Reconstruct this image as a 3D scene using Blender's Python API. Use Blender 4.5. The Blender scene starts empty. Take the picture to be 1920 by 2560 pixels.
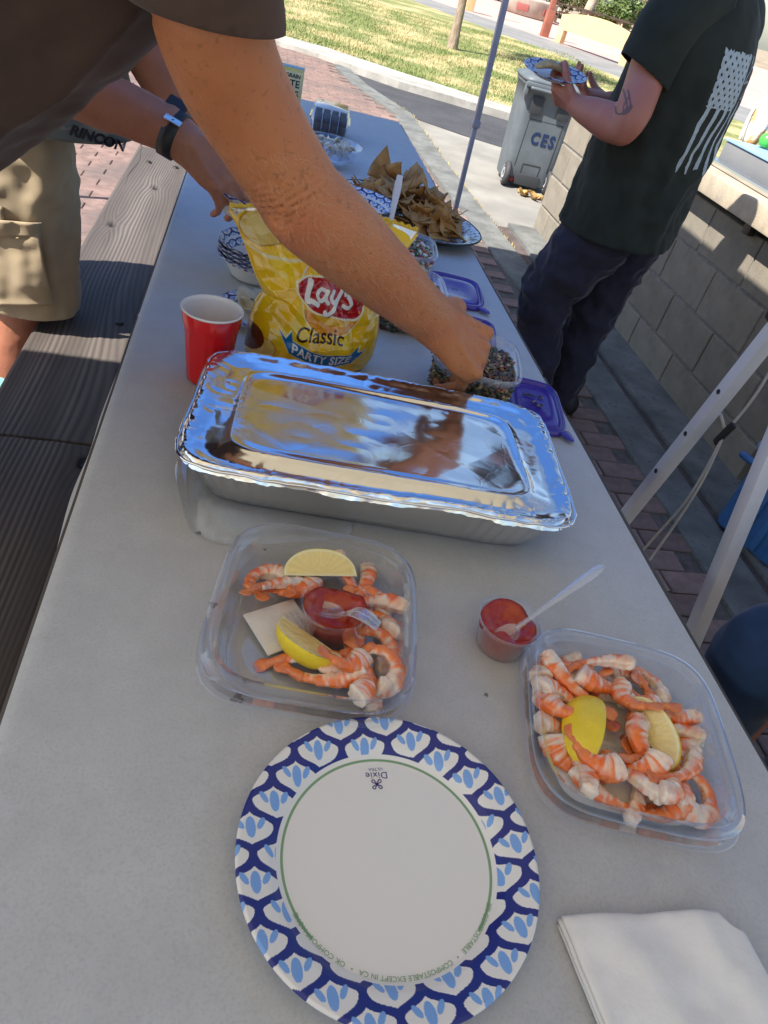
import bpy, bmesh, math, random
import numpy as np
from mathutils import Vector, Matrix
from mathutils.bvhtree import BVHTree

random.seed(7)
scene = bpy.context.scene
COL = scene.collection

# ------------------------------------------------------------------ camera
cam_data = bpy.data.cameras.new('camera')
cam = bpy.data.objects.new('camera', cam_data)
COL.objects.link(cam)
cam_data.sensor_fit = 'VERTICAL'
cam_data.sensor_height = 24.0
cam_data.lens = 24.0 * 1775.0 / 2560.0
cam_data.clip_start = 0.02
cam_data.clip_end = 600
CR = Vector((0.96926221, -0.11412374, 0.21795995))
CU = Vector((-0.09466388, 0.64471399, 0.75853979))
CF = Vector((0.22708923, 0.75585689, -0.61409351))
cm = Matrix.Identity(4)
for i in range(3):
    cm[i][0] = CR[i]; cm[i][1] = CU[i]; cm[i][2] = -CF[i]
cm[2][3] = 1.35
cam.matrix_world = cm
scene.camera = cam

# ------------------------------------------------------------------ sky and sun
SUN_EL = math.radians(52.0)
SUN_DIR = Vector((-math.cos(SUN_EL) * math.cos(math.radians(26)), -math.cos(SUN_EL) * math.sin(math.radians(26)), math.sin(SUN_EL)))
world = bpy.data.worlds.new('World')
scene.world = world
world.use_nodes = True
wn = world.node_tree.nodes
wl = world.node_tree.links
bg = wn['Background']
sky = wn.new('ShaderNodeTexSky')
sky.sky_type = 'NISHITA'
sky.sun_disc = False
sky.sun_elevation = SUN_EL
sky.sun_rotation = math.atan2(SUN_DIR.x, SUN_DIR.y)
sky.air_density = 1.0
sky.dust_density = 1.2
sky.ozone_density = 1.0
wl.new(sky.outputs[0], bg.inputs[0])
bg.inputs[1].default_value = 0.10
sun_l = bpy.data.lights.new('sun', 'SUN')
sun_l.energy = 5.0
sun_l.angle = math.radians(0.5)
sun_l.color = (1.0, 0.95, 0.87)
sun = bpy.data.objects.new('sun', sun_l)
COL.objects.link(sun)
sun.rotation_euler = (-SUN_DIR).to_track_quat('-Z', 'Y').to_euler()
scene.view_settings.view_transform = 'Standard'
scene.view_settings.look = 'None'
scene.view_settings.exposure = 1.05
scene.view_settings.gamma = 1.0
scene.view_settings.use_curve_mapping = False
scene.render.engine = 'CYCLES'
scene.cycles.max_bounces = 10
scene.cycles.diffuse_bounces = 4
scene.cycles.glossy_bounces = 4
scene.cycles.transparent_max_bounces = 24
scene.cycles.transmission_bounces = 6
scene.cycles.caustics_reflective = False
scene.cycles.caustics_refractive = False

# ------------------------------------------------------------------ helpers
def _hash(ix, iy, iz, seed):
    n = (ix * 374761393 + iy * 668265263 + iz * 2147483647 + seed * 974634777) & 0xffffffff
    n = ((n ^ (n >> 13)) * 1274126177) & 0xffffffff
    n = (n ^ (n >> 16)) & 0xffff
    return n / 32767.5 - 1.0
def vnoise(P, scale=1.0, seed=0):
    """smooth value noise in -1..1 for an (n,3) array"""
    P = np.asarray(P, float) * scale
    I = np.floor(P).astype(np.int64); Fr = P - I
    Fr = Fr * Fr * (3 - 2 * Fr)
    r = 0
    for dx in (0, 1):
        for dy in (0, 1):
            for dz in (0, 1):
                w = (Fr[:, 0] if dx else 1 - Fr[:, 0]) * (Fr[:, 1] if dy else 1 - Fr[:, 1]) * (Fr[:, 2] if dz else 1 - Fr[:, 2])
                r = r + w * _hash(I[:, 0] + dx, I[:, 1] + dy, I[:, 2] + dz, seed)
    return r
def fbm(P, scale=1.0, seed=0, o=3):
    r = 0; a = 1.0; t = 0
    for k in range(o):
        r = r + a * vnoise(P, scale * 2 ** k, seed + k); t += a; a *= .5
    return r / t
def sst(a, b, x):
    t = np.clip((x - a) / (b - a), 0, 1); return t * t * (3 - 2 * t)

def new_mesh(name, V, Fc, smooth=True):
    me = bpy.data.meshes.new(name)
    V = [tuple(v) for v in V] if not isinstance(V, np.ndarray) else V
    me.from_pydata(V if not isinstance(V, np.ndarray) else V.tolist(), [], Fc if not isinstance(Fc, np.ndarray) else Fc.tolist())
    if smooth: me.shade_smooth()
    me.update()
    return me
def link(name, me, mat=None, parent=None, loc=None, rot=None):
    o = bpy.data.objects.new(name, me)
    COL.objects.link(o)
    if mat is not None and me is not None and len(me.materials) == 0: me.materials.append(mat)
    if parent is not None: o.parent = parent
    if loc is not None: o.location = loc
    if rot is not None: o.rotation_euler = rot
    return o
def tag(o, label=None, cat=None, group=None, kind=None):
    if label: o['label'] = label
    if cat: o['category'] = cat
    if group: o['group'] = group
    if kind: o['kind'] = kind
    return o
def thing(name, label, cat, loc=(0, 0, 0), rz=0, group=None, rot=None):
    o = bpy.data.objects.new(name, None)
    COL.objects.link(o)
    o.empty_display_size = .05
    o.location = loc
    o.rotation_euler = rot if rot is not None else (0, 0, rz)
    return tag(o, label, cat, group)
class MB:
    """collects simple shapes into one mesh"""
    def __init__(s): s.v = []; s.f = []
    def add(s, V, Fc):
        b = len(s.v); s.v += [tuple(map(float, p)) for p in V]; s.f += [tuple(int(i) + b for i in q) for q in Fc]; return s
    def box(s, c, d, rz=0.0, bev=0.0, R=None):
        bm = bmesh.new(); bmesh.ops.create_cube(bm, size=1)
        for v in bm.verts: v.co = Vector((v.co.x * d[0], v.co.y * d[1], v.co.z * d[2]))
        if bev > 0: bmesh.ops.bevel(bm, geom=bm.edges[:], offset=bev, segments=2, profile=.6, affect='EDGES')
        M = R if R is not None else Matrix.Rotation(rz, 3, 'Z')
        for v in bm.verts: v.co = M @ v.co + Vector(c)
        bm.verts.index_update()
        s.add([v.co for v in bm.verts], [[v.index for v in q.verts] for q in bm.faces]); bm.free(); return s
    def tube(s, pts, rad, n=12, flat=1.0, up=None, cap=True, sub=0):
        V, Fc = tube_geo(pts, rad, n, flat, up, cap, sub); return s.add(V, Fc)
    def lathe(s, prof, n=32, c=(0, 0, 0), mod=None):
        V, Fc = lathe_geo(prof, n, mod); return s.add(V + np.array(c), Fc)
    def mesh(s, name, smooth=True): return new_mesh(name, s.v, s.f, smooth)
    def build(s, name, mat, parent=None, smooth=True, sharp=None, **k):
        me = s.mesh(name, smooth); o = link(name, me, mat, parent, **k)
        if sharp is not None: auto_sharp(me, sharp)
        return o
def auto_sharp(me, deg=35):
    bm = bmesh.new(); bm.from_mesh(me); a = math.radians(deg)
    for e in bm.edges:
        if len(e.link_faces) == 2 and e.calc_face_angle(0) > a: e.smooth = False
    bm.to_mesh(me); bm.free()
def catmull(P, sub):
    P = np.array(P, float); n = len(P)
    if sub <= 0 or n < 3: return P
    out = []
    for i in range(n - 1):
        p0 = P[max(i - 1, 0)]; p1 = P[i]; p2 = P[i + 1]; p3 = P[min(i + 2, n - 1)]
        for k in range(sub + 1):
            t = k / (sub + 1)
            out.append(.5 * ((2 * p1) + (-p0 + p2) * t + (2 * p0 - 5 * p1 + 4 * p2 - p3) * t * t + (-p0 + 3 * p1 - 3 * p2 + p3) * t ** 3))
    out.append(P[-1]); return np.array(out)
def tube_geo(pts, rad, n=12, flat=1.0, up=None, cap=True, sub=0):
    """loft along pts. rad: number, list of numbers or list of (rx, ry); ry is along 'up'"""
    m = len(pts)
    if np.isscalar(rad): rad = [rad] * m
    R = np.array([(r, r * flat) if np.isscalar(r) else r for r in rad], float)
    D = np.hstack([np.array(pts, float), R])
    D = catmull(D, sub); P = D[:, :3]; R = D[:, 3:]
    T = np.gradient(P, axis=0); T /= np.linalg.norm(T, axis=1)[:, None] + 1e-12
    u = np.array(up if up is not None else (0, 0, 1), float)
    if abs(np.dot(u, T[0])) > .97 and up is None: u = np.array((1, 0, 0.))
    rows = []; Pc = list(P); Rc = list(R); Tc = list(T)
    if cap:   # rounded ends
        for e, sgn in ((0, -1), (-1, 1)):
            r = min(R[e]) * .9
            extra = [(P[e] + sgn * T[e] * r * s_, R[e] * math.sqrt(max(1 - s_ * s_, .002))) for s_ in (.45, .8, .98)]
            for p_, r_ in extra:
                if e == 0: Pc.insert(0, p_); Rc.insert(0, r_); Tc.insert(0, T[0])
                else: Pc.append(p_); Rc.append(r_); Tc.append(T[-1])
    V = []
    for p, r, t in zip(Pc, Rc, Tc):
        b = u - t * np.dot(u, t)
        b /= np.linalg.norm(b) + 1e-12
        a = np.cross(t, b)
        if up is None: u = b
        for k in range(n):
            an = 2 * math.pi * k / n
            V.append(p + a * r[0] * math.cos(an) + b * r[1] * math.sin(an))
    Fc = []
    for i in range(len(Pc) - 1):
        for k in range(n):
            k2 = (k + 1) % n
            Fc.append((i * n + k, i * n + k2, (i + 1) * n + k2, (i + 1) * n + k))
    Fc.append(tuple(range(n - 1, -1, -1))); Fc.append(tuple(range((len(Pc) - 1) * n, len(Pc) * n)))
    return np.array(V), Fc
def lathe_geo(prof, n=32, mod=None):
    V = []; Fc = []
    for j, (r, z) in enumerate(prof):
        for k in range(n):
            a = 2 * math.pi * k / n
            rr = r * (mod(a, j) if mod else 1)
            V.append((rr * math.cos(a), rr * math.sin(a), z))
    for j in range(len(prof) - 1):
        for k in range(n):
            k2 = (k + 1) % n
            Fc.append((j * n + k, j * n + k2, (j + 1) * n + k2, (j + 1) * n + k))
    if prof[0][0] < 1e-4 or True:
        pass
    return np.array(V), Fc
def grid_faces(nu, nv, wrap_u=False):
    i = np.arange(nv - 1)[:, None]; ju = nu if wrap_u else nu - 1
    j = np.arange(ju)[None, :]
    a = i * nu + j; b = i * nu + (j + 1) % nu; c = (i + 1) * nu + (j + 1) % nu; d = (i + 1) * nu + j
    return np.stack([a + 0 * b, b + 0 * a, c, d + 0 * b], -1).reshape(-1, 4)
def big_mesh(name, V, Fc, colors=None, smooth=True):
    """fast mesh from numpy quads with an optional point colour attribute 'print'"""
    me = bpy.data.meshes.new(name); V = np.ascontiguousarray(V, np.float32); Fc = np.ascontiguousarray(Fc, np.int32)
    nf, k = Fc.shape
    me.vertices.add(len(V)); me.vertices.foreach_set('co', V.ravel())
    me.loops.add(nf * k); me.loops.foreach_set('vertex_index', Fc.ravel())
    me.polygons.add(nf); me.polygons.foreach_set('loop_start', np.arange(0, nf * k, k, dtype=np.int32))
    me.update(calc_edges=True); me.validate()
    if colors is not None: set_colors(me, colors)
    if smooth: me.shade_smooth()
    return me
def set_colors(me, colors, name='print'):
    ca = me.color_attributes.new(name, 'FLOAT_COLOR', 'POINT')
    c = np.ones((len(me.vertices), 4), np.float32); c[:, :3] = colors
    ca.data.foreach_set('color', c.ravel())
def mesh_co(me):
    a = np.empty(len(me.vertices) * 3, np.float32); me.vertices.foreach_get('co', a); return a.reshape(-1, 3).astype(float)
def mesh_no(me):
    a = np.empty(len(me.vertices) * 3, np.float32); me.vertices.foreach_get('normal', a); return a.reshape(-1, 3).astype(float)
def put_co(me, V): me.vertices.foreach_set('co', np.ascontiguousarray(V, np.float32).ravel()); me.update()
def copy_tree(o, parent=None):
    c = o.copy(); COL.objects.link(c)
    if parent is not None: c.parent = parent
    for ch in list(o.children): copy_tree(ch, c)
    return c
def remesh(mb, voxel, smooth_it=4, name='body'):
    """one continuous surface round all the shapes in mb"""
    me = mb.mesh(name); o = bpy.data.objects.new('tmp', me); COL.objects.link(o)
    m = o.modifiers.new('r', 'REMESH'); m.mode = 'VOXEL'; m.voxel_size = voxel
    if smooth_it:
        s = o.modifiers.new('s', 'SMOOTH'); s.factor = .5; s.iterations = smooth_it
    dg = bpy.context.evaluated_depsgraph_get(); dg.update()
    r = bpy.data.meshes.new_from_object(o.evaluated_get(dg))
    bpy.data.objects.remove(o); bpy.data.meshes.remove(me)
    r.name = name; r.shade_smooth()
    return r
def cut_plane(me, p, n, rad):
    """cut away what lies beyond a plane, only within rad of p"""
    bm = bmesh.new(); bm.from_mesh(me); p = Vector(p); n = Vector(n).normalized()
    g = [q for q in bm.faces if (q.calc_center_median() - p).length < rad]
    vs = set(v for q in g for v in q.verts); es = set(e for q in g for e in q.edges)
    bmesh.ops.bisect_plane(bm, geom=list(g) + list(vs) + list(es), plane_co=p, plane_no=n, clear_outer=True)
    bm.to_mesh(me); bm.free(); me.shade_smooth()
def solidify(me, th):
    o = bpy.data.objects.new('tmp', me); COL.objects.link(o)
    m = o.modifiers.new('s', 'SOLIDIFY'); m.thickness = th; m.offset = -1
    dg = bpy.context.evaluated_depsgraph_get(); dg.update()
    r = bpy.data.meshes.new_from_object(o.evaluated_get(dg)); bpy.data.objects.remove(o); r.name = me.name; r.shade_smooth(); return r
def text_mesh(s, size=1.0, res=3, bold=0.0, extrude=0.0, shear=0.0, align='CENTER', spacing=1.0):
    cu = bpy.data.curves.new('t', 'FONT'); cu.body = s; cu.size = size; cu.resolution_u = res
    cu.offset = bold; cu.extrude = extrude; cu.shear = shear; cu.align_x = align; cu.align_y = 'CENTER'; cu.space_character = spacing
    o = bpy.data.objects.new('t', cu); COL.objects.link(o)
    dg = bpy.context.evaluated_depsgraph_get(); dg.update()
    me = bpy.data.meshes.new_from_object(o.evaluated_get(dg)); bpy.data.objects.remove(o); bpy.data.curves.remove(cu)
    return me
def text_tris(s, **k):
    me = text_mesh(s, **k); me.calc_loop_triangles()
    V = mesh_co(me)[:, :2]; T = np.array([t.vertices[:] for t in me.loop_triangles]); bpy.data.meshes.remove(me)
    return V, T
class Print:
    """flat print evaluated at points (x, y)"""
    def __init__(s, X, Y, base): s.X = X; s.Y = Y; s.C = np.tile(np.array(base, float), (len(X), 1)); s.A = np.zeros(len(X))
    def put(s, m, col): s.C[m] = col; s.A[m] = 1
    def ell(s, cx, cy, rx, ry, col, rot=0):
        c, q = math.cos(rot), math.sin(rot); dx = s.X - cx; dy = s.Y - cy
        s.put(((dx * c + dy * q) / rx) ** 2 + ((-dx * q + dy * c) / ry) ** 2 < 1, col)
    def poly(s, pts, col):
        m = np.zeros(len(s.X), bool); n = len(pts)
        for i in range(n):
            x1, y1 = pts[i]; x2, y2 = pts[(i + 1) % n]
            if y1 == y2: continue
            c = ((y1 > s.Y) != (y2 > s.Y)) & (s.X < (x2 - x1) * (s.Y - y1) / (y2 - y1) + x1); m ^= c
        s.put(m, col)
    def stroke(s, pts, w, col, sub=4):
        P = catmull(np.array([(p[0], p[1], 0) for p in pts]), sub)[:, :2]
        W = np.linspace(w[0], w[1], len(P)) if not np.isscalar(w) else np.full(len(P), w)
        m = np.zeros(len(s.X), bool)
        for i in range(len(P) - 1):
            a = P[i]; b = P[i + 1]; d = b - a; L = d @ d + 1e-12
            t = np.clip(((s.X - a[0]) * d[0] + (s.Y - a[1]) * d[1]) / L, 0, 1)
            m |= (s.X - a[0] - t * d[0]) ** 2 + (s.Y - a[1] - t * d[1]) ** 2 < (W[i] * .5) ** 2
        s.put(m, col)
    def text(s, string, size, fn, col, bold=0.0, **k):
        V, T = text_tris(string, size=size, bold=bold, **k); V = np.array([fn(x, y) for x, y in V])
        m = np.zeros(len(s.X), bool)
        for t in T:
            a, b, c = V[t]; lo = np.minimum(np.minimum(a, b), c); hi = np.maximum(np.maximum(a, b), c)
            q = np.where((s.X >= lo[0]) & (s.X <= hi[0]) & (s.Y >= lo[1]) & (s.Y <= hi[1]))[0]
            if len(q) == 0: continue
            x = s.X[q]; y = s.Y[q]
            d1 = (x - b[0]) * (a[1] - b[1]) - (a[0] - b[0]) * (y - b[1]); d2 = (x - c[0]) * (b[1] - c[1]) - (b[0] - c[0]) * (y - c[1]); d3 = (x - a[0]) * (c[1] - a[1]) - (c[0] - a[0]) * (y - a[1])
            m[q[((d1 >= 0) & (d2 >= 0) & (d3 >= 0)) | ((d1 <= 0) & (d2 <= 0) & (d3 <= 0))]] = True
        s.put(m, col)

# ------------------------------------------------------------------ materials
def srgb(r, g, b):
    f = lambda c: (c / 255 / 12.92) if c / 255 <= .04045 else ((c / 255 + .055) / 1.055) ** 2.4
    return (f(r), f(g), f(b))
def mat(name, color, rough=.6, metal=0.0, var=0.0, vscale=8.0, color2=None, bump=0.0, bscale=60.0, bdist=.002, spec=.5, sub=0.0, sheen=0.0, coat=0.0, attr=None, trans=0.0, stretch=None, detail=4.0, mixlo=.35, mixhi=.65, object_space=True):
    m = bpy.data.materials.new(name); m.use_nodes = True
    nt = m.node_tree; N = nt.nodes; L = nt.links; b = N['Principled BSDF']
    b.inputs['Base Color'].default_value = (*color, 1); b.inputs['Roughness'].default_value = rough; b.inputs['Metallic'].default_value = metal
    b.inputs['Specular IOR Level'].default_value = spec
    if sub: b.inputs['Subsurface Weight'].default_value = sub; b.inputs['Subsurface Radius'].default_value = (.012, .005, .003); b.inputs['Subsurface Scale'].default_value = 1.0
    if sheen: b.inputs['Sheen Weight'].default_value = sheen; b.inputs['Sheen Roughness'].default_value = .4
    if coat: b.inputs['Coat Weight'].default_value = coat; b.inputs['Coat Roughness'].default_value = .08
    if trans: b.inputs['Transmission Weight'].default_value = trans
    tc = N.new('ShaderNodeTexCoord'); co = tc.outputs['Object' if object_space else 'Generated']
    if stretch:
        mp = N.new('ShaderNodeMapping'); mp.inputs['Scale'].default_value = stretch; L.new(co, mp.inputs[0]); co = mp.outputs[0]
    base = None
    if attr:
        at = N.new('ShaderNodeAttribute'); at.attribute_name = attr; base = at.outputs['Color']
    if var > 0 or color2 is not None:
        nz = N.new('ShaderNodeTexNoise'); nz.inputs['Scale'].default_value = vscale; nz.inputs['Detail'].default_value = detail; nz.inputs['Roughness'].default_value = .6; L.new(co, nz.inputs[0])
        cr = N.new('ShaderNodeValToRGB'); cr.color_ramp.elements[0].position = mixlo; cr.color_ramp.elements[1].position = mixhi
        if color2 is None:
            c0 = (1 - var,) * 3; c1 = (1 + var,) * 3
        else: c0 = color; c1 = color2
        cr.color_ramp.elements[0].color = (*c0, 1); cr.color_ramp.elements[1].color = (*c1, 1)
        L.new(nz.outputs[0], cr.inputs[0])
        if color2 is None:
            mx = N.new('ShaderNodeMix'); mx.data_type = 'RGBA'; mx.blend_type = 'MULTIPLY'; mx.inputs[0].default_value = 1.0
            if base is not None: L.new(base, mx.inputs[6])
            else: mx.inputs[6].default_value = (*color, 1)
            L.new(cr.outputs[0], mx.inputs[7]); base = mx.outputs[2]
        else: base = cr.outputs[0]
    if base is not None: L.new(base, b.inputs['Base Color'])
    if bump > 0:
        nb = N.new('ShaderNodeTexNoise'); nb.inputs['Scale'].default_value = bscale; nb.inputs['Detail'].default_value = 5; L.new(co, nb.inputs[0])
        bp = N.new('ShaderNodeBump'); bp.inputs['Strength'].default_value = bump; bp.inputs['Distance'].default_value = bdist; L.new(nb.outputs[0], bp.inputs['Height']); L.new(bp.outputs[0], b.inputs['Normal'])
    return m
def nodes(m): return m.node_tree.nodes, m.node_tree.links, m.node_tree.nodes['Principled BSDF']
def add_mix_layer(m, scale, color, lo, hi, kind='NOISE', stretch=None, seed=0.0, fac=1.0, detail=3.0):
    """a second, shaped stain over the base colour"""
    N, L, b = nodes(m); tc = N.new('ShaderNodeTexCoord'); mp = N.new('ShaderNodeMapping'); L.new(tc.outputs['Object'], mp.inputs[0]); mp.inputs['Location'].default_value = (seed, seed * 1.7, seed * .3)
    if stretch: mp.inputs['Scale'].default_value = stretch
    if kind == 'VORONOI':
        t = N.new('ShaderNodeTexVoronoi'); t.inputs['Scale'].default_value = scale; out = t.outputs['Distance']
    else:
        t = N.new('ShaderNodeTexNoise'); t.inputs['Scale'].default_value = scale; t.inputs['Detail'].default_value = detail; out = t.outputs[0]
    L.new(mp.outputs[0], t.inputs[0])
    mr = N.new('ShaderNodeMapRange'); mr.inputs[1].default_value = lo; mr.inputs[2].default_value = hi; mr.inputs[4].default_value = fac; L.new(out, mr.inputs[0])
    mx = N.new('ShaderNodeMix'); mx.data_type = 'RGBA'; L.new(mr.outputs[0], mx.inputs[0])
    src = b.inputs['Base Color']
    if src.is_linked: L.new(src.links[0].from_socket, mx.inputs[6])
    else: mx.inputs[6].default_value = src.default_value
    mx.inputs[7].default_value = (*color, 1); L.new(mx.outputs[2], b.inputs['Base Color'])
    return m
def clear_plastic(name, tint=(.97, .98, 1.0), lo=.06, hi=.75, rough=.06, milk=0.0):
    m = bpy.data.materials.new(name); m.use_nodes = True; nt = m.node_tree; N = nt.nodes; L = nt.links
    N.remove(N['Principled BSDF']); out = N['Material Output']
    tr = N.new('ShaderNodeBsdfTransparent'); tr.inputs[0].default_value = (*tint, 1)
    gl = N.new('ShaderNodeBsdfGlossy'); gl.inputs['Roughness'].default_value = rough; gl.inputs['Color'].default_value = (.95, .96, 1, 1)
    lw = N.new('ShaderNodeLayerWeight'); lw.inputs['Blend'].default_value = .35
    mr = N.new('ShaderNodeMapRange'); mr.inputs[3].default_value = lo; mr.inputs[4].default_value = hi; L.new(lw.outputs['Facing'], mr.inputs[0])
    pw = N.new('ShaderNodeMath'); pw.operation = 'POWER'; pw.inputs[1].default_value = 2.2; L.new(mr.outputs[0], pw.inputs[0])
    mx = N.new('ShaderNodeMixShader'); L.new(pw.outputs[0], mx.inputs[0])
    if milk > 0:
        df = N.new('ShaderNodeBsdfDiffuse'); df.inputs[0].default_value = (.8, .84, .9, 1)
        m2 = N.new('ShaderNodeMixShader'); m2.inputs[0].default_value = milk; L.new(tr.outputs[0], m2.inputs[1]); L.new(df.outputs[0], m2.inputs[2]); L.new(m2.outputs[0], mx.inputs[1])
    else: L.new(tr.outputs[0], mx.inputs[1])
    L.new(gl.outputs[0], mx.inputs[2]); L.new(mx.outputs[0], out.inputs[0])
    return m

# ------------------------------------------------------------------ the setting
def struct(name, V, Fc, m, z=None):
    me = new_mesh(name, V, Fc, False); o = link(name, me, m); o['kind'] = 'structure'; return o
def sheet(name, pts, z, m):
    return struct(name, [(x, y, z) for x, y in pts], [tuple(range(len(pts)))], m)
def slab_strip(name, left, right, z, m, depth=.1):
    """strip between two polylines with a thickness"""
    n = len(left); V = [(x, y, z) for x, y in left] + [(x, y, z) for x, y in right] + [(x, y, z - depth) for x, y in left] + [(x, y, z - depth) for x, y in right]
    Fc = []
    for i in range(n - 1):
        Fc += [(i, n + i, n + i + 1, i + 1), (i, i + 1, 2 * n + i + 1, 2 * n + i), (n + i + 1, n + i, 3 * n + i, 3 * n + i + 1)]
    Fc += [(0, 2 * n, 3 * n, n), (n - 1, 2 * n - 1, 4 * n - 1, 3 * n - 1)]
    return struct(name, V, Fc, m)

m_dirt = mat('packed_earth', (.30, .24, .17), .95, var=.3, vscale=.6, bump=.4, bscale=20)
m_sand = mat('joint_sand', (.13, .11, .095), .95, var=.25, vscale=30, bump=.4, bscale=200)
m_conc = mat('pale_concrete', (.37, .35, .315), .9, var=.22, vscale=3, bump=.5, bscale=120, bdist=.003)
add_mix_layer(m_conc, 14, (.22, .21, .19), .55, .75, fac=.6)
m_kerb = mat('kerb_concrete', (.155, .158, .148), .9, var=.3, vscale=5, bump=.7, bscale=90, bdist=.004)
add_mix_layer(m_kerb, 40, (.09, .094, .09), .55, .7, fac=.7)
m_drive = mat('worn_driveway', (.26, .245, .215), .92, var=.2, vscale=1.6, bump=.5, bscale=150, bdist=.003)
add_mix_layer(m_drive, 1.3, (.17, .165, .155), .5, .75, fac=.6)
m_paving_d = mat('dark_paving', (.052, .052, .058), .9, var=.2, vscale=2.0, bump=.7, bscale=160, bdist=.004)
add_mix_layer(m_paving_d, 25, (.085, .085, .09), .55, .7, fac=.6)
m_path = mat('grey_path', (.21, .205, .20), .92, var=.15, vscale=1.0, bump=.4, bscale=60)
m_plaza = mat('pink_plaza', (.50, .33, .29), .9, var=.15, vscale=1.4, bump=.3, bscale=30)
m_lawn = mat('lawn_turf', (.175, .20, .06), .95, color2=(.44, .36, .18), vscale=.9, detail=6, mixlo=.46, mixhi=.60, bump=.8, bscale=50, bdist=.02)
add_mix_layer(m_lawn, 9, (.40, .34, .19), .56, .72, fac=.55)

sheet('ground', [(-250, -250), (300, -250), (300, 350), (-250, 350)], -.06, m_dirt)
sheet('paver_bed', [(-9, -4), (1.575, -4), (1.575, 3.2), (1.53, 4.0), (1.47, 5.07), (1.40, 6.6), (1.38, 8.2), (1.02, 9.4), (.86, 10.45), (.80, 11.35), (.1, 11.45), (-9, 14.2)], -.010, m_sand)
sheet('driveway', [(1.60, 4.9), (9, 4.9), (9, 6.0), (2.75, 7.75), (2.1, 8.0), (1.62, 8.32), (1.45, 8.45), (1.50, 6.6)], -.035, m_drive)
sheet('dark_paving_band', [(1.44, 8.40), (1.62, 8.32), (2.1, 8.0), (2.75, 7.75), (9, 6.0), (12, 5.2), (12, 7.0), (3.15, 9.50), (1.66, 9.98), (.95, 10.62), (1.06, 9.4)], -.031, m_paving_d)  # band in a darker tone than the driveway next to it
# kerb along the pavers, edging along the lawn
slab_strip('concrete_kerb', [(1.565, -1), (1.57, 1.7), (1.57, 3.2), (1.53, 4.0), (1.47, 5.07), (1.39, 6.6), (1.365, 8.2), (1.02, 9.36), (.87, 10.45)], [(1.745, -1), (1.75, 1.7), (1.755, 3.2), (1.72, 4.0), (1.67, 5.07), (1.61, 6.6), (1.58, 8.3), (1.22, 9.45), (1.05, 10.52)], .006, m_kerb)
slab_strip('wall_footing', [(1.785, .2), (1.79, 1.7), (1.795, 5.0)], [(2.02, .2), (2.02, 1.7), (2.02, 5.0)], .014, m_kerb)
slab_strip('gutter', [(1.747, .2), (1.752, 1.7), (1.72, 4.0), (1.68, 4.95)], [(1.783, .2), (1.788, 1.7), (1.79, 4.0), (1.793, 4.95)], -.006, mat('gutter_concrete', (.10, .075, .068), .9, var=.3, vscale=9, bump=.6, bscale=90))
ed_near = [(-9, 13.6), (-2, 11.5), (.1, 10.95), (.86, 10.56), (1.66, 9.98), (3.13, 9.53), (6, 8.7), (12, 7.0)]
ed_far = [(-9, 14.6), (-2, 12.3), (.09, 11.55), (.85, 11.40), (1.75, 10.82), (3.28, 10.0), (6.1, 9.2), (12, 7.6)]
slab_strip('concrete_edging', ed_near, ed_far, .05, m_conc, .12)
sheet('lawn', [(-12, 15.5)] + ed_far + [(16, 9), (9.5, 16.5), (8.3, 19.1), (6.4, 22.9), (4.6, 26.9), (-3, 43), (-30, 60)], .03, m_lawn)
sheet('footpath', [(16, 9), (9.5, 16.5), (8.3, 19.1), (6.4, 22.9), (4.6, 26.9), (-3, 43), (-2.2, 46), (5.56, 30.7), (7.6, 28.1), (9.1, 25.4), (10.3, 23.4), (14, 17.5), (19, 11)], .026, m_path)
sheet('plaza', [(19, 11), (14, 17.5), (10.3, 23.4), (9.1, 25.4), (7.6, 28.1), (5.56, 30.7), (-2.2, 46), (-2, 60), (40, 60), (60, 20)], .022, m_plaza)

# --- brick pavers, the largest in view as single pieces, the rest as one mass
def info_random(m, amt, hue=0.0):
    N, L, b = nodes(m); oi = N.new('ShaderNodeObjectInfo'); hs = N.new('ShaderNodeHueSaturation')
    mr = N.new('ShaderNodeMapRange'); mr.inputs[3].default_value = 1 - amt; mr.inputs[4].default_value = 1 + amt; L.new(oi.outputs['Random'], mr.inputs[0]); L.new(mr.outputs[0], hs.inputs['Value'])
    src = b.inputs['Base Color']
    if src.is_linked: L.new(src.links[0].from_socket, hs.inputs['Color'])
    else: hs.inputs['Color'].default_value = src.default_value
    L.new(hs.outputs[0], b.inputs['Base Color']); return m
m_paver = mat('pink_brick_paver', (.245, .160, .135), .9, var=.25, vscale=14, bump=.5, bscale=160, bdist=.002)
add_mix_layer(m_paver, 2.2, (.14, .11, .10), .46, .68, fac=.75)
info_random(m_paver, .22)
def brick_geo(lx, ly, h=.045, ch=.004):
    x, y = lx / 2, ly / 2
    V = [(-x, -y, -h), (x, -y, -h), (x, y, -h), (-x, y, -h), (-x, -y, -ch), (x, -y, -ch), (x, y, -ch), (-x, y, -ch), (-x + ch, -y + ch, 0), (x - ch, -y + ch, 0), (x - ch, y - ch, 0), (-x + ch, y - ch, 0)]
    Fc = [(8, 9, 10, 11)] + [(a, (a + 1) % 4, 4 + (a + 1) % 4, 4 + a) for a in range(4)] + [(4 + a, 4 + (a + 1) % 4, 8 + (a + 1) % 4, 8 + a) for a in range(4)]
    return V, Fc
paver_court = bpy.data.objects['paver_bed']; paver_court.name = 'paver_court'
pv_me = [new_mesh('paver', *brick_geo(.195 - d, .096 - d), False) for d in (0, .003, .005)]
for q in pv_me: q.materials.append(m_paver)
cand = []
row = 0; y = .86
CA, SA = math.cos(math.radians(3)), math.sin(math.radians(3))
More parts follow.
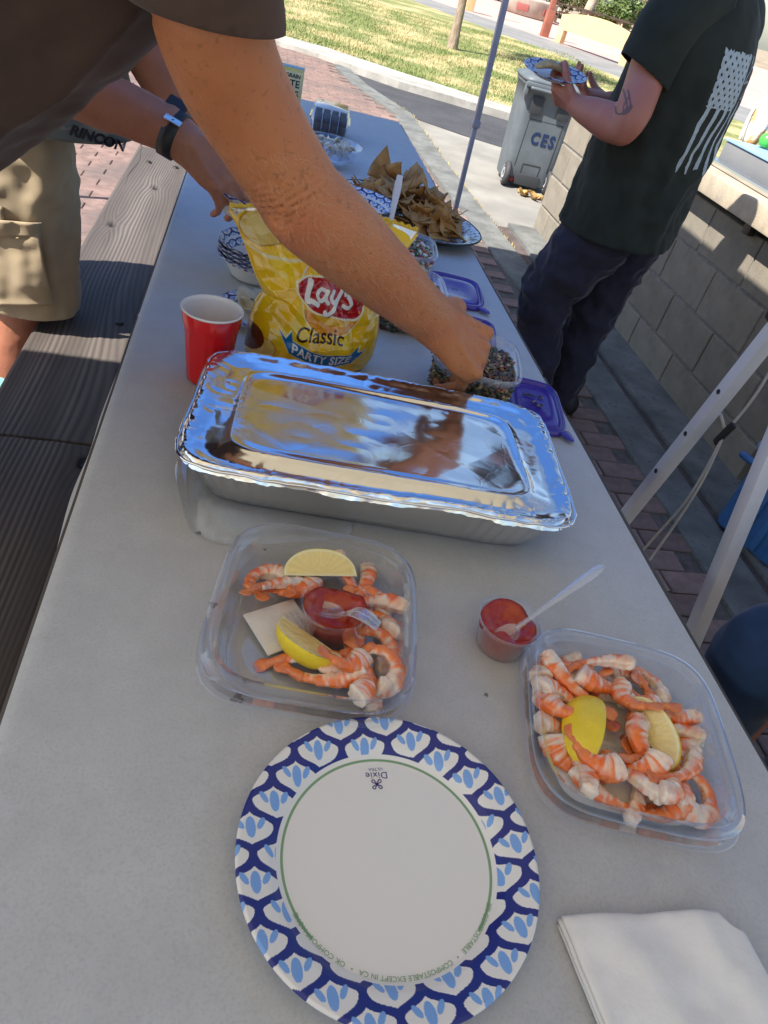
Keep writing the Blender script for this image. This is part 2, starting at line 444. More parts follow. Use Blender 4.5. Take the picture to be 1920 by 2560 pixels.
while y < 11.6:
    x = -2.3 + (.1 if row % 2 else 0)
    while x < 1.66:
        X = x * CA - (y - 3) * SA * .0; Y = y
        lim = float(np.interp(y, [0, 3.2, 4.0, 5.07, 6.6, 8.2, 9.36, 10.5], [1.57, 1.57, 1.53, 1.47, 1.39, 1.365, 1.02, .87]))
        if X + .06 < lim and not (y > 10.6 + max(0, (.86 - X)) * .45): cand.append((X, Y))
        x += .2
    y += .1; row += 1
def vis_rank(p):
    X, Y = p
    if X > .82 and Y < 5: return Y - 10
    if X > .95 and Y < 8.0: return Y - 5
    return 10 + Y
cand.sort(key=vis_rank)
rest = MB()
for i, (X, Y) in enumerate(cand):
    z = random.uniform(-.002, .0015); rz = random.uniform(-.012, .012)
    if i < 290:
        o = link('paver', pv_me[i % 3], None, paver_court, (X, Y, z), (random.uniform(-.006, .006), random.uniform(-.006, .006), rz))
    else:
        V, Fc = brick_geo(.196, .097); c, s_ = math.cos(rz), math.sin(rz)
        rest.add([(vx * c - vy * s_ + X, vx * s_ + vy * c + Y, vz + z) for vx, vy, vz in V], Fc)
o = rest.build('paver_mass', m_paver, paver_court, False); o['kind'] = 'stuff'
# weeds and grit in the kerb joint
m_weed = mat('dry_weeds', (.36, .29, .12), .95, var=.3, vscale=20)
wb = MB()
for i in range(420):
    t = random.random(); yy = 4.2 + t * 4.6; xx = float(np.interp(yy, [4.0, 5.07, 6.6, 8.3, 9.45], [1.725, 1.672, 1.612, 1.585, 1.225])) + random.gauss(0, .012)
    a = random.uniform(0, 6.28); h = random.uniform(.004, .018); w = random.uniform(.004, .012)
    wb.add([(xx - w * math.cos(a), yy - w * math.sin(a), -.02), (xx + w * math.cos(a), yy + w * math.sin(a), -.02), (xx + w * .4, yy + w, h)], [(0, 1, 2)])
o = wb.build('joint_weeds', m_weed, None, False); tag(o, 'thin line of dry yellow weeds in the kerb joint', 'weeds', kind='stuff')
# grass blades on the near lawn
m_blade = mat('grass_blade', (.17, .22, .06), .7, color2=(.50, .42, .21), vscale=.9, detail=6, mixlo=.44, mixhi=.60)
gb = []; gf = []
rng = random.Random(3)
def inside_lawn(x, y):
    yl = np.interp(x, [p[0] for p in ed_far], [p[1] for p in ed_far]); return y > yl + .02
n_bl = 0
while n_bl < 42000:
    y = 9.9 + 12 * rng.random() ** 1.8; x = rng.uniform(-1.2, 8.0)
    if not inside_lawn(x, y) or x < .02 * y - .4 or x > .46 * y + .6: continue
    if rng.random() > .75 + .4 * math.sin(x * 2.1 + y) : continue
    a = rng.uniform(0, 6.28); h = rng.uniform(.02, .055); w = rng.uniform(.004, .009); lx, ly = rng.gauss(0, .025), rng.gauss(0, .025)
    b = len(gb); gb += [(x - w * math.cos(a), y - w * math.sin(a), .028), (x + w * math.cos(a), y + w * math.sin(a), .028), (x + lx, y + ly, .028 + h)]; gf.append((b, b + 1, b + 2)); n_bl += 1
o = link('grass', big_mesh('grass', np.array(gb), np.array(gf), smooth=False), m_blade); tag(o, 'short sunlit patchy grass of the lawn beyond the edging', 'grass', kind='stuff')

# ------------------------------------------------------------------ block wall with counter
m_block = mat('concrete_block', (.245, .215, .168), .93, var=.16, vscale=9, bump=.7, bscale=170, bdist=.003)
add_mix_layer(m_block, 5, (.18, .16, .13), .5, .72, fac=.7); info_random(m_block, .08)
m_mortar = mat('mortar', (.22, .21, .19), .95, var=.2, vscale=30, bump=.5, bscale=200)
wall = thing('block_wall', 'low concrete block wall beside the walkway with a counter on top', 'wall', (2.0, 2.07, 0))
MB().box((.10, 1.49, .365), (.186, 2.96, .80)).build('mortar_core', m_mortar, wall, False)
blk = {}
def block_mesh(L):
    k = round(L, 3)
    if k not in blk:
        blk[k] = MB().box((0, 0, 0), (.2, L - .010, .190), bev=.006).mesh('block', False); blk[k].materials.append(m_block)
    return blk[k]
for c in range(4):
    z0 = -.035 + c * .2015; y0 = 0.0; first = (.40 - .03 if c % 2 == 0 else .17 + .01)
    edges = [0.0]; yy = first
    while yy < 2.98: edges.append(yy); yy += .4
    edges.append(2.98)
    for a, b in zip(edges[:-1], edges[1:]):
        if b - a < .03: continue
        o = link('block', block_mesh(b - a), None, wall, (.1 + random.uniform(-.002, .002), (a + b) / 2, z0 + .1))
m_slab = mat('counter_concrete', (.45, .37, .27), .85, var=.18, vscale=7, bump=.5, bscale=120, bdist=.003)
add_mix_layer(m_slab, 12, (.33, .29, .24), .5, .7, fac=.6)
MB().box((.30, -.15, .845), (.76, 3.2, .085), bev=.008).build('counter_slab', m_slab, wall, True, 40)
MB().box((.30, -.25, .786), (.52, 2.9, .032)).build('slab_support', m_mortar, wall, False)
MB().box((.12, -.4, .0), (.16, .5, 1.5)).build('wall_return', m_mortar, wall, False, loc=(.34, 0, 0))
MB().box((-.072, 1.0, .77), (.03, .05, .05), bev=.004).build('bottle_opener', mat('dark_metal', (.06, .05, .05), .5, .6), wall, loc=(.05, -.33, .01))

# griddle on the counter and what stands on it
m_grey = mat('grey_enamel', (.20, .205, .215), .45, var=.08, vscale=5)
m_alu = mat('aluminium', (.78, .79, .80), .28, 1.0, bump=.1, bscale=80)
gr = thing('camping_griddle', 'dark grey metal griddle box on the wall counter behind the man', 'griddle', (2.3, 2.7, .888))
MB().box((0, 0, .055), (.44, 1.3, .09), bev=.008).build('body', m_grey, gr, True, 40)
MB().box((-.24, 0, .014), (.07, 1.34, .024), bev=.006).build('front_tray', m_alu, gr, True, 40)
MB().box((.0, 0, .106), (.45, 1.32, .008), bev=.002).build('cover_sheet', mat('blue_paper', (.25, .42, .68), .6), gr, True, 40)
m_green = mat('green_plastic', (.08, .55, .06), .3)
g = thing('green_dipper', 'bright green plastic dipper lying on the griddle cover', 'dipper', (2.24, 3.30, 1.0))
MB().tube([(0, 0, .03), (0, 0, .032)], .034, 16).build('bowl', m_green, g)
MB().tube([(0.0, -.03, .03), (.0, -.07, .018), (.0, -.14, .012)], [.012, .010, .014], 10, sub=2).build('handle', m_green, g)
g = thing('red_party_cup', 'red plastic cup standing at the right on the griddle cover', 'cup', (2.26, 3.16, .998))
MB().lathe([(.0, 0), (.03, 0), (.042, .11), (.044, .112), (.041, .111), (.029, .004), (0, .004)], 24).build('cup_body', mat('red_plastic_far', (.7, .02, .02), .3), g)
g = thing('wrapped_loaf', 'rounded white and tan wrapped loaf standing on the counter behind the man', 'bread', (2.27, 3.47, .998))
MB().tube([(0, 0, .0), (0, .0, .06), (0, .01, .13), (.0, .02, .17)], [(.05, .03), (.062, .042), (.058, .04), (.03, .02)], 16, sub=3).build('loaf', mat('loaf_wrap', (.85, .82, .74), .5, color2=(.60, .36, .14), vscale=9, mixlo=.5, mixhi=.56), g)
MB().tube([(-.06, -.01, .0), (-.062, -.005, .08), (-.045, .01, .15)], .006, 8, sub=3).build('wrap_seam', mat('seam_white', (.9, .9, .88), .6), g)
g = thing('storage_rack', 'dark perforated rack with wooden post at the back of the counter', 'rack', (2.95, 3.55, 0))
rk = MB().box((0, 0, .95), (.04, 1.5, .9)); rk.build('back_panel', mat('black_mesh_panel', (.02, .02, .022), .6), g, False)
for i in range(7):
    for j in range(4): MB().lathe([(.0, .0), (.022, .0), (.026, .006)], 12).build('hole_rim', mat('pale_rim', (.45, .42, .40), .5) if (i, j) == (0, 0) else bpy.data.materials['pale_rim'], g, loc=(-.022, -.45 + i * .1, .98 + j * .09), rot=(0, -math.pi / 2, 0))
MB().box((-.05, -.15, .75), (.06, .07, 1.5), bev=.004).build('post', mat('stained_wood', (.22, .12, .045), .6, var=.3, vscale=6, stretch=(1, 1, .1)), g, True, 40)

# blue ribbed cooler by the near end of the wall
g = thing('blue_cooler', 'blue ribbed plastic cooler on the ground past the end of the wall', 'cooler', (1.97, 1.62, 0), rz=.35)
m_blue = mat('blue_plastic', (.045, .15, .36), .45, var=.12, vscale=12)
MB().box((0, 0, .17), (.34, .46, .32), bev=.03).build('body', m_blue, g, True, 40)
for k in range(7): MB().box((-.172, -.18 + k * .06, .16), (.016, .026, .26), bev=.005).build('rib', m_blue, g, True, 40)
MB().box((0, 0, .345), (.37, .49, .035), bev=.014).build('lid', mat('pale_blue_plastic', (.22, .36, .50), .45), g, True, 40)
MB().tube([(-.19, .17, .28), (-.215, .17, .30), (-.215, .25, .30), (-.17, .25, .28)], .012, 10, sub=2).build('handle', m_blue, g)

# ------------------------------------------------------------------ canopies
def canopy_cloth(name, c, t, k):
    m = bpy.data.materials.new(name); m.use_nodes = True
    N = m.node_tree.nodes; L = m.node_tree.links; N.remove(N['Principled BSDF'])
    df = N.new('ShaderNodeBsdfDiffuse'); df.inputs[0].default_value = (*c, 1); tl = N.new('ShaderNodeBsdfTranslucent'); tl.inputs[0].default_value = (*t, 1)
    mx = N.new('ShaderNodeMixShader'); mx.inputs[0].default_value = k; L.new(df.outputs[0], mx.inputs[1]); L.new(tl.outputs[0], mx.inputs[2]); L.new(mx.outputs[0], N['Material Output'].inputs[0]); return m
m_can_blue = canopy_cloth('blue_canopy_cloth', (.16, .26, .48), (.11, .33, .92), .33)
m_can_white = canopy_cloth('white_canopy_cloth', (.60, .58, .50), (.88, .755, .52), .25)
m_pole = mat('white_enamel_pole', (.72, .72, .74), .35, var=.05, vscale=10)
m_pole_d = mat('grey_steel_pole', (.36, .35, .40), .4, var=.08, vscale=10)
m_black = mat('black_plastic', (.02, .02, .022), .5)
def square_pole(mb, a, b, w, tw=0.0):
    a = Vector(a); b = Vector(b); d = b - a; q = d.to_track_quat('Z', 'Y').to_matrix() @ Matrix.Rotation(tw, 3, 'Z')
    return mb.box((a + b) / 2, (w, w, d.length), R=q, bev=w * .12)
def canopy(m_can, label, x0, x1, y0, y1, ze, zp, legs):
    t = thing('pop_up_canopy', label, 'canopy', ((x0 + x1) / 2, (y0 + y1) / 2, 0)); ox, oy = (x0 + x1) / 2, (y0 + y1) / 2
    hx, hy = (x1 - x0) / 2, (y1 - y0) / 2; n = 14; V = []
    for j in range(n + 1):
        for i in range(n + 1):
            u = -1 + 2 * i / n; v = -1 + 2 * j / n; d = max(abs(u), abs(v)); V.append((u * hx, v * hy, ze + (zp - ze) * (1 - d) - .03 * math.sin(math.pi * d) ))
    me = new_mesh('roof_cloth', V, grid_faces(n + 1, n + 1)); link('roof_cloth', me, m_can, t)
    for (ax, ay, bx, by) in ((-hx, -hy, hx, -hy), (hx, -hy, hx, hy), (hx, hy, -hx, hy), (-hx, hy, -hx, -hy)):
        V = []; Fc = []
        for k in range(13):
            s_ = k / 12; V += [(ax + (bx - ax) * s_, ay + (by - ay) * s_, ze - .002), (ax + (bx - ax) * s_, ay + (by - ay) * s_, ze - .09 - .015 * math.sin(k * math.pi / 2))]
            if k: Fc.append((2 * k - 2, 2 * k, 2 * k + 1, 2 * k - 1))
        link('valance', new_mesh('valance', V, Fc), m_can, t)
    for lg in legs:
        a, b, w, m_, jz = lg; a = Vector(a) - Vector((ox, oy, 0)); b = Vector(b) - Vector((ox, oy, 0))
        mb = MB(); lo = a + (b - a) * jz
        square_pole(mb, a, lo + (b - a) * .0, w * .8); leg = mb.build('leg', m_, t, True, 40)
        mb = MB(); square_pole(mb, lo, b, w); mb.build('upper_tube', m_, leg, True, 40)
        MB().box(lo, (w * 1.35, w * 1.35, .03), bev=.003, R=(b - a).to_track_quat('Z', 'Y').to_matrix()).build('collar', m_, leg, True, 40)
        MB().box(a + Vector((0, 0, .004)), (.09, .09, .008), bev=.002).build('foot_plate', m_, leg, True, 40)
    return t
far_can = canopy(m_can_blue, 'blue pop-up canopy over the far picnic table on slim grey legs', -1.17, 1.00, .97, 3.72, 2.05, 2.72, [((1.0, 3.535, 0), (1.0, 3.80, 2.05), .027, m_pole_d, .38), ((-1.30, 3.80, 0), (-1.16, 3.70, 2.05), .03, m_pole_d, .5), ((1.10, .905, 0), (1.10, 1.477, 2.06), .034, m_pole, .06)])
near_can = canopy(m_can_white, 'white pop-up canopy over the near table with white punched legs', -1.78, 1.00, -1.1, 1.05, 1.97, 2.7, [((1.15, 1.515, 0), (1.15, 1.12, 2.0), .034, m_pole, .06), ((-1.40, -1.1, 0), (-1.37, -1.08, 2.0), .03, m_pole, .5), ((1.14, -1.1, 0), (1.12, -1.08, 2.0), .03, m_pole, .5)])
# punched holes, clip and guy rope on the near leg
pa = Vector((1.15, 1.515, 0)); pb = Vector((1.15, 1.12, 2.0)); pd = (pb - pa).normalized(); pn = (Vector((0, 0, 1.35)) - Vector((1.15, 1.4, .6))); pn = (pn - pd * pn.dot(pd))
pq = pd.to_track_quat('Z', 'Y').to_matrix(); fx = pq @ Vector((1, 0, 0)); fy = pq @ Vector((0, 1, 0))
for zz in (.42, .56, .70):
    p = pa + (pb - pa) * (zz / 2.0)
    for ax_ in (fx, fy):
        s_ = 1 if pn.dot(ax_) > 0 else -1
        if ax_ is fx:
            R = (ax_ * s_).to_track_quat('Z', 'Y').to_euler(); MB().lathe([(0, 0), (.0055, 0), (.0065, .0008), (.0065, -.002)], 14).build('punched_hole', m_black, near_can, loc=p + ax_ * s_ * .0172 - Vector((near_can.location.x, near_can.location.y, 0)), rot=R)
m_orange = mat('orange_plastic', (.75, .20, .01), .4)
p = pa + (pb - pa) * (.93 / 2.0) - Vector((near_can.location.x, near_can.location.y, 0))
cl = MB().box(p, (.055, .055, .075), bev=.008, R=pq).build('lock_collar', m_black, near_can, True, 40)
MB().box(p + Vector((-.03, -.02, .012)), (.02, .045, .05), bev=.006, R=pq).build('release_button', m_orange, cl, True, 40)
m_rope = mat('grey_cord', (.50, .48, .44), .8, bump=.8, bscale=400)
rp = thing('guy_rope', 'pale guy rope with black tensioner hanging by the white canopy leg', 'rope', (1.2, 1.36, 0))
MB().tube([(-.06, -.03, 1.15), (0.0, -.02, .78), (0, .0, .605)], .0035, 8, sub=4).build('upper_cord', m_rope, rp)
MB().tube([(0, .0, .60), (0, -.012, .41), (-.0, .03, .18), (0.0, .06, .0)], .0035, 8, sub=4).build('lower_cord', m_rope, rp)
MB().tube([(0, .0, .60), (.004, -.02, .43), (-.0, -.01, .15), (0.0, .02, .0)], .0035, 8, sub=4).build('lower_cord', m_rope, rp)
MB().box((0, 0, .60), (.012, .018, .075), bev=.004, R=Matrix.Rotation(.3, 3, 'X')).build('tensioner', m_black, rp, True, 40)
MB().tube([(-.0, .012, .61), (-.01, .035, .632)], .004, 8).build('cord_end', m_rope, rp)

# ------------------------------------------------------------------ picnic tables
TZ = .754
m_wood = mat('weathered_wood', (.165, .145, .13), .8, bump=.3, bscale=90, attr='print', var=.14, vscale=5, stretch=(1, .2, 1))
m_wood_d = mat('dark_wood', (.085, .072, .064), .85, var=.35, vscale=9, stretch=(1, .08, 1), bump=.5, bscale=60)
m_bolt = mat('rusty_bolt', (.045, .038, .034), .6, .7, bump=.4, bscale=300)
def grain_plank(x0, x1, y0, y1, z, seed, nx, ny, knots=()):
    """old plank: raised grain ridges running along y, swirling round knots"""
    xs = np.linspace(0, 1, nx); ys = np.linspace(0, 1, ny); U, Vv = np.meshgrid(xs, ys)
    X = x0 + U * (x1 - x0); Y = y0 + Vv * (y1 - y0); P = np.stack([X.ravel(), Y.ravel(), 0 * X.ravel()], 1)
    w = X.ravel() + .022 * vnoise(P * [3, .9, 1], 1.6, seed) + .006 * vnoise(P * [8, 3, 1], 1, seed + 3) + .10 * (U.ravel() - .35) ** 2 * np.sin(Y.ravel() * 1.4 + seed)
    kd = np.zeros(len(P))
    for kx, ky, kr in knots:
        d2 = ((P[:, 0] - kx) ** 2 + ((P[:, 1] - ky) * .5) ** 2); w += .55 * kr * np.exp(-d2 / (kr * kr * 2.2)) * np.sign(P[:, 0] - kx + .0001); kd = np.maximum(kd, np.exp(-d2 / (kr * .38) ** 2))
    fr = 95 + 40 * vnoise(P * [4, .4, 1], 1.5, seed + 9) * 0
    ph = w * fr * 2 * math.pi + 2.6 * vnoise(P * [16, .7, 1], 1, seed + 31) + 1.2 * vnoise(P * [40, 1.6, 1], 1, seed + 32); r = .5 + .5 * np.sin(ph); r = r ** .6
    r = r * (.30 + .70 * sst(-.5, .6, vnoise(P * [22, .8, 1], 1, seed + 5)))
    h = .0016 * r + .0012 * vnoise(P * [40, 6, 1], 1, seed + 1) + .0025 * vnoise(P * [5, 1.2, 1], 1, seed + 2) - .010 * kd
    crack = np.exp(-((P[:, 0] - x0 - .035 - .02 * vnoise(P * [0, 5, 0] + 3, 1, seed)) / .0016) ** 2) * sst(.0, .6, vnoise(P * [0, 1.3, 0], 1, seed + 8))
    h -= .006 * crack
    e = np.minimum(np.minimum(U, 1 - U).ravel() * (x1 - x0), .012) / .012; h -= .006 * (1 - e) ** 2
    V = P.copy(); V[:, 2] = z + h
    base = np.array([.060, .048, .041]); light = np.array([.150, .125, .108])
    c = base + (light - base) * (r * .8 + .25 * vnoise(P * [9, 1, 1], 1, seed + 7))[:, None]
    c *= (1 - .7 * np.maximum(kd, crack))[:, None]; c = np.clip(c, .02, .6)
    Fc = grid_faces(nx, ny)
    # sides
    b = len(V); ring = list(range(nx)) + [nx * (k + 1) - 1 for k in range(1, ny)] + [nx * ny - 1 - k for k in range(1, nx)] + [nx * (ny - 1 - k) for k in range(1, ny - 1)]
    low = V[ring].copy(); low[:, 2] = z - .04
    V = np.vstack([V, low]); c = np.vstack([c, np.tile(base * .6, (len(ring), 1))])
    n = len(ring); sf = np.array([(ring[i], b + i, b + (i + 1) % n, ring[(i + 1) % n]) for i in range(n)])
    return big_mesh('bench_board', V, np.vstack([Fc, sf]), c)
def picnic_table(label, y0, y1, seed, nx, ny, knots):
    t = thing('picnic_table', label, 'picnic table', (.222, (y0 + y1) / 2, 0), group='wooden picnic tables end to end'); oy = -(y0 + y1) / 2; yc = (y0 + y1) / 2
    for k in range(5): MB().box((-.318 + k * .159, 0, .728), (.154, y1 - y0, .038), bev=.004).build('top_board', m_wood_d, t, True, 40)
    me = grain_plank(-.475, -.25, y0, y1, .448, seed, nx, ny, knots); bb = link('bench_board', me, m_wood, t, (-.222, -yc, 0))
    me = grain_plank(.69, .915, y0, y1, .448, seed + 20, 70, ny // 3, ()); link('bench_board', me, m_wood, t, (-.222, -yc, 0))
    for s_ in (-1, 1):
        yy = s_ * ((y1 - y0) / 2 - .45)
        MB().box((0, yy, .385), (1.36, .045, .09), bev=.004).build('cross_beam', m_wood_d, t, True, 40)
        MB().box((0, yy + .047, .69), (.70, .045, .07), bev=.004).build('top_batten', m_wood_d, t, True, 40)
        for q in (-1, 1):
            a = Vector((q * .22, yy - .046, .70)); b = Vector((q * .58, yy - .046, 0)); mb = MB(); d = b - a
            mb.box((a + b) / 2, (.09, .045, d.length), R=Matrix.Rotation(math.atan2(d.x, d.z), 3, 'Y'), bev=.004); mb.build('leg', m_wood_d, t, True, 40)
    return t, bb, yc
ft, ft_bench, ftc = picnic_table('far weathered picnic table under the paper cloth with its bench', 1.235, 3.42, 3, 120, 620, [(-.42, 2.45, .03), (-.34, 2.9, .03)])
nt_, nt_bench, ntc = picnic_table('near weathered picnic table, its bench board with an open knot hole', -1.0, 1.225, 8, 130, 620, [(-.262, 1.17, .022)])
for (bx_, by_) in ((-.41, 1.77), (-.29, 1.765), (-.405, 3.2), (-.3, 3.2)):
    MB().lathe([(0, .0035), (.006, .0035), (.0105, .0015), (.0115, -.002), (.013, -.004)], 20).build('carriage_bolt', m_bolt, ft, loc=(bx_ - .222, by_ - ftc, .4515))
MB().lathe([(0, .0), (.012, .0), (.016, .004)], 18, mod=lambda a, j: 1 + .3 * math.cos(a)).build('knot_hole', m_black, nt_, loc=(-.262 - .222, 1.172 - ntc, .4445))

# paper cover, drooping over the left edge
nx, ny = 130, 420
s_ = np.concatenate([np.linspace(-.075, 0, 22)[:-1], np.linspace(0, .765, nx - 21)]); yv = np.linspace(-.9, 3.445, ny)
SS, YY = np.meshgrid(s_, yv); P = np.stack([SS.ravel(), YY.ravel(), 0 * SS.ravel()], 1)
wob = .005 * vnoise(P * [0, 3, 0], 1, 2) + .003 * vnoise(P * [0, 9, 0], 1, 4)
R_ = .014; x = np.where(P[:, 0] >= 0, -.158 + P[:, 0], 0); z = np.zeros(len(P)); neg = P[:, 0] < 0
ang = np.clip(-P[:, 0] / R_, 0, 1.35); ex = np.maximum(-P[:, 0] - R_ * 1.35, 0)
xn = -.158 - R_ * np.sin(ang) - ex * math.sin(.22); zn = -R_ * (1 - np.cos(ang)) - ex * math.cos(.22)
xn += (wob + .01 * sst(0, .06, ex) * np.sin(P[:, 1] * 5)) * sst(0, .05, ex)
x = np.where(neg, xn, x); z = np.where(neg, zn, z)
top = ~neg; z = z + np.where(top, .0012 * vnoise(P, 4, 5) + .0006 * vnoise(P, 14, 6) + .0009 * vnoise(P * [1, .15, 1], 20, 7), 0)
far = np.exp(-((P[:, 1] - 2.62) / .05) ** 2) * .004; z += np.where(top, far * vnoise(P, 6, 9), 0)
redge = sst(.70, .765, P[:, 0]); z += redge * .0015 * np.sin(P[:, 1] * 7); x += redge * .003 * vnoise(P * [0, 2.5, 0], 1, 11)
V = np.stack([x, P[:, 1], TZ - .002 + z], 1)
m_paper = mat('butcher_paper', (.495, .502, .508), .62, var=.045, vscale=26, bump=.25, bscale=420, bdist=.0006, spec=.35, detail=6)
add_mix_layer(m_paper, 360, (.37, .375, .38), .46, .76, fac=.5, detail=2)
add_mix_layer(m_paper, 7.5, (.30, .30, .30), .735, .80, fac=.8, detail=6, seed=3.1)
cover = link('paper_table_cover', big_mesh('paper_table_cover', V, grid_faces(nx, ny)), m_paper)
tag(cover, 'long white butcher paper cover laid over both picnic tables', 'table cover')
# grease spots
m_spot = mat('grease_spot', (.17, .168, .165), .5)
for (sx, sy, sr) in ((.005, .545, .0042), (.036, .425, .0055), (-.02, .66, .003), (.30, .44, .0022), (.06, .64, .002)):
    o = MB().lathe([(0, 0.0002), (sr * .7, .0002), (sr, -.0008)], 22, mod=lambda a, j: 1 + .3 * math.sin(3 * a + sx * 99) + .18 * math.sin(7 * a + sy * 50)).build('grease_spot', m_spot, cover, loc=(sx, sy, TZ - .0003))

# ------------------------------------------------------------------ tableware
NAVY = np.array(srgb(28, 40, 122)); SKYB = np.array(srgb(122, 165, 222)); WHITE = np.array((.78, .755, .71))
def ogee(th, v, N, k=1.28):
    """lattice print: th angle (radians), v radial place in half cells. returns colours"""
    a = th / (2 * math.pi) * N if N else th
    ku = np.round(a); u1 = (a - ku) * 2                     # row A cells, u in -1..1
    ph = np.pi * v - .06 * np.sin(2 * np.pi * v) - .16 * np.cos(2 * np.pi * v) + .16; c = .5 + .5 * np.cos(ph)
    inA = np.abs(u1) < c
    b = a + .5; u2 = (b - np.round(b)) * 2
    d = np.abs(np.abs(u1) - c)
    slope = .5 * np.abs(np.sin(ph)) * np.abs(np.pi - .12 * np.pi * np.cos(2 * np.pi * v) + .32 * np.pi * np.sin(2 * np.pi * v)); dist = d / np.sqrt(1 + (slope * k) ** 2)
    C = np.tile(WHITE, (len(th), 1)); C[dist < .150] = NAVY
    def petals(u, vv, ok):
        for px, py, rx, ry, ro in ((0, -.02, .19, .40, 0), (-.40, .12, .115, .25, .55), (.40, .12, .115, .25, -.55)):
            cc, ss = math.cos(ro), math.sin(ro); dx = (u - px); dy = (vv - py) * 1.0
            m = (((dx * cc + dy * ss) / rx) ** 2 + ((-dx * ss + dy * cc) / ry) ** 2 < 1) & ok; C[m] = SKYB
    vA = (v + 1) % 2 - 1; petals(u1, vA, inA); vB = v % 2 - 1; petals(u2, vB, ~inA)
    return C
m_paperplate = mat('coated_paper', (.8, .8, .78), .38, attr='print', bump=.12, bscale=70, bdist=.0008, coat=.12)
def dish(prof, nseg, cell, v0, rprint, N, name, rot=0.0, extra=None, wave=0.0):
    """lathe dish with the lattice print on its rim; prof: dense (r, z) list; cell: half-cell length"""
    prof = np.array(prof); s = np.concatenate([[0], np.cumsum(np.linalg.norm(np.diff(prof, axis=0), axis=1))])
    th = np.linspace(0, 2 * math.pi, nseg, endpoint=False); TH, J = np.meshgrid(th, np.arange(len(prof))); TH = TH.ravel(); J = J.ravel()
    r = prof[J, 0]; zz = prof[J, 1] + wave * np.sin(TH * 2 + 1) * (r / prof[:, 0].max()) ** 2
    V = np.stack([r * np.cos(TH), r * np.sin(TH), zz], 1)
    C = np.tile(WHITE, (len(V), 1)); m = (s[J] >= rprint[0]) & (s[J] <= rprint[1])
    C[m] = ogee(TH[m] + rot, (s[J][m] - v0) / cell, N)
    if extra: extra(TH, r, C, V)
    return big_mesh(name, V, grid_faces(nseg, len(prof), True), C)
def dense(prof, step):
    out = [prof[0]]
    for a, b in zip(prof[:-1], prof[1:]):
        n = max(1, int(math.dist(a, b) / step))
        for k in range(1, n + 1): out.append((a[0] + (b[0] - a[0]) * k / n, a[1] + (b[1] - a[1]) * k / n))
    return out
# large dinner plate
def plate_extra(TH, r, C, V):
    m = (r > .0955) & (V[:, 2] > .0060); ca, sa = math.cos(.07), math.sin(.07); xx = V[:, 0] * ca + V[:, 1] * sa; yy = -V[:, 0] * sa + V[:, 1] * ca
    C[m] = ogee(xx[m] / .0455 + .5, yy[m] / .0218 + .38, 0, 1.04)
    a = (TH + math.pi) % (2 * math.pi) - math.pi      # 0 is +x ; bottom gap round -90 deg
    gap = (a > math.radians(-141)) & (a < math.radians(-44))
    C[(np.abs(r - .0905) < .00115) & ~gap] = np.array(srgb(120, 158, 118))
pp = [(.0, .0042), (.086, .0042), (.0925, .0050), (.0975, .0085), (.1015, .0118), (.106, .0138), (.122, .0185), (.1265, .0195), (.1285, .0188), (.129, .0170), (.128, .0155), (.122, .0150), (.10, .0075), (.09, .0008), (.0, .0006)]
prof = [(0, .0042)] + dense(pp[1:10], .00055) + dense(pp[9:], .004)[1:]
sl = np.concatenate([[0], np.cumsum(np.linalg.norm(np.diff(np.array(prof), axis=0), axis=1))])
plate = thing('paper_plate', 'large white paper plate with blue lattice rim, empty, nearest the camera', 'plate', (.168, .266, TZ), rz=math.radians(3))
pm = dish(prof, 1500, .0165, .1105, (.0965, sl[int(np.argmax(np.array(prof)[:, 0])) + 3]), 15, 'plate_body', math.radians(4), plate_extra)
pm.materials.append(m_paperplate); link('plate_body', pm, None, plate)
def ink(name, col, rough=.4): return mat(name, col, rough)
m_navyink = ink('navy_ink', NAVY); m_greenink = ink('green_ink', srgb(120, 158, 118))
def flat_text(s, size, m, parent, fn, name='lettering', **k):
    me = text_mesh(s, size=size, **k); V = mesh_co(me); put_co(me, np.array([fn(x, y) for x, y, _ in V])); o = link(name, me, m, parent); return o
def around(r, a0, z=.0049):
    return lambda x, y: ((r + y) * math.cos(a0 - x / r * -1 * -1), (r + y) * math.sin(a0 - x / r), z)
flat_text('BPI COMPOSTABLE   \u2022   COMPOSTABLE EXCEPT IN CA   \u2022   OK COMPOST HOME', .0056, m_greenink, plate, lambda x, y: ((.0905 + y) * math.cos(math.radians(-92) + -x / .0905), (.0905 + y) * math.sin(math.radians(-92) - x / .0905), .0054 + max(0, y) * .3))
rot180 = lambda cx, cy, z: (lambda x, y: (cx - x, cy - y, z))
flat_text('Dixie', .0095, m_navyink, plate, rot180(.002, .0755, .0045), spacing=1.05)
flat_text('ULTRA', .0042, m_navyink, plate, rot180(.002, .0815, .0045), spacing=1.1)
fl = MB()
for k in range(4):
    a = math.pi / 4 + k * math.pi / 2; pts = [(.0035 * 0, 0, 0)] + [(.0058 * t_ * math.cos(a + w_), .0058 * t_ * math.sin(a + w_), 0) for t_, w_ in ((.45, .30), (.85, .30), (1.0, 0), (.85, -.30), (.45, -.30))] + [(0, 0, 0)]
    fl.tube([(p[0] + .001, p[1] + .0665, .0045) for p in pts], .00042, 6, sub=3)
fl.build('plate_emblem', m_navyink, plate)

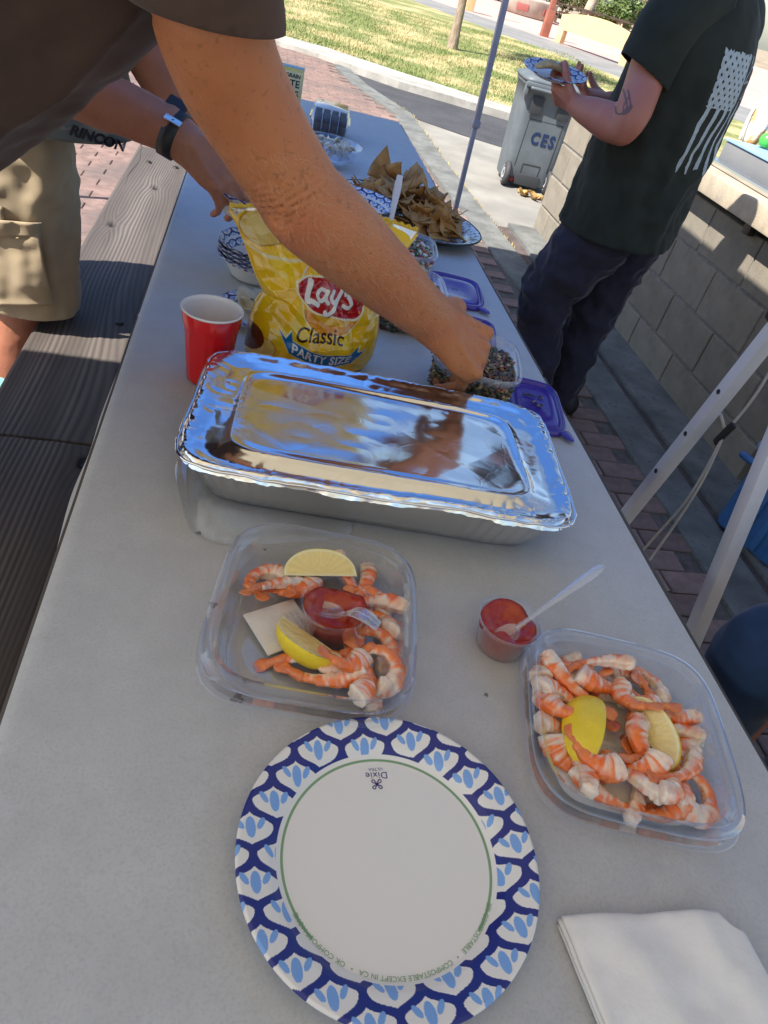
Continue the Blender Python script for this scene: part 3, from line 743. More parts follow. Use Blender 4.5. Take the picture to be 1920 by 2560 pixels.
# napkins
m_nap = mat('white_napkin', (.80, .775, .73), .9, var=.03, vscale=40, bump=.5, bscale=260, bdist=.0008)
def napkin(label, k, dx, dy, rz):
    n = 60; u = np.linspace(-1, 1, n); U, Vv = np.meshgrid(u, u); x = U.ravel() * .083; y = Vv.ravel() * .085; x = x + .045 * (-Vv.ravel()) * .22
    cr = sst(.78, 1.0, U.ravel()) * sst(.78, 1, Vv.ravel()); x -= cr * .012; y -= cr * .012
    P = np.stack([x, y, 0 * x], 1)
    fold = .0034 * np.sin((x * .8 + .35 * (y + .09)) * 95) * sst(.1, -.09, -y) + .0032 * vnoise(P, 20, 3) + .0014 * vnoise(P, 60, 5)
    z = .0045 * k + .0042 + fold * (.6 + .2 * k); e = np.maximum(np.abs(U), np.abs(Vv)).ravel(); z -= .002 * sst(.93, 1, e)
    Vt = np.stack([x, y, z], 1); Vb = Vt.copy(); Vb[:, 2] -= .0020
    Fc = grid_faces(n, n); N2 = n * n; ring = list(range(n)) + [n * (q + 1) - 1 for q in range(1, n)] + [n * n - 1 - q for q in range(1, n)] + [n * (n - 1 - q) for q in range(1, n - 1)]
    sf = np.array([(ring[i], N2 + ring[i], N2 + ring[(i + 1) % len(ring)], ring[(i + 1) % len(ring)]) for i in range(len(ring))])
    o = link('napkin', big_mesh('napkin', np.vstack([Vt, Vb]), np.vstack([Fc, Fc[:, ::-1] + N2, sf])), m_nap, None, (.402 + dx, .128 + dy, TZ), (0, 0, rz)); tag(o, label, 'napkin', 'folded napkins beside the plate')
napkin('white folded napkin at the bottom of the napkin stack', 0, .001, -.001, .015)
napkin('white folded napkin in the middle of the napkin stack', 1, -.0005, .0005, .0)
napkin('creased white folded napkin on top of the napkin stack', 2, .0005, .0, -.012)

# --- superellipse loft, used for trays, tubs, lids and the foil pan
def se_ring(a, b, e, n, z, cx=0, cy=0):
    t = np.linspace(0, 2 * math.pi, n, endpoint=False); c, s = np.cos(t), np.sin(t)
    return np.stack([cx + a * np.sign(c) * np.abs(c) ** (2 / e), cy + b * np.sign(s) * np.abs(s) ** (2 / e), np.full(n, z)], 1)
def se_loft(name, rings, n=96, closed_bottom=True, mod=None, closed_top=False):
    Vs = [se_ring(a, b, e, n, z) for a, b, e, z in rings]; V = np.vstack(Vs)
    if mod is not None: V = mod(V, n)
    F_ = [tuple(q) for q in grid_faces(n, len(rings), True)]
    if closed_bottom: F_.append(tuple(range(n - 1, -1, -1)))
    if closed_top: F_.append(tuple(range((len(rings) - 1) * n, len(rings) * n)))
    return new_mesh(name, V, F_)
m_clear = clear_plastic('clear_plastic', lo=.17, hi=1.0, rough=.02, milk=.006)
m_clear2 = clear_plastic('frosted_tub_plastic', tint=(.93, .95, .98), lo=.2, hi=.85, rough=.16, milk=.16)
def tray_rings(a, b, h):
    f = lambda k, dz=0, e=4.2: (a * k, b * k, e, dz)
    return [f(.62, .002), f(.70, .0025), f(.735, .0015), f(.775, .004), f(.80, .010), f(.865, h * .80), f(.87, h * .86), f(.905, h * .88), f(.915, h * .97), f(.925, h), f(.955, h + .001), f(.965, h - .004), f(.995, h - .0055), f(1.0, h - .0065), f(.998, h - .009), f(.97, h - .008)]
def clear_tray(name, label, c, a, b, h, rz, lid_under=True):
    t = thing(name, label, 'food tray', (c[0], c[1], TZ), rz)
    link('tray_shell', se_loft('tray_shell', tray_rings(a, b, h), 128), m_clear, t)
    if lid_under:
        k = 1.03; f = lambda s_, z: (a * k * s_, b * k * s_, 4.2, z)
        link('lid', se_loft('lid', [f(.74, .0012), f(.80, .001), f(.83, .006), f(.86, .0145), f(.93, .016), f(.945, .021), f(.985, .0225), f(1.0, .0215), f(1.0, .018)], 128, False), m_clear, t)
    return t

# ------------------------------------------------------------------ shrimp trays
tray_l = clear_tray('shrimp_tray', 'clear plastic tray on the left holding shrimp, lemon and a sauce cup', (.113, .515), .110, .124, .044, math.radians(-9))
tray_r = clear_tray('shrimp_tray', 'clear plastic tray on the right heaped with shrimp and two lemon wedges', (.432, .384), .108, .114, .044, math.radians(-13))
lid_o = link('tray_lid', se_loft('tray_lid', [(.070, .070, 4.2, .0016), (.084, .082, 4.2, .0018), (.088, .086, 4.2, .003), (.103, .100, 4.2, .0035), (.107, .104, 4.2, .0028), (.109, .106, 4.2, .001)], 128), m_clear, None, (.058, .748, TZ), (0, 0, .25)); tag(lid_o, 'flat clear plastic lid slipped under the left end of the foil pan', 'lid')

m_shrimp = mat('cooked_shrimp', (.8, .5, .35), .26, attr='print', sub=.25, bump=.35, bscale=240, bdist=.0009, coat=.45, var=.10, vscale=160)
m_tail = mat('shrimp_tail', (.62, .13, .03), .32, color2=(.80, .26, .08), vscale=90, bump=.4, bscale=260, coat=.3)
def shrimp_meshes(curl, R, L, seed, fat):
    ns, nr = 74, 24; s = np.linspace(0, 1, ns); ang = math.radians(curl)
    if curl > 20:
        Rr = L / ang * (1 + .35 * (s - .5)); phi = -ang / 2 + ang * s; C = np.stack([Rr * np.cos(phi), Rr * np.sin(phi), 0 * s], 1)
    else: C = np.stack([0 * s, (s - .5) * L, 0 * s], 1)
    C -= C.mean(0); T = np.gradient(C, axis=0); T /= np.linalg.norm(T, axis=1)[:, None]; Nn = np.stack([T[:, 1], -T[:, 0], 0 * s], 1)   # outward (back)
    rad = R * (.92 + .22 * np.sin(np.pi * np.clip(s * 1.6, 0, 1))) * (1 - .60 * s ** 1.25); rad[0] *= .3; rad[1] *= .75; rad[2] *= .93; rad[-1] *= .6
    sgf = (s * 6.0) % 1.0; seg = 1 + .11 * (sgf ** 1.6 - .3) * sst(.12, .28, s)
    V = []; cl = []
    for i in range(ns):
        for k in range(nr):
            a = 2 * math.pi * k / nr; o = math.cos(a); u = math.sin(a); groove = 1 - .20 * math.exp(-((o + 1) / .10) ** 2) * (s[i] < .75)
            V.append(C[i] + (Nn[i] * o * 1.12 + np.array((0, 0, 1)) * u * .86) * rad[i] * seg[i] * groove * fat); cl.append((o, s[i], u))
    V = np.array(V); cl = np.array(cl)
    amp = .0026 * (1 - sst(.02, .35, cl[:, 1])) + .0009
    nn = vnoise(V, 170, seed) * .6 + vnoise(V, 380, seed + 1) * .4
    V += (V - np.repeat(C, nr, 0)) / (np.linalg.norm(V - np.repeat(C, nr, 0), axis=1)[:, None] + 1e-6) * (nn * amp)[:, None]
    W = np.array((.80, .66, .54)); O = np.array((.86, .165, .014)); Pk = np.array((.84, .40, .19))
    sg2 = (cl[:, 1] * 6.0) % 1.0; band = np.exp(-((sg2 - .80) / .22) ** 2); Pst = np.stack([cl[:, 1] * 26, cl[:, 0] * 1.2, cl[:, 2] * 1.2], 1)
    t = sst(-.05, .65, cl[:, 0] * .42 + .26 * band + .20 + .42 * vnoise(Pst, 1.0, seed + 5) + .35 * vnoise(V, 120, seed + 8) + .9 * (cl[:, 1] - .45))
    t *= sst(.03, .22, cl[:, 1] + .06 * vnoise(V, 200, seed + 6)); t2 = sst(.25, .9, vnoise(V, 90, seed + 7) + cl[:, 1])
    c = W + (O - W) * t[:, None]; c = c + (Pk - c) * (.40 * t2 * (1 - t * .4))[:, None]
    Fc = [tuple(q[::-1]) for q in grid_faces(nr, ns, True)] + [tuple(range(nr)), tuple(range((ns - 1) * nr, ns * nr))[::-1]]
    me = new_mesh('body', V, Fc); set_colors(me, c); me.materials.append(m_shrimp)
    tp = C[-1]; td = T[-1]; tn = Nn[-1]; mb = MB()
    for sg in (-1, -.35, .35, 1):
        e = td + tn * sg * .20; e /= np.linalg.norm(e)
        mb.tube([tp - td * .004, tp + e * .006, tp + e * .012, tp + e * .0165], [(.0026, .0020), (.0040, .0016), (.0046, .0011), (.0018, .0006)], 10, up=(0, 0, 1), sub=2)
    mb.tube([tp - td * .012, tp - td * .004, tp + td * .005], [(.0050, .0045), (.0046, .0040), (.0030, .0026)], 10, sub=1)
    tm = mb.mesh('tail'); tm.materials.append(m_tail)
    return me, tm
SHM = {0: [shrimp_meshes(215, .0098, .074, 11, 1.0), shrimp_meshes(235, .0092, .076, 31, 1.0)], 1: [shrimp_meshes(95, .0104, .044, 51, 1.08), shrimp_meshes(70, .0100, .048, 71, 1.1), shrimp_meshes(130, .0096, .046, 75, 1.1)], 2: [shrimp_meshes(35, .0085, .062, 91, .95), shrimp_meshes(60, .0082, .066, 95, .95)]}
SHRIMP_LEFT = [
    (0.0612, 0.5743, 0.030, 200, 0, 'curled white shrimp with orange back at the far left of the left tray'),
    (0.0970, 0.6175, 0.036, 60, 2, 'orange shrimp tail pointing away behind the left tray lemon'),
    (0.0714, 0.5551, 0.034, 235, 2, 'orange shrimp tail lying over the curled shrimp in the left tray'),
    (0.0981, 0.5609, 0.030, 20, 1, 'wet white shrimp touching the left side of the sauce cup'),
    (0.1577, 0.5829, 0.040, 155, 2, 'long orange shrimp whose tail points at the far lemon in the left tray'),
    (0.1841, 0.5520, 0.030, 80, 1, 'pale shrimp right of the tray sauce cup'),
    (0.1903, 0.5979, 0.034, 110, 2, 'shrimp with upright orange tail in the far right corner of the left tray'),
    (0.2042, 0.5412, 0.034, 95, 2, 'white shrimp lined along the right wall of the left tray'),
    (0.1885, 0.5198, 0.026, 120, 1, 'small orange shrimp by the tip of the clear spoon'),
    (0.1506, 0.4850, 0.034, 30, 1, 'split white and orange shrimp in front of the tray sauce cup'),
    (0.1845, 0.4831, 0.034, 300, 0, 'bright orange curled shrimp at the right of the left tray'),
    (0.1063, 0.4563, 0.020, 185, 2, 'orange shrimp lying under the near lemon of the left tray'),
    (0.1439, 0.4465, 0.036, 250, 1, 'plump white shrimp at the near side of the left tray'),
    (0.1854, 0.4427, 0.030, 290, 0, 'white and orange curled shrimp in the near right corner of the left tray'),
    (0.1688, 0.4318, 0.024, 260, 2, 'shrimp with bright orange tail at the near right corner of the left tray'),
    (0.1244, 0.4385, 0.022, 170, 2, 'shrimp tail poking out at the near edge of the left tray'),
    (0.1559, 0.4258, 0.030, 100, 1, 'ragged white shrimp against the near wall of the left tray'),
]
SHRIMP_RIGHT = [
    (0.3651, 0.4600, 0.030, 10, 1, 'blunt white shrimp end at the far left of the right tray'),
    (0.4037, 0.4739, 0.040, 100, 0, 'large curved orange shrimp along the far edge of the right tray'),
    (0.3813, 0.4374, 0.036, 250, 2, 'orange shrimp tail behind the left lemon of the right tray'),
    (0.4074, 0.4486, 0.036, 40, 1, 'white shrimp end inside the curved far shrimp of the right tray'),
    (0.4174, 0.4368, 0.040, 60, 1, 'white and orange shrimp behind the left lemon wedge'),
    (0.4271, 0.4561, 0.046, 160, 2, 'long pink tailed shrimp across the top of the right tray'),
    (0.4728, 0.4687, 0.034, 20, 1, 'ragged white shrimp tip at the far side of the right tray'),
    (0.5018, 0.4592, 0.052, 320, 0, 'big shrimp standing up at the far right rim of the right tray'),
    (0.4634, 0.4367, 0.044, 160, 2, 'long orange shrimp reaching from the middle to the right of the right tray'),
    (0.3634, 0.4234, 0.030, 330, 1, 'white shrimp beside the left lemon wedge'),
    (0.3615, 0.4387, 0.024, 150, 2, 'orange shrimp at the left wall of the right tray'),
    (0.3628, 0.4039, 0.032, 310, 1, 'white shrimp with orange patch left of the left lemon wedge'),
    (0.3544, 0.3827, 0.030, 320, 1, 'pale curled shrimp at the left wall near the left lemon'),
    (0.4295, 0.4239, 0.030, 200, 0, 'orange shrimp between the two lemon wedges'),
    (0.4441, 0.4176, 0.038, 270, 1, 'thick white shrimp just left of the right lemon wedge'),
    (0.5028, 0.4106, 0.042, 145, 2, 'long orange shrimp sloping along the right wall of the right tray'),
    (0.4598, 0.4029, 0.036, 230, 1, 'white shrimp under the top of the right lemon wedge'),
    (0.4490, 0.3821, 0.032, 60, 1, 'white shrimp left of the right lemon wedge'),
    (0.4478, 0.3617, 0.034, 300, 0, 'orange and white shrimp below the right lemon wedge'),
    (0.5094, 0.3863, 0.036, 270, 2, 'red tailed shrimp at the right wall beside the lemon'),
    (0.5026, 0.3597, 0.036, 350, 2, 'shrimp with dark orange tail at the right wall of the right tray'),
    (0.4775, 0.3375, 0.038, 190, 2, 'orange shrimp with split tail in the near right of the right tray'),
    (0.3516, 0.3554, 0.030, 320, 1, 'white and orange shrimp at the near left wall of the right tray'),
    (0.3624, 0.3368, 0.032, 110, 2, 'orange tailed shrimp at the near left corner of the right tray'),
    (0.3805, 0.3410, 0.036, 290, 1, 'white shrimp standing below the left lemon wedge'),
    (0.3864, 0.3177, 0.028, 340, 2, 'orange shrimp along the near wall of the right tray'),
    (0.4121, 0.3285, 0.030, 150, 2, 'shrimp tail in the middle of the near side of the right tray'),
    (0.4281, 0.3377, 0.036, 300, 1, 'fluffy white shrimp end near the printed tray floor'),
    (0.4405, 0.3241, 0.036, 260, 0, 'large orange shrimp curled at the near side of the right tray'),
    (0.4184, 0.3111, 0.026, 170, 2, 'pink shrimp pressed against the near wall of the right tray'),
    (0.4507, 0.3030, 0.032, 10, 1, 'white shrimp end against the near wall of the right tray'),
    (0.4901, 0.3109, 0.036, 60, 0, 'large curled shrimp in the near right corner of the right tray'),
    (0.4655, 0.3259, 0.028, 90, 1, 'pale shrimp between the curled shrimps of the right tray'),
]
D = math.radians
rs = random.Random(5)
def settle(lst):
    """height of each shrimp: on the tray floor, or on the ones already lying below it"""
    done = []; zs = {}
    for i in sorted(range(len(lst)), key=lambda q: lst[q][2]):
        x, y, lift = lst[i][:3]; z = .017
        for (px, py, pz) in done:
            d = math.hypot(px - x, py - y)
            if d < .026: z = max(z, pz + .019 * (1 - (d / .026) ** 2) ** .5)
        z = min(z, lift * .82 + .006); done.append((x, y, z)); zs[i] = z
    return zs
for lst, gname in ((SHRIMP_LEFT, 'shrimp in the left tray'), (SHRIMP_RIGHT, 'shrimp in the right tray')):
    zs_ = settle(lst)
    for i, (x, y, lift, r, v, lab) in enumerate(lst):
        bm_, tm_ = SHM[v][i % len(SHM[v])]
        cx_, cy_ = (.113, .515) if lst is SHRIMP_LEFT else (.432, .384)
        far_ = math.hypot(x - cx_, y - cy_)
        if far_ > .045 and v > 0:      # tails of the outer ones lie along or into the tray, not over its rim
            out_ = math.degrees(math.atan2(y - cy_, x - cx_)); dlt = (r - out_ + 180) % 360 - 180
            if abs(dlt) < 75: r = out_ + (95 if dlt >= 0 else -95)
        fl_ = math.pi if (i % 3 == 0 and v != 0) else 0
        t = thing('shrimp', lab, 'shrimp', (x, y, TZ + zs_[i]), group=gname, rot=(fl_ + rs.uniform(-.45, .45), rs.uniform(-.4, .4), math.radians(r - 90) + rs.uniform(-.2, .2)))
        k_ = rs.uniform(1.02, 1.18); t.scale = (k_, k_, k_)
        tl_ = sum((v_.co for v_ in tm_.vertices), Vector()) / len(tm_.vertices); best = None
        for dz in (0, math.pi, math.pi / 2, -math.pi / 2):
            e_ = t.rotation_euler.copy(); e_.z += dz; w_ = Vector(t.location) + e_.to_matrix() @ (tl_ * k_ * 1.25); dd_ = math.hypot(w_.x - cx_, w_.y - cy_)
            if dd_ < .088: best = e_; break
        if best is not None: t.rotation_euler = best
        else: t.location.x += (cx_ - x) * .25; t.location.y += (cy_ - y) * .25
        ta_, tb_, tr_ = (.110 * .885, .124 * .885, D(-9)) if lst is SHRIMP_LEFT else (.108 * .885, .114 * .885, D(-13))
        if zs_[i] > .025: ta_ *= 1.06; tb_ *= 1.06
        Mt = t.rotation_euler.to_matrix(); pts_ = [Mt @ (v_.co * k_) for v_ in list(bm_.vertices)[::9] + list(tm_.vertices)[::5]]; cr_, sr_ = math.cos(-tr_), math.sin(-tr_)
        for it in range(12):      # keep the whole animal inside the tray wall
            worst = 0; push = None
            for q_ in pts_:
                dx_ = t.location.x + q_.x - cx_; dy_ = t.location.y + q_.y - cy_; lx_ = dx_ * cr_ - dy_ * sr_; ly_ = dx_ * sr_ + dy_ * cr_
                nn_ = ((abs(lx_) / ta_) ** 4.2 + (abs(ly_) / tb_) ** 4.2) ** (1 / 4.2)
                if nn_ > max(worst, 1.0): worst = nn_; push = (dx_, dy_)
            if push is None: break
            t.location.x -= push[0] * (1 - 1 / worst) * 1.02; t.location.y -= push[1] * (1 - 1 / worst) * 1.02
        link('body', bm_, None, t); link('tail', tm_, None, t)
# pads / filler in trays
m_pad = mat('absorbent_pad', (.74, .70, .64), .8, var=.08, vscale=20, bump=.4, bscale=150)
pd_ = link('absorbent_pad', se_loft('absorbent_pad', [(.070, .075, 5, .0), (.072, .077, 5, .003), (.060, .066, 5, .0045)], 64, True, closed_top=True), m_pad, None, (.428, .375, TZ + .004), (0, 0, -.25)); tag(pd_, 'cream absorbent pad with faint print on the right tray floor', 'pad')
m_print = ink('grey_print', (.45, .43, .40))
for k, tx in enumerate(('PAD IS NOT', 'EDIBLE DO NOT', 'EAT OR HEAT')):
    flat_text(tx, .007, m_print, pd_, lambda x, y, k=k: (-.018 + x * .9, .004 - k * .009 + y, .0048))
pl_ = MB().box((0, 0, 0), (.062, .058, .003), bev=.001).build('absorbent_pad', m_pad, None, True, 40, loc=(.078, .512, TZ + .008), rot=(.05, .03, .5)); tag(pl_, 'crumpled white absorbent pad left of the sauce cup in the left tray', 'pad')
for k in range(3): flat_text('DO NOT EAT', .0055, m_print, pl_, lambda x, y, k=k: (.012 + k * .006 - y, x * .8, .0019))

# lemon wedges
m_rind = mat('lemon_rind', (.82, .60, .03), .38, bump=.5, bscale=420, bdist=.0012, var=.12, vscale=30, coat=.15)
m_flesh = mat('lemon_flesh', (.85, .7, .3), .25, attr='print', sub=.2, bump=.4, bscale=500, bdist=.0008, coat=.3)
def lemon(label, loc, phi, t0, t1, a=.040, b=.027):
    t = thing('lemon_wedge', label, 'lemon wedge', loc, phi, group='lemon wedges in the shrimp trays')
    n, m_ = 40, 20; x = np.linspace(-1, 1, n); th = np.linspace(t0, t1, m_); V = []
    for xx in x:
        r = b * max(1 - abs(xx) ** 2.3, 0) ** .5 + .0006; r *= 1
        for q in th: V.append((a * xx * 1.0, r * math.cos(q), r * math.sin(q)))
    V = np.array(V); link('rind', new_mesh('rind', V, grid_faces(m_, n)), m_rind, t)
    for q in (t0, t1):
        nr = 18; W = []; cc = []
        for xx in x:
            r = b * max(1 - abs(xx) ** 2.3, 0) ** .5 + .0006
            for k in range(nr):
                f_ = k / (nr - 1); rr = r * f_; W.append((a * xx, rr * math.cos(q), rr * math.sin(q)))
                edge = min(r - rr, (1 - abs(xx)) * a * .8)
                pith = 1 - sst(.0022, .0042, edge); core = 1 - sst(.001, .0028, rr)
                w_ = max(pith, core * .8); rad = .5 + .5 * math.sin(math.atan2(rr, a * xx * 1.2 + .0001) * 26)
                pulp = np.array((.86, .68, .22)) * (.93 + .08 * rad) + np.array((0, 0, .05)); rim = 1 - sst(.0003, .0016, edge)
                col = pulp * (1 - w_) + np.array((.86, .80, .52)) * w_; col = col * (1 - rim) + np.array((.84, .64, .08)) * rim; cc.append(col)
        W = np.array(W); nrm = np.array((0, -math.sin(q), math.cos(q))) * (1 if q == max(t0, t1) else -1)
        W += nrm * (.0006 * vnoise(W, 300, 3))[:, None]
        me = new_mesh('cut_face', W, grid_faces(nr, n)); set_colors(me, np.array(cc)); link('cut_face', me, m_flesh, t)
    return t
D = math.radians
lemon('lemon wedge lying cut side up at the far side of the left tray', (.121, .573, TZ + .028), D(5), D(28), D(-45), .043, .032)
lemon('lemon wedge lying cut side up in front of the sauce cup in the left tray', (.107, .482, TZ + .030), D(140), D(22), D(-45), .040, .030)
lemon('lemon wedge with bright yellow rind upward on the left of the right tray', (.388, .379, TZ + .022), D(66), D(105), D(15), .044, .030)
lemon('lemon wedge showing its cut face on the right side of the right tray', (.449, .375, TZ + .030), D(-82), D(52), D(-25), .043, .030)

# sauce cups and clear spoons
m_sauce = mat('cocktail_sauce', (.34, .016, .005), .2, color2=(.44, .05, .010), vscale=90, bump=.5, bscale=190, bdist=.0015, coat=.25)
def sauce_cup(label, loc, r0, r1, h, fill, seed, rot=(0, 0, 0)):
    t = thing('sauce_cup', label, 'sauce cup', loc, rot=rot)
    MB().lathe([(0, 0), (r0 * .9, 0), (r0, .002), (r0 + (r1 - r0) * .9, h * .9), (r1, h * .92), (r1, h * .985), (r1 + .0022, h), (r1 + .0030, h - .001), (r1 + .0026, h - .0026)], 48).build('cup_shell', m_clear, t)
    n = 44; V = []; rows = 16
    ri = lambda z: r0 + (r1 - r0) * (z / h) - .0007
    for j in range(rows):   # outside of the sauce, then the dished, smeared top
        if j < 7: z = .0012 + (h * fill - .0012) * j / 6; rr = [ri(z)] * n; zz = [z] * n
        else:
            q = (j - 6) / (rows - 7)
            rr = [max(ri(h * fill) * (1 - q) * .97, .0003)] * n; zz = [h * fill - h * .30 * min(1, q * 1.7) * (1 - .3 * q)] * n
        for k in range(n): V.append((rr[k] * math.cos(2 * math.pi * k / n), rr[k] * math.sin(2 * math.pi * k / n), zz[k]))
    V = np.array(V); an = np.arctan2(V[:, 1], V[:, 0]); up = sst(h * fill * .8, h * fill, V[:, 2])
    V[:, 2] += up * h * .16 * (np.sin(an * 2 + seed) * .5 + .6 * vnoise(np.stack([np.cos(an), np.sin(an), 0 * an], 1), 2.2, seed))
    V[7 * n:, 2] += .0016 * vnoise(V[7 * n:], 90, seed) + .0009 * vnoise(V[7 * n:], 260, seed)
    V[:, 2] = np.minimum(V[:, 2], h * .975)
    link('sauce', new_mesh('sauce', V, [tuple(range(n - 1, -1, -1))] + [tuple(q) for q in grid_faces(n, rows, True)]), m_sauce, t)
    return t
sauce_cup('clear cup of red cocktail sauce standing in the left shrimp tray', (.133, .508, TZ + .005), .0285, .0355, .052, .80, 2, (.02, -.06, 0))
sauce_cup('clear cup of red cocktail sauce standing alone on the paper', (.333, .512, TZ), .0285, .0355, .042, .84, 5)
m_spoon = clear_plastic('clear_spoon_plastic', tint=(.93, .94, .96), lo=.35, hi=1.0, rough=.05, milk=.16)
def clear_spoon(label, pts, w):
    t = thing('plastic_spoon', label, 'spoon', pts[0]); P = np.array(pts) - np.array(pts[0]); d = P[-1] - P[0]
    side = np.cross(d, (0, 0, 1)); up = np.cross(side, d); up /= np.linalg.norm(up)
    MB().tube(P, [(x_, .0011 + .0006 * (x_ < .004)) for x_ in w], 12, up=tuple(up), sub=4).build('handle', m_spoon, t); MB().tube(P + np.array(up) * .0008 + side / np.linalg.norm(side) * .0, [.0009] * len(P), 8, sub=4).build('stiffening_rib', m_spoon, t)
    mb = MB(); c = P[0]; n = 16; V = []; dd = d / np.linalg.norm(d); sd = side / np.linalg.norm(side)
    for j in range(7):
        for k in range(n):
            a = 2 * math.pi * k / n; f_ = j / 6; V.append(c - dd * .018 + dd * .021 * f_ * math.cos(a) + sd * .0125 * f_ * math.sin(a) - up * .005 * (1 - f_ * f_))
    mb.add(V, grid_faces(n, 7, True)).build('spoon_bowl', m_spoon, t); return t
clear_spoon('clear plastic spoon sticking out of the lone sauce cup', [(.342, .508, TZ + .034), (.365, .519, TZ + .048), (.40, .538, TZ + .066), (.438, .560, TZ + .082), (.450, .567, TZ + .086)], [.0035, .0030, .0050, .0062, .0040])
clear_spoon('short clear plastic spoon lying over the rim of the tray sauce cup', [(.137, .502, TZ + .044), (.148, .494, TZ + .058), (.160, .486, TZ + .060), (.172, .479, TZ + .055)], [.0040, .0085, .0095, .0080])

# ------------------------------------------------------------------ foil pan
m_foil = mat('aluminium_foil', (.86, .865, .87), .15, 1.0, bump=.07, bscale=30, bdist=.003)
N, L, b = nodes(m_foil)
vz = N.new('ShaderNodeTexVoronoi'); vz.feature = 'DISTANCE_TO_EDGE'; vz.inputs['Scale'].default_value = 16; tcn = N.new('ShaderNodeTexCoord'); nzz = N.new('ShaderNodeTexNoise'); nzz.inputs['Scale'].default_value = 9; mxv = N.new('ShaderNodeMix'); mxv.data_type = 'RGBA'; mxv.inputs[0].default_value = .13
L.new(tcn.outputs['Object'], mxv.inputs[6]); L.new(tcn.outputs['Object'], nzz.inputs[0]); L.new(nzz.outputs[1], mxv.inputs[7]); L.new(mxv.outputs[2], vz.inputs[0])
mrv = N.new('ShaderNodeMapRange'); mrv.inputs[2].default_value = .05; L.new(vz.outputs['Distance'], mrv.inputs[0])
b2 = N.new('ShaderNodeBump'); b2.inputs['Strength'].default_value = .03; b2.inputs['Distance'].default_value = .002; L.new(mrv.outputs[0], b2.inputs['Height']); L.new(b.inputs['Normal'].links[0].from_socket, b2.inputs['Normal']); L.new(b2.outputs[0], b.inputs['Normal'])
m_pan = mat('pan_aluminium', (.74, .74, .745), .36, 1.0, bump=.25, bscale=90, bdist=.002)
pan = thing('foil_pan', 'large rectangular aluminium foil pan across the table', 'foil pan', (.212, .816, TZ + .0045), math.radians(-6.0))
A_, B_ = .254, .148
def rib(V, n):
    W = V.reshape(-1, n, 3).copy(); k = np.arange(n)
    for j in range(W.shape[0]):
        if 2 <= j <= 6:
            c_ = W[j].mean(0); d = W[j][:, :2] - c_[:2]; r = np.linalg.norm(d, axis=1)[:, None]
            per = np.concatenate([[0], np.cumsum(np.linalg.norm(np.diff(W[j][:, :2], axis=0), axis=1))])
            W[j][:, :2] += d / r * (.0022 * np.sin(per * 2 * math.pi / .0165))[:, None]
    return W.reshape(-1, 3)
n_ = 640
link('pan_wall', se_loft('pan_wall', [(A_ - .038, B_ - .038, 9, 0), (A_ - .030, B_ - .030, 9, .001), (A_ - .027, B_ - .027, 9, .008), (A_ - .022, B_ - .022, 9, .024), (A_ - .017, B_ - .017, 9, .042), (A_ - .011, B_ - .011, 9, .059), (A_ - .008, B_ - .008, 9, .066), (A_ - .002, B_ - .002, 9, .070)], n_, True, rib), m_pan, pan)
nu, nv = 300, 190; u = np.linspace(-1, 1, nu); v = np.linspace(-1, 1, nv); U, Vv = np.meshgrid(u, v); e_ = 8.0
sq = lambda X, Y: (np.abs(X) ** e_ + np.abs(Y) ** e_) ** (1 / e_)
mx_ = np.maximum(np.abs(U), np.abs(Vv)) + 1e-9; k_ = mx_ / (sq(U, Vv) + 1e-9)
x = (U * k_).ravel() * (A_ + .006); y = (Vv * k_).ravel() * (B_ + .006)
dx = (A_ + .006) - np.abs(x); dy = (B_ + .006) - np.abs(y); d_ = (1 - sq(x / (A_ + .006), y / (B_ + .006))) * (B_ + .006); d_ = np.maximum(np.minimum(d_, np.minimum(dx, dy) + .004), 0)
P = np.stack([x, y, 0 * x], 1)
z = .0755 - .012 * (1 - sst(0, .004, d_)) - .0048 * sst(.006, .020, d_) + .0014 * np.exp(-((d_ - .036) / .0026) ** 2) - .0016 * sst(.036, .044, d_)
crump = vnoise(P, 9, 3) * .0011 * sst(.05, .09, d_) + (np.abs(vnoise(P, 26, 5)) - .3) * .0007 * sst(.018, .04, d_) + .0005 * vnoise(P, 20, 15) * sst(.05, .08, d_) + (np.abs(vnoise(P, 60, 6)) - .3) * .0012 * (1 - sst(.02, .05, d_))
ridge = 0
for (ax, ay, bx, by, hgt) in ((.02, .02, .14, -.09, .0018), (.05, -.12, .19, .03, .0016), (-.2, -.02, -.12, -.10, .0014), (.10, .11, .23, .02, .0016), (-.02, -.13, .06, -.03, .0012), (.15, -.10, .24, -.02, .0016), (-.24, .08, -.10, .04, .0012), (.0, .10, .09, .05, .0010)):
    dd = np.array((bx - ax, by - ay)); L2 = dd @ dd; tt = np.clip(((x - ax) * dd[0] + (y - ay) * dd[1]) / L2, 0, 1); q = np.hypot(x - ax - tt * dd[0], y - ay - tt * dd[1]); ridge = ridge + hgt * .75 * np.maximum(0, 1 - q / .040) ** 1.3 * np.sin(np.pi * np.clip(tt, .02, .98)) ** .5
edge_cr = (1 - sst(.0, .012, d_)) * (.0010 * vnoise(P, 95, 8) + .0010 * vnoise(P, 190, 9))
lift = .005 * np.exp(-((x - .09) / .07) ** 2) * sst(-.10, -.155, y) 
tilt = (-.085 * y + .40 * np.minimum(y, 0) ** 2) * sst(.012, .050, d_)
V = np.stack([x + (1 - sst(0, .006, d_)) * .002 * vnoise(P, 70, 12), y + (1 - sst(0, .006, d_)) * .003 * vnoise(P, 60, 13), z + crump + ridge + edge_cr + lift + tilt], 1)
link('foil_lid', big_mesh('foil_lid', V, grid_faces(nu, nv)), m_foil, pan)
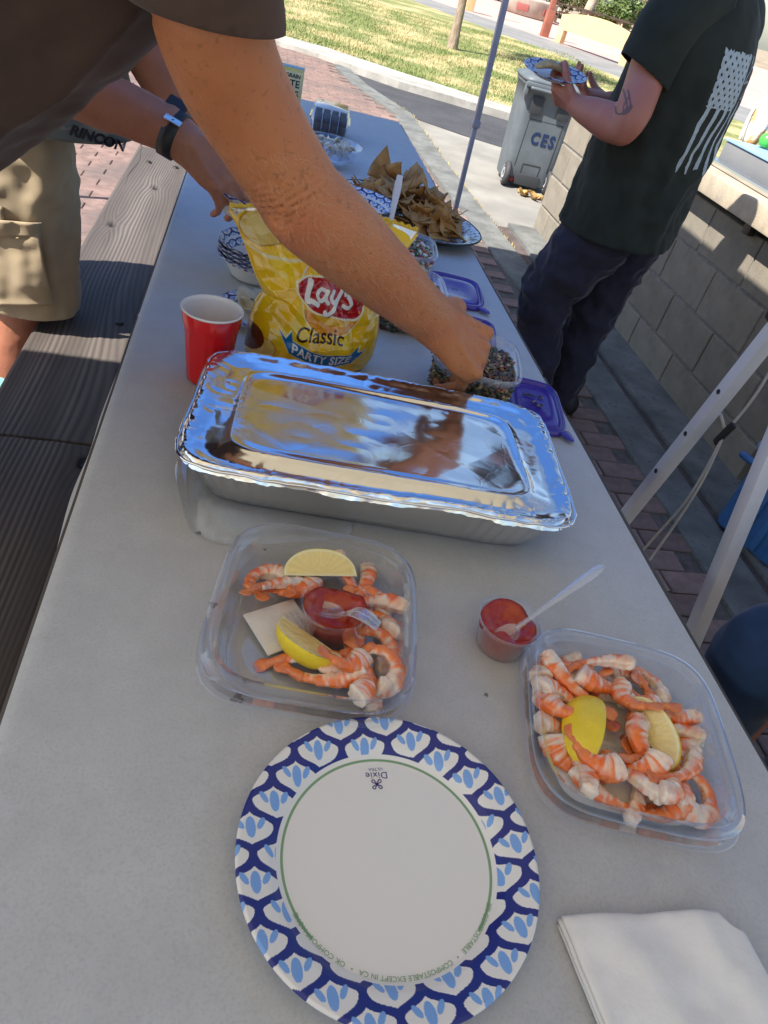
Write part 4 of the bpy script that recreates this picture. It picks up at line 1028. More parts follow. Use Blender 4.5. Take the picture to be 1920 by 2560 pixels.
# crimped rim folded over the lid
mb = MB(); ring = se_ring(A_ + .005, B_ + .005, 9, 420, .0705); P_ = ring + np.stack([.0012 * vnoise(ring, 80, 2), .0012 * vnoise(ring, 80, 3), .0018 * vnoise(ring, 60, 4) + .004 * np.exp(-((ring[:, 0] - .09) / .07) ** 2) * (ring[:, 1] < -.1)], 1)
V = []; n = len(P_)
nr_ = 8
for i in range(n):
    c = P_[i]; o = c.copy(); o[2] = 0; o /= np.linalg.norm(o) + 1e-9; rr = .0023 * (1 + .25 * vnoise(np.array([c]), 120, 6)[0])
    for k in range(nr_):
        a = 2 * math.pi * k / nr_; V.append(c + o * rr * math.cos(a) + np.array((0, 0, 1)) * rr * .8 * math.sin(a))
idx = grid_faces(nr_, n, True); wrap = np.array([((n - 1) * nr_ + k, (n - 1) * nr_ + (k + 1) % nr_, (k + 1) % nr_, k) for k in range(nr_)])
link('crimped_rim', new_mesh('crimped_rim', np.array(V), np.vstack([idx, wrap])), m_foil, pan)

# ------------------------------------------------------------------ red cup
m_red = mat('red_plastic', (.62, .008, .012), .22, coat=.2, var=.04, vscale=20)
m_cupin = mat('white_cup_lining', (.80, .76, .75), .3)
cup = thing('party_cup', 'red plastic party cup with white inside, standing at the table edge', 'cup', (-.036, 1.028, TZ))
cm_ = lambda a, j: 1.012 + (.010 * math.cos(a * 18) if 3 <= j <= 6 else 0)
MB().lathe([(0, .003), (.028, .003), (.0305, 0), (.0325, .004), (.0335, .018), (.0365, .056), (.0392, .086), (.0405, .090), (.0425, .096), (.0440, .113), (.0442, .116)], 108, mod=cm_).build('cup_wall', m_red, cup)
MB().lathe([(.0442, .116), (.0462, .1175), (.0466, .1195), (.0450, .1205), (.0434, .1190), (.0425, .113), (.0392, .088), (.036, .056), (.031, .007), (0, .006)], 108).build('lining', m_cupin, cup)

# ------------------------------------------------------------------ bag of chips
bag = thing('chip_bag', 'yellow party size bag of potato chips standing open in the middle of the table', 'chip bag', (.135, 1.125, TZ), math.radians(10))
nu, nv = 330, 300
u = np.linspace(-1, 1, nu); v = np.linspace(0, 1, nv); U, Vv = np.meshgrid(u, v); U = U.ravel(); Vf = Vv.ravel(); HB = .238
def bag_surface(U, Vf, side):
    wid = np.interp(Vf, [0, .06, .14, .30, .44, .52, .62, .76, .90, 1.0], [.088, .106, .114, .114, .108, .098, .112, .126, .142, .158])
    dep = np.interp(Vf, [0, .06, .2, .4, .6, .8, .93, 1.0], [.035, .052, .058, .050, .040, .026, .012, .004])
    sh = np.interp(Vf, [0, .5, 1.0], [-.008, .0, .0])
    prof = np.sqrt(np.maximum(1 - np.abs(U) ** 2.2, 0))
    x = U * wid + sh; yb = np.interp(Vf, [0, .3, .7, 1], [0, .004, .022, .052]); y = yb + side * dep * prof
    z = Vf * HB * (.965) + .014 * (Vf ** 2) * np.cos(U * 1.6) - .012 * (1 - Vf) ** 6 * (1 - prof)
    P = np.stack([x, z, np.full_like(x, side)], 1)
    wr = .0050 * (np.abs(vnoise(P * [1, .8, 1], 20, 4)) - .35) + .0036 * (np.abs(vnoise(P * [1.2, 1, 1], 38, 7)) - .35) + .0016 * vnoise(P, 80, 8)
    for (cx, cz, ax, az, w_, h_) in ((-.10, .130, .09, -.02, .010, .008), (-.10, .130, .06, -.06, .008, .007), (-.095, .130, .08, .03, .009, .006), (-.05, .115, .05, -.045, .007, .006), (.03, .10, .02, -.06, .007, .005), (.10, .135, -.07, .0, .009, .006), (.115, .19, -.05, -.05, .009, .005), (-.02, .055, .09, .006, .008, .004), (-.115, .20, .06, -.07, .010, .006), (.0, .16, .03, -.08, .006, .005)):
        dd = np.array((ax, az)); L2 = dd @ dd; tt = np.clip(((x - cx) * dd[0] + (z - cz) * dd[1]) / L2, 0, 1); q = np.hypot(x - cx - tt * dd[0], z - cz - tt * dd[1]); wr = wr + h_ * np.maximum(0, 1 - q / (w_ * 1.6)) * (1 - tt * .7) * (1 if side < 0 else .6)
    ed = sst(0, .25, 1 - np.abs(U)); y = y + side * wr * ed * (1 - .6 * sst(.85, 1, Vf))
    y += .010 * np.sin(U * 3 + 1) * sst(.75, 1, Vf)
    return np.stack([x, y, np.maximum(z, .0008)], 1)
Vf_front = bag_surface(U, Vf, -1); Vb = bag_surface(U, Vf, 1)
# print, laid out in (u * .13, v * .27)
YEL = np.array((.86, .56, .004)); GOLD = np.array((.62, .33, .008)); BRED = np.array((.42, .004, .008)); BWHITE = np.array((.80, .80, .78)); BBLUE = np.array((.004, .13, .36))
X_ = U * .112; Y_ = Vf * HB - .002
pr = Print(X_, Y_, YEL)
Pn = np.stack([X_, Y_, 0 * X_], 1); tone = sst(-.6, .7, vnoise(Pn, 22, 4)); pr.C *= (.86 + .16 * tone)[:, None]; pr.C[:, 1] *= (.90 + .14 * sst(-.5, .6, vnoise(Pn, 30, 9)))
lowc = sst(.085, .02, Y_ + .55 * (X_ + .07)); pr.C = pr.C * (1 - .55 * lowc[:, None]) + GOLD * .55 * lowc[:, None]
chipc = (.62, .44, .10)
for (cx, cy, rx, ry, ro) in ((-.075, .218, .034, .022, .3), (-.03, .205, .040, .018, -.2), (-.10, .035, .030, .022, .6), (-.06, .012, .036, .018, -.3), (.02, .225, .045, .016, .1)):
    pr.ell(cx, cy, rx + .002, ry + .002, (.42, .22, .012), ro); pr.ell(cx, cy, rx, ry, chipc, ro); pr.ell(cx - .005, cy + .003, rx * .6, ry * .55, (.72, .55, .19), ro)
pr.ell(-.112, .055, .022, .022, (.10, .028, .006))
pr.stroke([(-.122, .205), (-.09, .182), (-.05, .178), (-.01, .19), (.03, .205)], .0045, (.78, .68, .35))
sunm = lambda r, col: pr.ell(.012, .135, r, r * .98, col)
sunm(.060, (.80, .70, .38)); sunm(.0575, (.80, .46, .012)); sunm(.050, (.80, .56, .02))
pr.put(((X_ - .012) ** 2 + (Y_ - .135) ** 2 < .0575 ** 2) & (Y_ < .115), (.70, .27, .006)); pr.ell(.018, .118, .040, .026, (.76, .42, .02))
ban = [(-.049, .150), (-.035, .158), (-.005, .161), (.025, .158), (.052, .148), (.070, .135), (.073, .122), (.062, .109), (.045, .104), (.02, .107), (-.012, .111), (-.034, .119), (-.048, .133)]
ban = [tuple(p[:2]) for p in catmull([(a, b, 0) for a, b in ban + ban[:1]], 5)]
pr.poly([(.011 + (a - .011) * 1.06, .134 + (b - .134) * 1.10) for a, b in ban], (.80, .76, .50)); pr.poly(ban, BRED)
def st(pts, w, c=BWHITE, dx=0, dy=0):
    pr.stroke([(p[0] + dx, p[1] + dy) for p in pts], w, c)
for c_, o_, ex in (((.10, .0, .0), .0012, .0), (BWHITE, 0, 0)):
    k = lambda pts, w: st(pts, w, np.array(c_), o_, -o_)
    k([(-.029, .154), (-.033, .140), (-.037, .127)], .0085); k([(-.037, .126), (-.028, .1265), (-.018, .1225)], .0072)
    k([(-.003, .142), (-.012, .144), (-.018, .136), (-.014, .128), (-.007, .131), (-.001, .142)], .0056); k([(-.001, .143), (-.004, .132), (.001, .126)], .0060)
    k([(.009, .143), (.006, .133), (.011, .128), (.018, .133)], .0060); k([(.024, .146), (.018, .132), (.011, .116), (.001, .109), (-.004, .113)], .0064)
    k([(.030, .143), (.0315, .139)], .0048)
    k([(.050, .141), (.042, .143), (.037, .138), (.043, .131), (.046, .125), (.040, .120), (.031, .123)], .0062)
pr.ell(.064, .114, .0022, .0022, (.70, .30, .1))
pr.text('Classic', .034, lambda x, y: (-.004 + x * .85, .0765 - .00 * x + y - 2.0 * x * x * .8), (.045, .012, .004), bold=.0006, shear=.0)
arc = lambda x: .036 + 3.6 * (x - .022) ** 2
rib_pts = [(-.073, arc(-.073) + .018 - .004), (-.058, arc(-.058) + .007), (-.051, arc(-.051) + .024), (-.047, arc(-.047) + .010)] + [(x, arc(x) + .0105) for x in np.linspace(-.04, .055, 12)] + [(.066, arc(.066) + .021), (.064, arc(.064) + .010), (.080, arc(.075) + .008), (.066, arc(.066) - .002), (.060, arc(.06) - .012)] + [(x, arc(x) - .0115) for x in np.linspace(.052, -.05, 12)]
pr.poly([(a * 1.03, .040 + (b - .040) * 1.10) for a, b in rib_pts], (.78, .74, .45)); pr.poly(rib_pts, BBLUE)
pr.text('PARTY SIZE', .0205, lambda x, y: (x * .93 + .004, arc(x * .93 + .004) + y - .0006), BWHITE, bold=.0005, spacing=1.05)
for k, tx in enumerate(('02 75', '126 83', '12 58')): pr.text(tx, .009, lambda x, y, k=k: (.103 + x * .8, .118 - k * .009 + y), (.03, .02, .01))
m_bag = mat('printed_film', (.7, .5, .02), .22, attr='print', coat=.7, bump=.15, bscale=60, bdist=.002)
N, L, b = nodes(m_bag); vz = N.new('ShaderNodeTexVoronoi'); vz.feature = 'F1'; vz.inputs['Scale'].default_value = 30; tcn = N.new('ShaderNodeTexCoord'); nzz = N.new('ShaderNodeTexNoise'); nzz.inputs['Scale'].default_value = 14; mxv = N.new('ShaderNodeMix'); mxv.data_type = 'RGBA'; mxv.inputs[0].default_value = .12
L.new(tcn.outputs['Object'], mxv.inputs[6]); L.new(tcn.outputs['Object'], nzz.inputs[0]); L.new(nzz.outputs[1], mxv.inputs[7]); L.new(mxv.outputs[2], vz.inputs[0])
b2 = N.new('ShaderNodeBump'); b2.inputs['Strength'].default_value = .55; b2.inputs['Distance'].default_value = .004; L.new(vz.outputs['Distance'], b2.inputs['Height']); L.new(b.inputs['Normal'].links[0].from_socket, b2.inputs['Normal']); L.new(b2.outputs[0], b.inputs['Normal']); L.new(b2.outputs[0], b.inputs['Coat Normal'])
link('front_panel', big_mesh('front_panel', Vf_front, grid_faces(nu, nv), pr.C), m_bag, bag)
link('back_panel', big_mesh('back_panel', Vb, grid_faces(nu, nv)[:, ::-1], np.tile(np.array((.55, .38, .05)), (len(U), 1))), m_bag, bag)
m_film = mat('silver_film', (.72, .72, .73), .2, .9, bump=.5, bscale=60)
fl_ = bag_surface(np.linspace(-.97, .97, 60).repeat(4), np.tile(np.array([.93, .96, .985, 1.0]), 60), 1) + np.array((0, -.004, .004)); link('inner_foil', new_mesh('inner_foil', fl_, grid_faces(4, 60)), m_film, bag)
V = []
for i, xx in enumerate(np.linspace(-.99, .99, 120)):
    a = bag_surface(np.array([xx]), np.array([1.0]), -1)[0]; zz = .010 + .0016 * math.sin(i * 1.3); V += [a + (0, .0015, -.004), a + (0, .0025 + .001 * math.sin(i * 2.1), zz)]
link('top_seal', new_mesh('top_seal', V, grid_faces(2, 120)), mat('seal_film', (.72, .50, .02), .25, coat=.5, bump=.8, bscale=300), bag)

# ------------------------------------------------------------------ paper bowls and small plate
def bowl_mesh(name, r, h, N=15, cell=.013, out_print=False, nseg=520):
    pp = [(0, .004), (r * .58, .004), (r * .64, .008), (r * .86, h * .80), (r * .93, h * .93), (r * .985, h), (r, h - .001), (r * .995, h - .004), (r * .95, h - .007), (r * .84, h * .75), (r * .63, .004), (r * .58, 0), (0, 0)]
    pf = [(0, .004)] + dense(pp[1:8], .0012) + dense(pp[7:], .004)[1:]; a = np.array(pf); s = np.concatenate([[0], np.cumsum(np.linalg.norm(np.diff(a, axis=0), axis=1))])
    k = int(np.argmax(a[:, 0])); return dish(pf, nseg, cell, s[k] - .018, (s[k] - .040, s[k] + .008), N, name)
bm1 = bowl_mesh('bowl_body', .082, .048); bm1.materials.append(m_paperplate)
for k, lab in enumerate(('bottom paper bowl of the stack left of the chip bag', 'second paper bowl from the bottom of the stack left of the chip bag', 'second paper bowl from the top of the stack left of the chip bag', 'top paper bowl with blue print in the stack left of the chip bag')):
    t = thing('paper_bowl', lab, 'bowl', (.030 + .002 * (k % 2), 1.470 + .002 * k, TZ + k * .0075), .4 * k, group='stacked paper bowls'); link('bowl_body', bm1, None, t)
t = thing('paper_bowl', 'white paper bowl held up in the hand with the black watch', 'bowl', (-.004, 1.448, .884), .3, rot=(.06, .10, .3)); link('bowl_body', bm1, None, t)
bm2 = bowl_mesh('bowl_body', .104, .05, 18, .014); bm2.materials.append(m_paperplate)
for k, lab in enumerate(('lowest wide paper bowl of the stack behind the reaching arm', 'middle wide paper bowl of the stack behind the reaching arm', 'top wide paper bowl of the stack behind the reaching arm')):
    t = thing('paper_bowl', lab, 'bowl', (.262, 1.875, TZ + .012 + k * .010), .3 * k, group='wide paper bowls stacked by the platter'); link('bowl_body', bm2, None, t)
pp2 = [(.0, .0035), (.056, .0035), (.062, .006), (.068, .010), (.086, .0145), (.0885, .0142), (.088, .012), (.066, .007), (.058, 0), (0, 0)]
pf = [(0, .0035)] + dense(pp2[1:6], .0009) + dense(pp2[5:], .004)[1:]
t = thing('paper_plate', 'small patterned paper plate of pale chips between red cup and chip bag', 'plate', (.050, 1.285, TZ), .5); pm2 = dish(pf, 640, .013, .072, (.062, .094), 15, 'plate_body'); pm2.materials.append(m_paperplate); link('plate_body', pm2, None, t)
# crisp shapes
def chip_mesh(name, kind, size, seed, m):
    n = 9; V = []; Fc = []
    if kind == 'tri':
        idx = {}
        for i in range(n):
            for j in range(n - i):
                a, b = i / (n - 1), j / (n - 1); c = 1 - a - b; rr = 1.0
                p = np.array((0, 1.0)) * a + np.array((-.87, -.5)) * b + np.array((.87, -.5)) * c; idx[i, j] = len(V); V.append((p[0], p[1], 0))
        for i in range(n - 1):
            for j in range(n - 1 - i):
                Fc.append((idx[i, j], idx[i + 1, j], idx[i, j + 1]))
                if i + j < n - 2: Fc.append((idx[i + 1, j], idx[i + 1, j + 1], idx[i, j + 1]))
    else:
        V.append((0, 0, 0)); k = 20
        for j in range(1, 6):
            for i in range(k): a = 2 * math.pi * i / k; V.append((j / 5 * math.cos(a) * 1.15, j / 5 * math.sin(a) * .85, 0))
        Fc += [(0, 1 + i, 1 + (i + 1) % k) for i in range(k)]
        for j in range(4):
            for i in range(k): a = 1 + j * k + i; b = 1 + j * k + (i + 1) % k; Fc.append((a, a + k, b + k, b))
    V = np.array(V, float); rg = random.Random(seed); th = rg.uniform(0, 3.14); d = V[:, 0] * math.cos(th) + V[:, 1] * math.sin(th); e = -V[:, 0] * math.sin(th) + V[:, 1] * math.cos(th)
    V[:, 2] = rg.uniform(.25, .6) * d * d + rg.uniform(-.25, .25) * e * d + rg.uniform(-.15, .3) * e ** 3 + .10 * vnoise(V, 2.2, seed) + .03 * vnoise(V, 6, seed)
    V[:, :2] += .05 * np.stack([vnoise(V, 3, seed + 1), vnoise(V, 3, seed + 2)], 1); V *= size; V -= V.mean(0)
    me = new_mesh(name, V, Fc); me = solidify(me, .0016 if kind == 'tri' else .0013); me.name = name; me.materials.append(m); return me
m_tort = mat('tortilla_chip', (.56, .31, .105), .7, color2=(.40, .19, .052), vscale=35, bump=.6, bscale=220, bdist=.002)
add_mix_layer(m_tort, 60, (.20, .09, .03), .62, .75, fac=.6)
m_crisp = mat('pale_crisp', (.62, .53, .34), .55, color2=(.72, .64, .46), vscale=40, bump=.5, bscale=160)
tri = [chip_mesh('tortilla_chip', 'tri', .050, 40 + k, m_tort) for k in range(7)]
crp = [chip_mesh('potato_chip', 'oval', .024, 60 + k, m_crisp) for k in range(4)]
rc = random.Random(12)
for k in range(16):
    a = rc.uniform(0, 6.28); r = .042 * math.sqrt(rc.random()); o = link('potato_chip', crp[k % 4], None, None, (.052 + r * math.cos(a), 1.29 + r * math.sin(a), TZ + .016 + .030 * (1 - r / .05) * rc.random() + .004), (rc.uniform(-.6, .6), rc.uniform(-.6, .6), rc.uniform(0, 6)))
    tag(o, 'pale potato chip heaped on the small patterned plate', 'chip', 'potato chips on the small plate')

# platter of tortilla chips
m_enamel = mat('speckled_enamel', (.62, .68, .78), .18, coat=.6)
add_mix_layer(m_enamel, 95, (.012, .022, .06), .50, .54, detail=2.5)
pla = thing('enamel_platter', 'oval blue and white speckled enamel platter near the table edge', 'platter', (.435, 2.045, TZ), D(124))
a_, b_ = .242, .165
link('platter_body', se_loft('platter_body', [(a_ * .74, b_ * .68, 2.2, .005), (a_ * .77, b_ * .72, 2.2, .008), (a_ * .82, b_ * .80, 2.2, .019), (a_ * .85, b_ * .83, 2.2, .022), (a_ * .99, b_ * .985, 2.2, .029), (a_, b_, 2.2, .0285)], 120), m_enamel, pla)
MB().add(*(lambda R: (R, [((i * 6 + k), (i * 6 + (k + 1) % 6), (((i + 1) % 120) * 6 + (k + 1) % 6), (((i + 1) % 120) * 6 + k)) for i in range(120) for k in range(6)]))([tuple(c + np.array((c[0], c[1], 0)) / np.linalg.norm(c[:2]) * .0024 * math.cos(2 * math.pi * k / 6) + np.array((0, 0, .0024 * math.sin(2 * math.pi * k / 6)))) for c in se_ring(a_, b_, 2.2, 120, .028) for k in range(6)])).build('black_rim', m_black, pla)
link('underside', se_loft('underside', [(a_ * .70, b_ * .64, 2.2, .0), (a_ * .77, b_ * .73, 2.2, .003), (a_ * .85, b_ * .83, 2.2, .017), (a_ * .99, b_ * .985, 2.2, .0255)], 96), m_black, pla)
cd_, sd_ = math.cos(D(124)), math.sin(D(124))
for k in range(96):
    a = rc.uniform(0, 6.28); r = math.sqrt(rc.random()); ex, ey = r * a_ * .80 * math.cos(a), r * b_ * .78 * math.sin(a); hgt = .070 * (1 - r ** 2) * rc.random() ** .6
    flat = .5 + .8 * rc.random()
    o = link('tortilla_chip', tri[k % 7], None, None, (.435 + ex * cd_ - ey * sd_, 2.045 + ex * sd_ + ey * cd_, TZ + .026 + hgt), (rc.gauss(0, .36) * flat, rc.gauss(0, .36) * flat, rc.uniform(0, 6.28)))
    s_ = rc.uniform(.85, 1.15); o.scale = (s_, s_, s_); tag(o, 'brown triangular tortilla chip heaped on the speckled platter', 'chip', 'tortilla chips on the speckled platter')
for (cx, cy, cz, rx, ry, rz) in ((.475, 2.02, .125, 1.0, .3, 1.2), (.40, 2.12, .13, .9, -.5, 2.5), (.36, 2.16, .125, 1.2, .2, .4), (.50, 1.93, .085, .7, .4, 3.3), (.44, 2.08, .135, .3, 1.0, 4.0)):
    o = link('tortilla_chip', tri[int(cx * 100) % 7], None, None, (cx, cy, TZ + cz - .03), (rx, ry, rz)); o.scale = (1.2, 1.2, 1.2); tag(o, 'large tortilla chip standing up on top of the platter heap', 'chip', 'upright tortilla chips crowning the heap')
m_wplast = mat('white_plastic', (.78, .79, .84), .35)
t = thing('plastic_knife', 'white plastic knife standing in the bowls in front of the tortilla chips', 'knife', (.350, 1.80, TZ + .03))
MB().tube([(.0, .0, 0), (.001, .012, .055), (.002, .022, .10), (.003, .030, .135)], [(.006, .0014), (.0065, .0016), (.0095, .0014), (.0075, .001)], 12, up=(0, -1, .2), sub=3).build('handle', m_wplast, t)

# ------------------------------------------------------------------ plastic tubs, salsa and purple lids
def tub(label, c, a, b, h, rz, name='food_tub'):
    t = thing(name, label, 'food tub', (c[0], c[1], TZ), rz)
    f = lambda k, z, e=4.0: (a * k, b * k, e, z)
    link('tub_wall', se_loft('tub_wall', [f(.70, .001), f(.76, 0), f(.79, .004), f(.83, h * .4), f(.88, h * .82), f(.90, h * .86), f(.925, h * .87), f(.94, h * .97), f(.955, h), f(.99, h), f(1.0, h - .002), f(1.0, h - .008), f(.985, h - .0085)], 112), m_clear2, t)
    return t
def chopped(name, label, c, a, b, z0, z1, rz, n, cols, seed, shred=0.0, mound=.006):
    rg = random.Random(seed); mb = []; fc = []; cl = []
    for i in range(n):
        while True:
            u, v = rg.uniform(-1, 1), rg.uniform(-1, 1)
            if u ** 4 + v ** 4 < .93: break
        zz = rg.random(); shell = rg.random() < .75
        if shell and rg.random() < .5:   # against the wall, so that it shows through the plastic
            m_ = (u ** 4 + v ** 4) ** .25 + 1e-6; u, v = u / m_ * .96, v / m_ * .96
        elif shell: zz = 1.0
        k = .80 + .10 * zz; x = u * a * k; y = v * b * k; z = z0 + (z1 - z0) * zz + (mound * (1 - (u * u + v * v) * .5) if zz > .95 else 0) + rg.uniform(-.002, .003) * (zz > .95)
        col = np.array(rg.choice(cols)) * rg.uniform(.8, 1.2); st = rg.random() < shred
        g_ = rg.random() ** 2; sx, sy, sz = (rg.uniform(.006, .015), .0011, .0011) if st else (.0015 + .0062 * g_, .0014 + .005 * g_ * rg.uniform(.5, 1), .0012 + .0025 * g_)
        R = Matrix.Rotation(rg.uniform(0, 6.28), 3, 'Z') @ Matrix.Rotation(rg.uniform(-.7, .7), 3, 'X') @ Matrix.Rotation(rg.uniform(-.7, .7), 3, 'Y')
        b0 = len(mb)
        for q in ((-1, -1, -1), (1, -1, -1), (1, 1, -1), (-1, 1, -1), (-.8, -.9, 1), (.9, -.8, 1), (.8, .9, 1), (-.9, .8, 1)):
            p = R @ Vector((q[0] * sx, q[1] * sy + (.002 * math.sin(q[0] * 2) if st else 0), q[2] * sz)); mb.append((x + p.x, y + p.y, z + p.z)); cl.append(col)
        fc += [(b0 + i_, b0 + j_, b0 + k_, b0 + l_) for i_, j_, k_, l_ in ((0, 3, 2, 1), (4, 5, 6, 7), (0, 1, 5, 4), (1, 2, 6, 5), (2, 3, 7, 6), (3, 0, 4, 7))]
    core = [se_ring(a * (.74 + .10 * q), b * (.74 + .10 * q), 4, 24, z0 + (z1 - z0) * q - .001) for q in (0, .33, .66, 1.0)] + [se_ring(a * .4, b * .4, 4, 24, z1 + mound * .5), se_ring(a * .02, b * .02, 4, 24, z1 + mound * .6)]
    b0 = len(mb); core = np.vstack(core); mb = mb + [tuple(p) for p in core]; cl = cl + [np.array(cols[0]) * .35 + .01] * len(core); fc = fc + [tuple(q + b0) for q in grid_faces(24, 6, True)]
    o = link(name, big_mesh(name, np.array(mb), np.array(fc), np.array(cl), smooth=False), m_food, None, (c[0], c[1], TZ), (0, 0, rz)); tag(o, label, 'salsa', kind='stuff'); return o
m_food = mat('chopped_food', (.4, .2, .1), .3, attr='print', coat=.4, sub=.05)
RED_, GRN_, WHT_, ORG_, DRK_, YEL_ = (.36, .05, .025), (.05, .12, .02), (.68, .66, .58), (.52, .17, .05), (.045, .02, .015), (.66, .46, .16)
C1, C2, C3 = (.412, 1.088), (.335, 1.385), (.365, 1.690)
tub('clear tub of chopped salad with the hand dipping into it', C1, .078, .092, .086, D(-12))
chopped('chopped_salad', 'chopped salad of tomato, herbs and shredded cheese in the dipped tub', C1, .078, .092, .004, .062, D(-12), 2600, [DRK_, DRK_, (.035, .06, .015), (.05, .08, .02), (.20, .06, .03), (.30, .12, .05), (.50, .38, .20), (.46, .33, .16), (.03, .05, .015), (.15, .08, .04)], 3, .42)
tub('clear tub of dark salsa half hidden behind the chip bag and arm', C2, .080, .100, .074, D(-4))
chopped('dark_salsa', 'dark red salsa with onion bits in the tub behind the bag', C2, .080, .100, .003, .056, D(-4), 1800, [DRK_, DRK_, (.12, .03, .02), (.16, .04, .02), WHT_, (.03, .05, .01)], 5, .0)
tub('shallow clear tub of fresh salsa in front of the speckled platter', C3, .088, .092, .056, D(-6))
chopped('fresh_salsa', 'diced tomato and onion salsa in the shallow tub', C3, .088, .092, .003, .036, D(-6), 1100, [WHT_, WHT_, RED_, GRN_, ORG_], 7, .0)
m_lidp = mat('purple_plastic', (.045, .022, .30), .22, coat=.3)
def purple_lid(label, c, a, b, rz, tab=True):
    t = thing('tub_lid', label, 'lid', (c[0], c[1], TZ), rz, group='purple lids along the table edge'); f = lambda k, z, e=4.2: (a * k, b * k, e, z)
    link('lid_body', se_loft('lid_body', [f(1.0, .0005), f(1.0, .009), f(.985, .0105), f(.93, .0105), f(.915, .0095), f(.90, .0045), f(.83, .0045), f(.80, .0075), f(.76, .0085), f(.50, .0085), f(.47, .0078)], 112, False, None, True), m_lidp, t)
    if tab: MB().tube([(a * .86, -b * .86, .007), (a * 1.02, -b * 1.02, .006), (a * 1.10, -b * 1.10, .006)], [(.012, .002), (.009, .002), (.003, .0015)], 12, up=(0, 0, 1), sub=2).build('pull_tab', m_lidp, t)
    st_ = MB()
    for k in range(5): an = k * 1.2566 + .3; st_.tube([(.004 * math.cos(an), .004 * math.sin(an), .0087), (.010 * math.cos(an), .010 * math.sin(an), .0087)], [(.0012, .0003), (.0002, .0002)], 6, up=(0, 0, 1))
    st_.build('moulded_star', mat('purple_mark', (.015, .008, .12), .4) if 'purple_mark' not in bpy.data.materials else bpy.data.materials['purple_mark'], t)
    return t
purple_lid('purple lid lying furthest from the camera beside the fresh salsa', (.488, 1.572), .068, .088, D(-8))
purple_lid('purple lid half hidden behind the reaching hand', (.478, 1.350), .056, .080, D(-12))
l3 = purple_lid('purple lid with crumbs nearest the camera behind the foil pan', (.541, 1.080), .056, .092, D(-10))
cr = MB()
for (x, y, l, w) in ((-.006, .022, .012, .003), (.012, -.006, .004, .004), (.002, .000, .003, .003), (.016, .024, .005, .004), (.008, -.014, .003, .002)): cr.tube([(x - l, y, .0105), (x, y + .002, .012), (x + l, y - .001, .0105)], [(.001, .001), (w * .6, .0016), (.001, .001)], 8, up=(0, 0, 1), sub=1)
cr.build('crumbs', mat('crumb', (.35, .28, .18), .8, color2=(.05, .04, .02), vscale=60, mixlo=.48, mixhi=.52), l3)['kind'] = 'stuff'

# glass bowl, brownie box, cracker box
m_glass = clear_plastic('clear_glass', lo=.25, hi=.95, rough=.03)
t = thing('glass_bowl', 'round glass bowl of shells of white food behind the tortilla chips', 'bowl', (.235, 2.50, TZ))
MB().lathe([(0, .002), (.05, .002), (.085, .02), (.104, .058), (.108, .062), (.106, .064), (.100, .058), (.08, .022), (.048, .006), (0, .006)], 56, mod=lambda a, j: 1 + .015 * math.cos(a * 14)).build('bowl_body', m_glass, t)
hp = MB()
for k in range(40): a = rc.uniform(0, 6.28); r = .075 * math.sqrt(rc.random()); hp.tube([(r * math.cos(a) - .012, r * math.sin(a), .03 + .03 * rc.random()), (r * math.cos(a), r * math.sin(a) + rc.uniform(-.01, .01), .045 + .025 * rc.random()), (r * math.cos(a) + .012, r * math.sin(a) + rc.uniform(-.01, .01), .03 + .03 * rc.random())], [(.004, .003), (.009, .005), (.003, .003)], 8, sub=2)
o = hp.build('pasta_salad', mat('pale_food', (.60, .55, .46), .5, var=.2, vscale=60), None, loc=(.235, 2.50, TZ)); tag(o, 'pale mixed food filling the glass bowl', 'salad', kind='stuff')
t = thing('bakery_box', 'clear hinged bakery box of dark brownies at the far end', 'food box', (.262, 2.90, TZ), D(-6))
f = lambda a, b, z, e=7: (a, b, e, z)
link('box_shell', se_loft('box_shell', [f(.060, .082, 0), f(.062, .084, .003), f(.069, .092, .050), f(.074, .097, .052), f(.074, .097, .056), f(.069, .092, .058), f(.062, .084, .092), f(.059, .081, .0945)], 80, True, None, True), m_clear, t)
m_brown = mat('brownie', (.045, .018, .010), .55, var=.4, vscale=60, bump=.9, bscale=150, bdist=.004)
for i in range(4):
    for j in range(2):
        o = MB().box((0, 0, 0), (.025, .064, .062), bev=.004).build('brownie', m_brown, None, True, loc=(.262 - .046 + i * .0305 + .004 * j, 2.90 - .04 + j * .076, TZ + .036), rot=(.12, .0, D(-6))); tag(o, 'dark chocolate brownie packed upright in the bakery box', 'brownie', 'brownies in the bakery box')
t = thing('cracker_box', 'upright yellow and white cracker box at the far left end of the cloth', 'cracker box', (.075, 3.12, TZ), D(-4))
m_box = mat('box_card', (.60, .52, .10), .45, color2=(.78, .72, .40), vscale=9, mixlo=.42, mixhi=.6)
MB().box((0, 0, .0775), (.17, .055, .155), bev=.003).build('carton', m_box, t, True, 40)
MB().box((0, -.0, .1535), (.169, .0535, .006), bev=.002).build('top_flap', mat('teal_card', (.30, .42, .45), .5), t, True, 40)
MB().box((.0, -.0280, .095), (.160, .001, .098), bev=.0003).build('label_panel', mat('cream_card', (.66, .62, .36), .5, var=.2, vscale=30), t, True, 40)
m_ink = ink('dark_ink', (.02, .018, .012))
for tx, sz, zz in (('GRAIN', .018, .130), ('BITE', .034, .104), ('ERS', .034, .070)):
    flat_text(tx, sz, m_ink, t, lambda x, y, zz=zz: (.074 + x, -.0292, zz + y), align='RIGHT', bold=.0006)

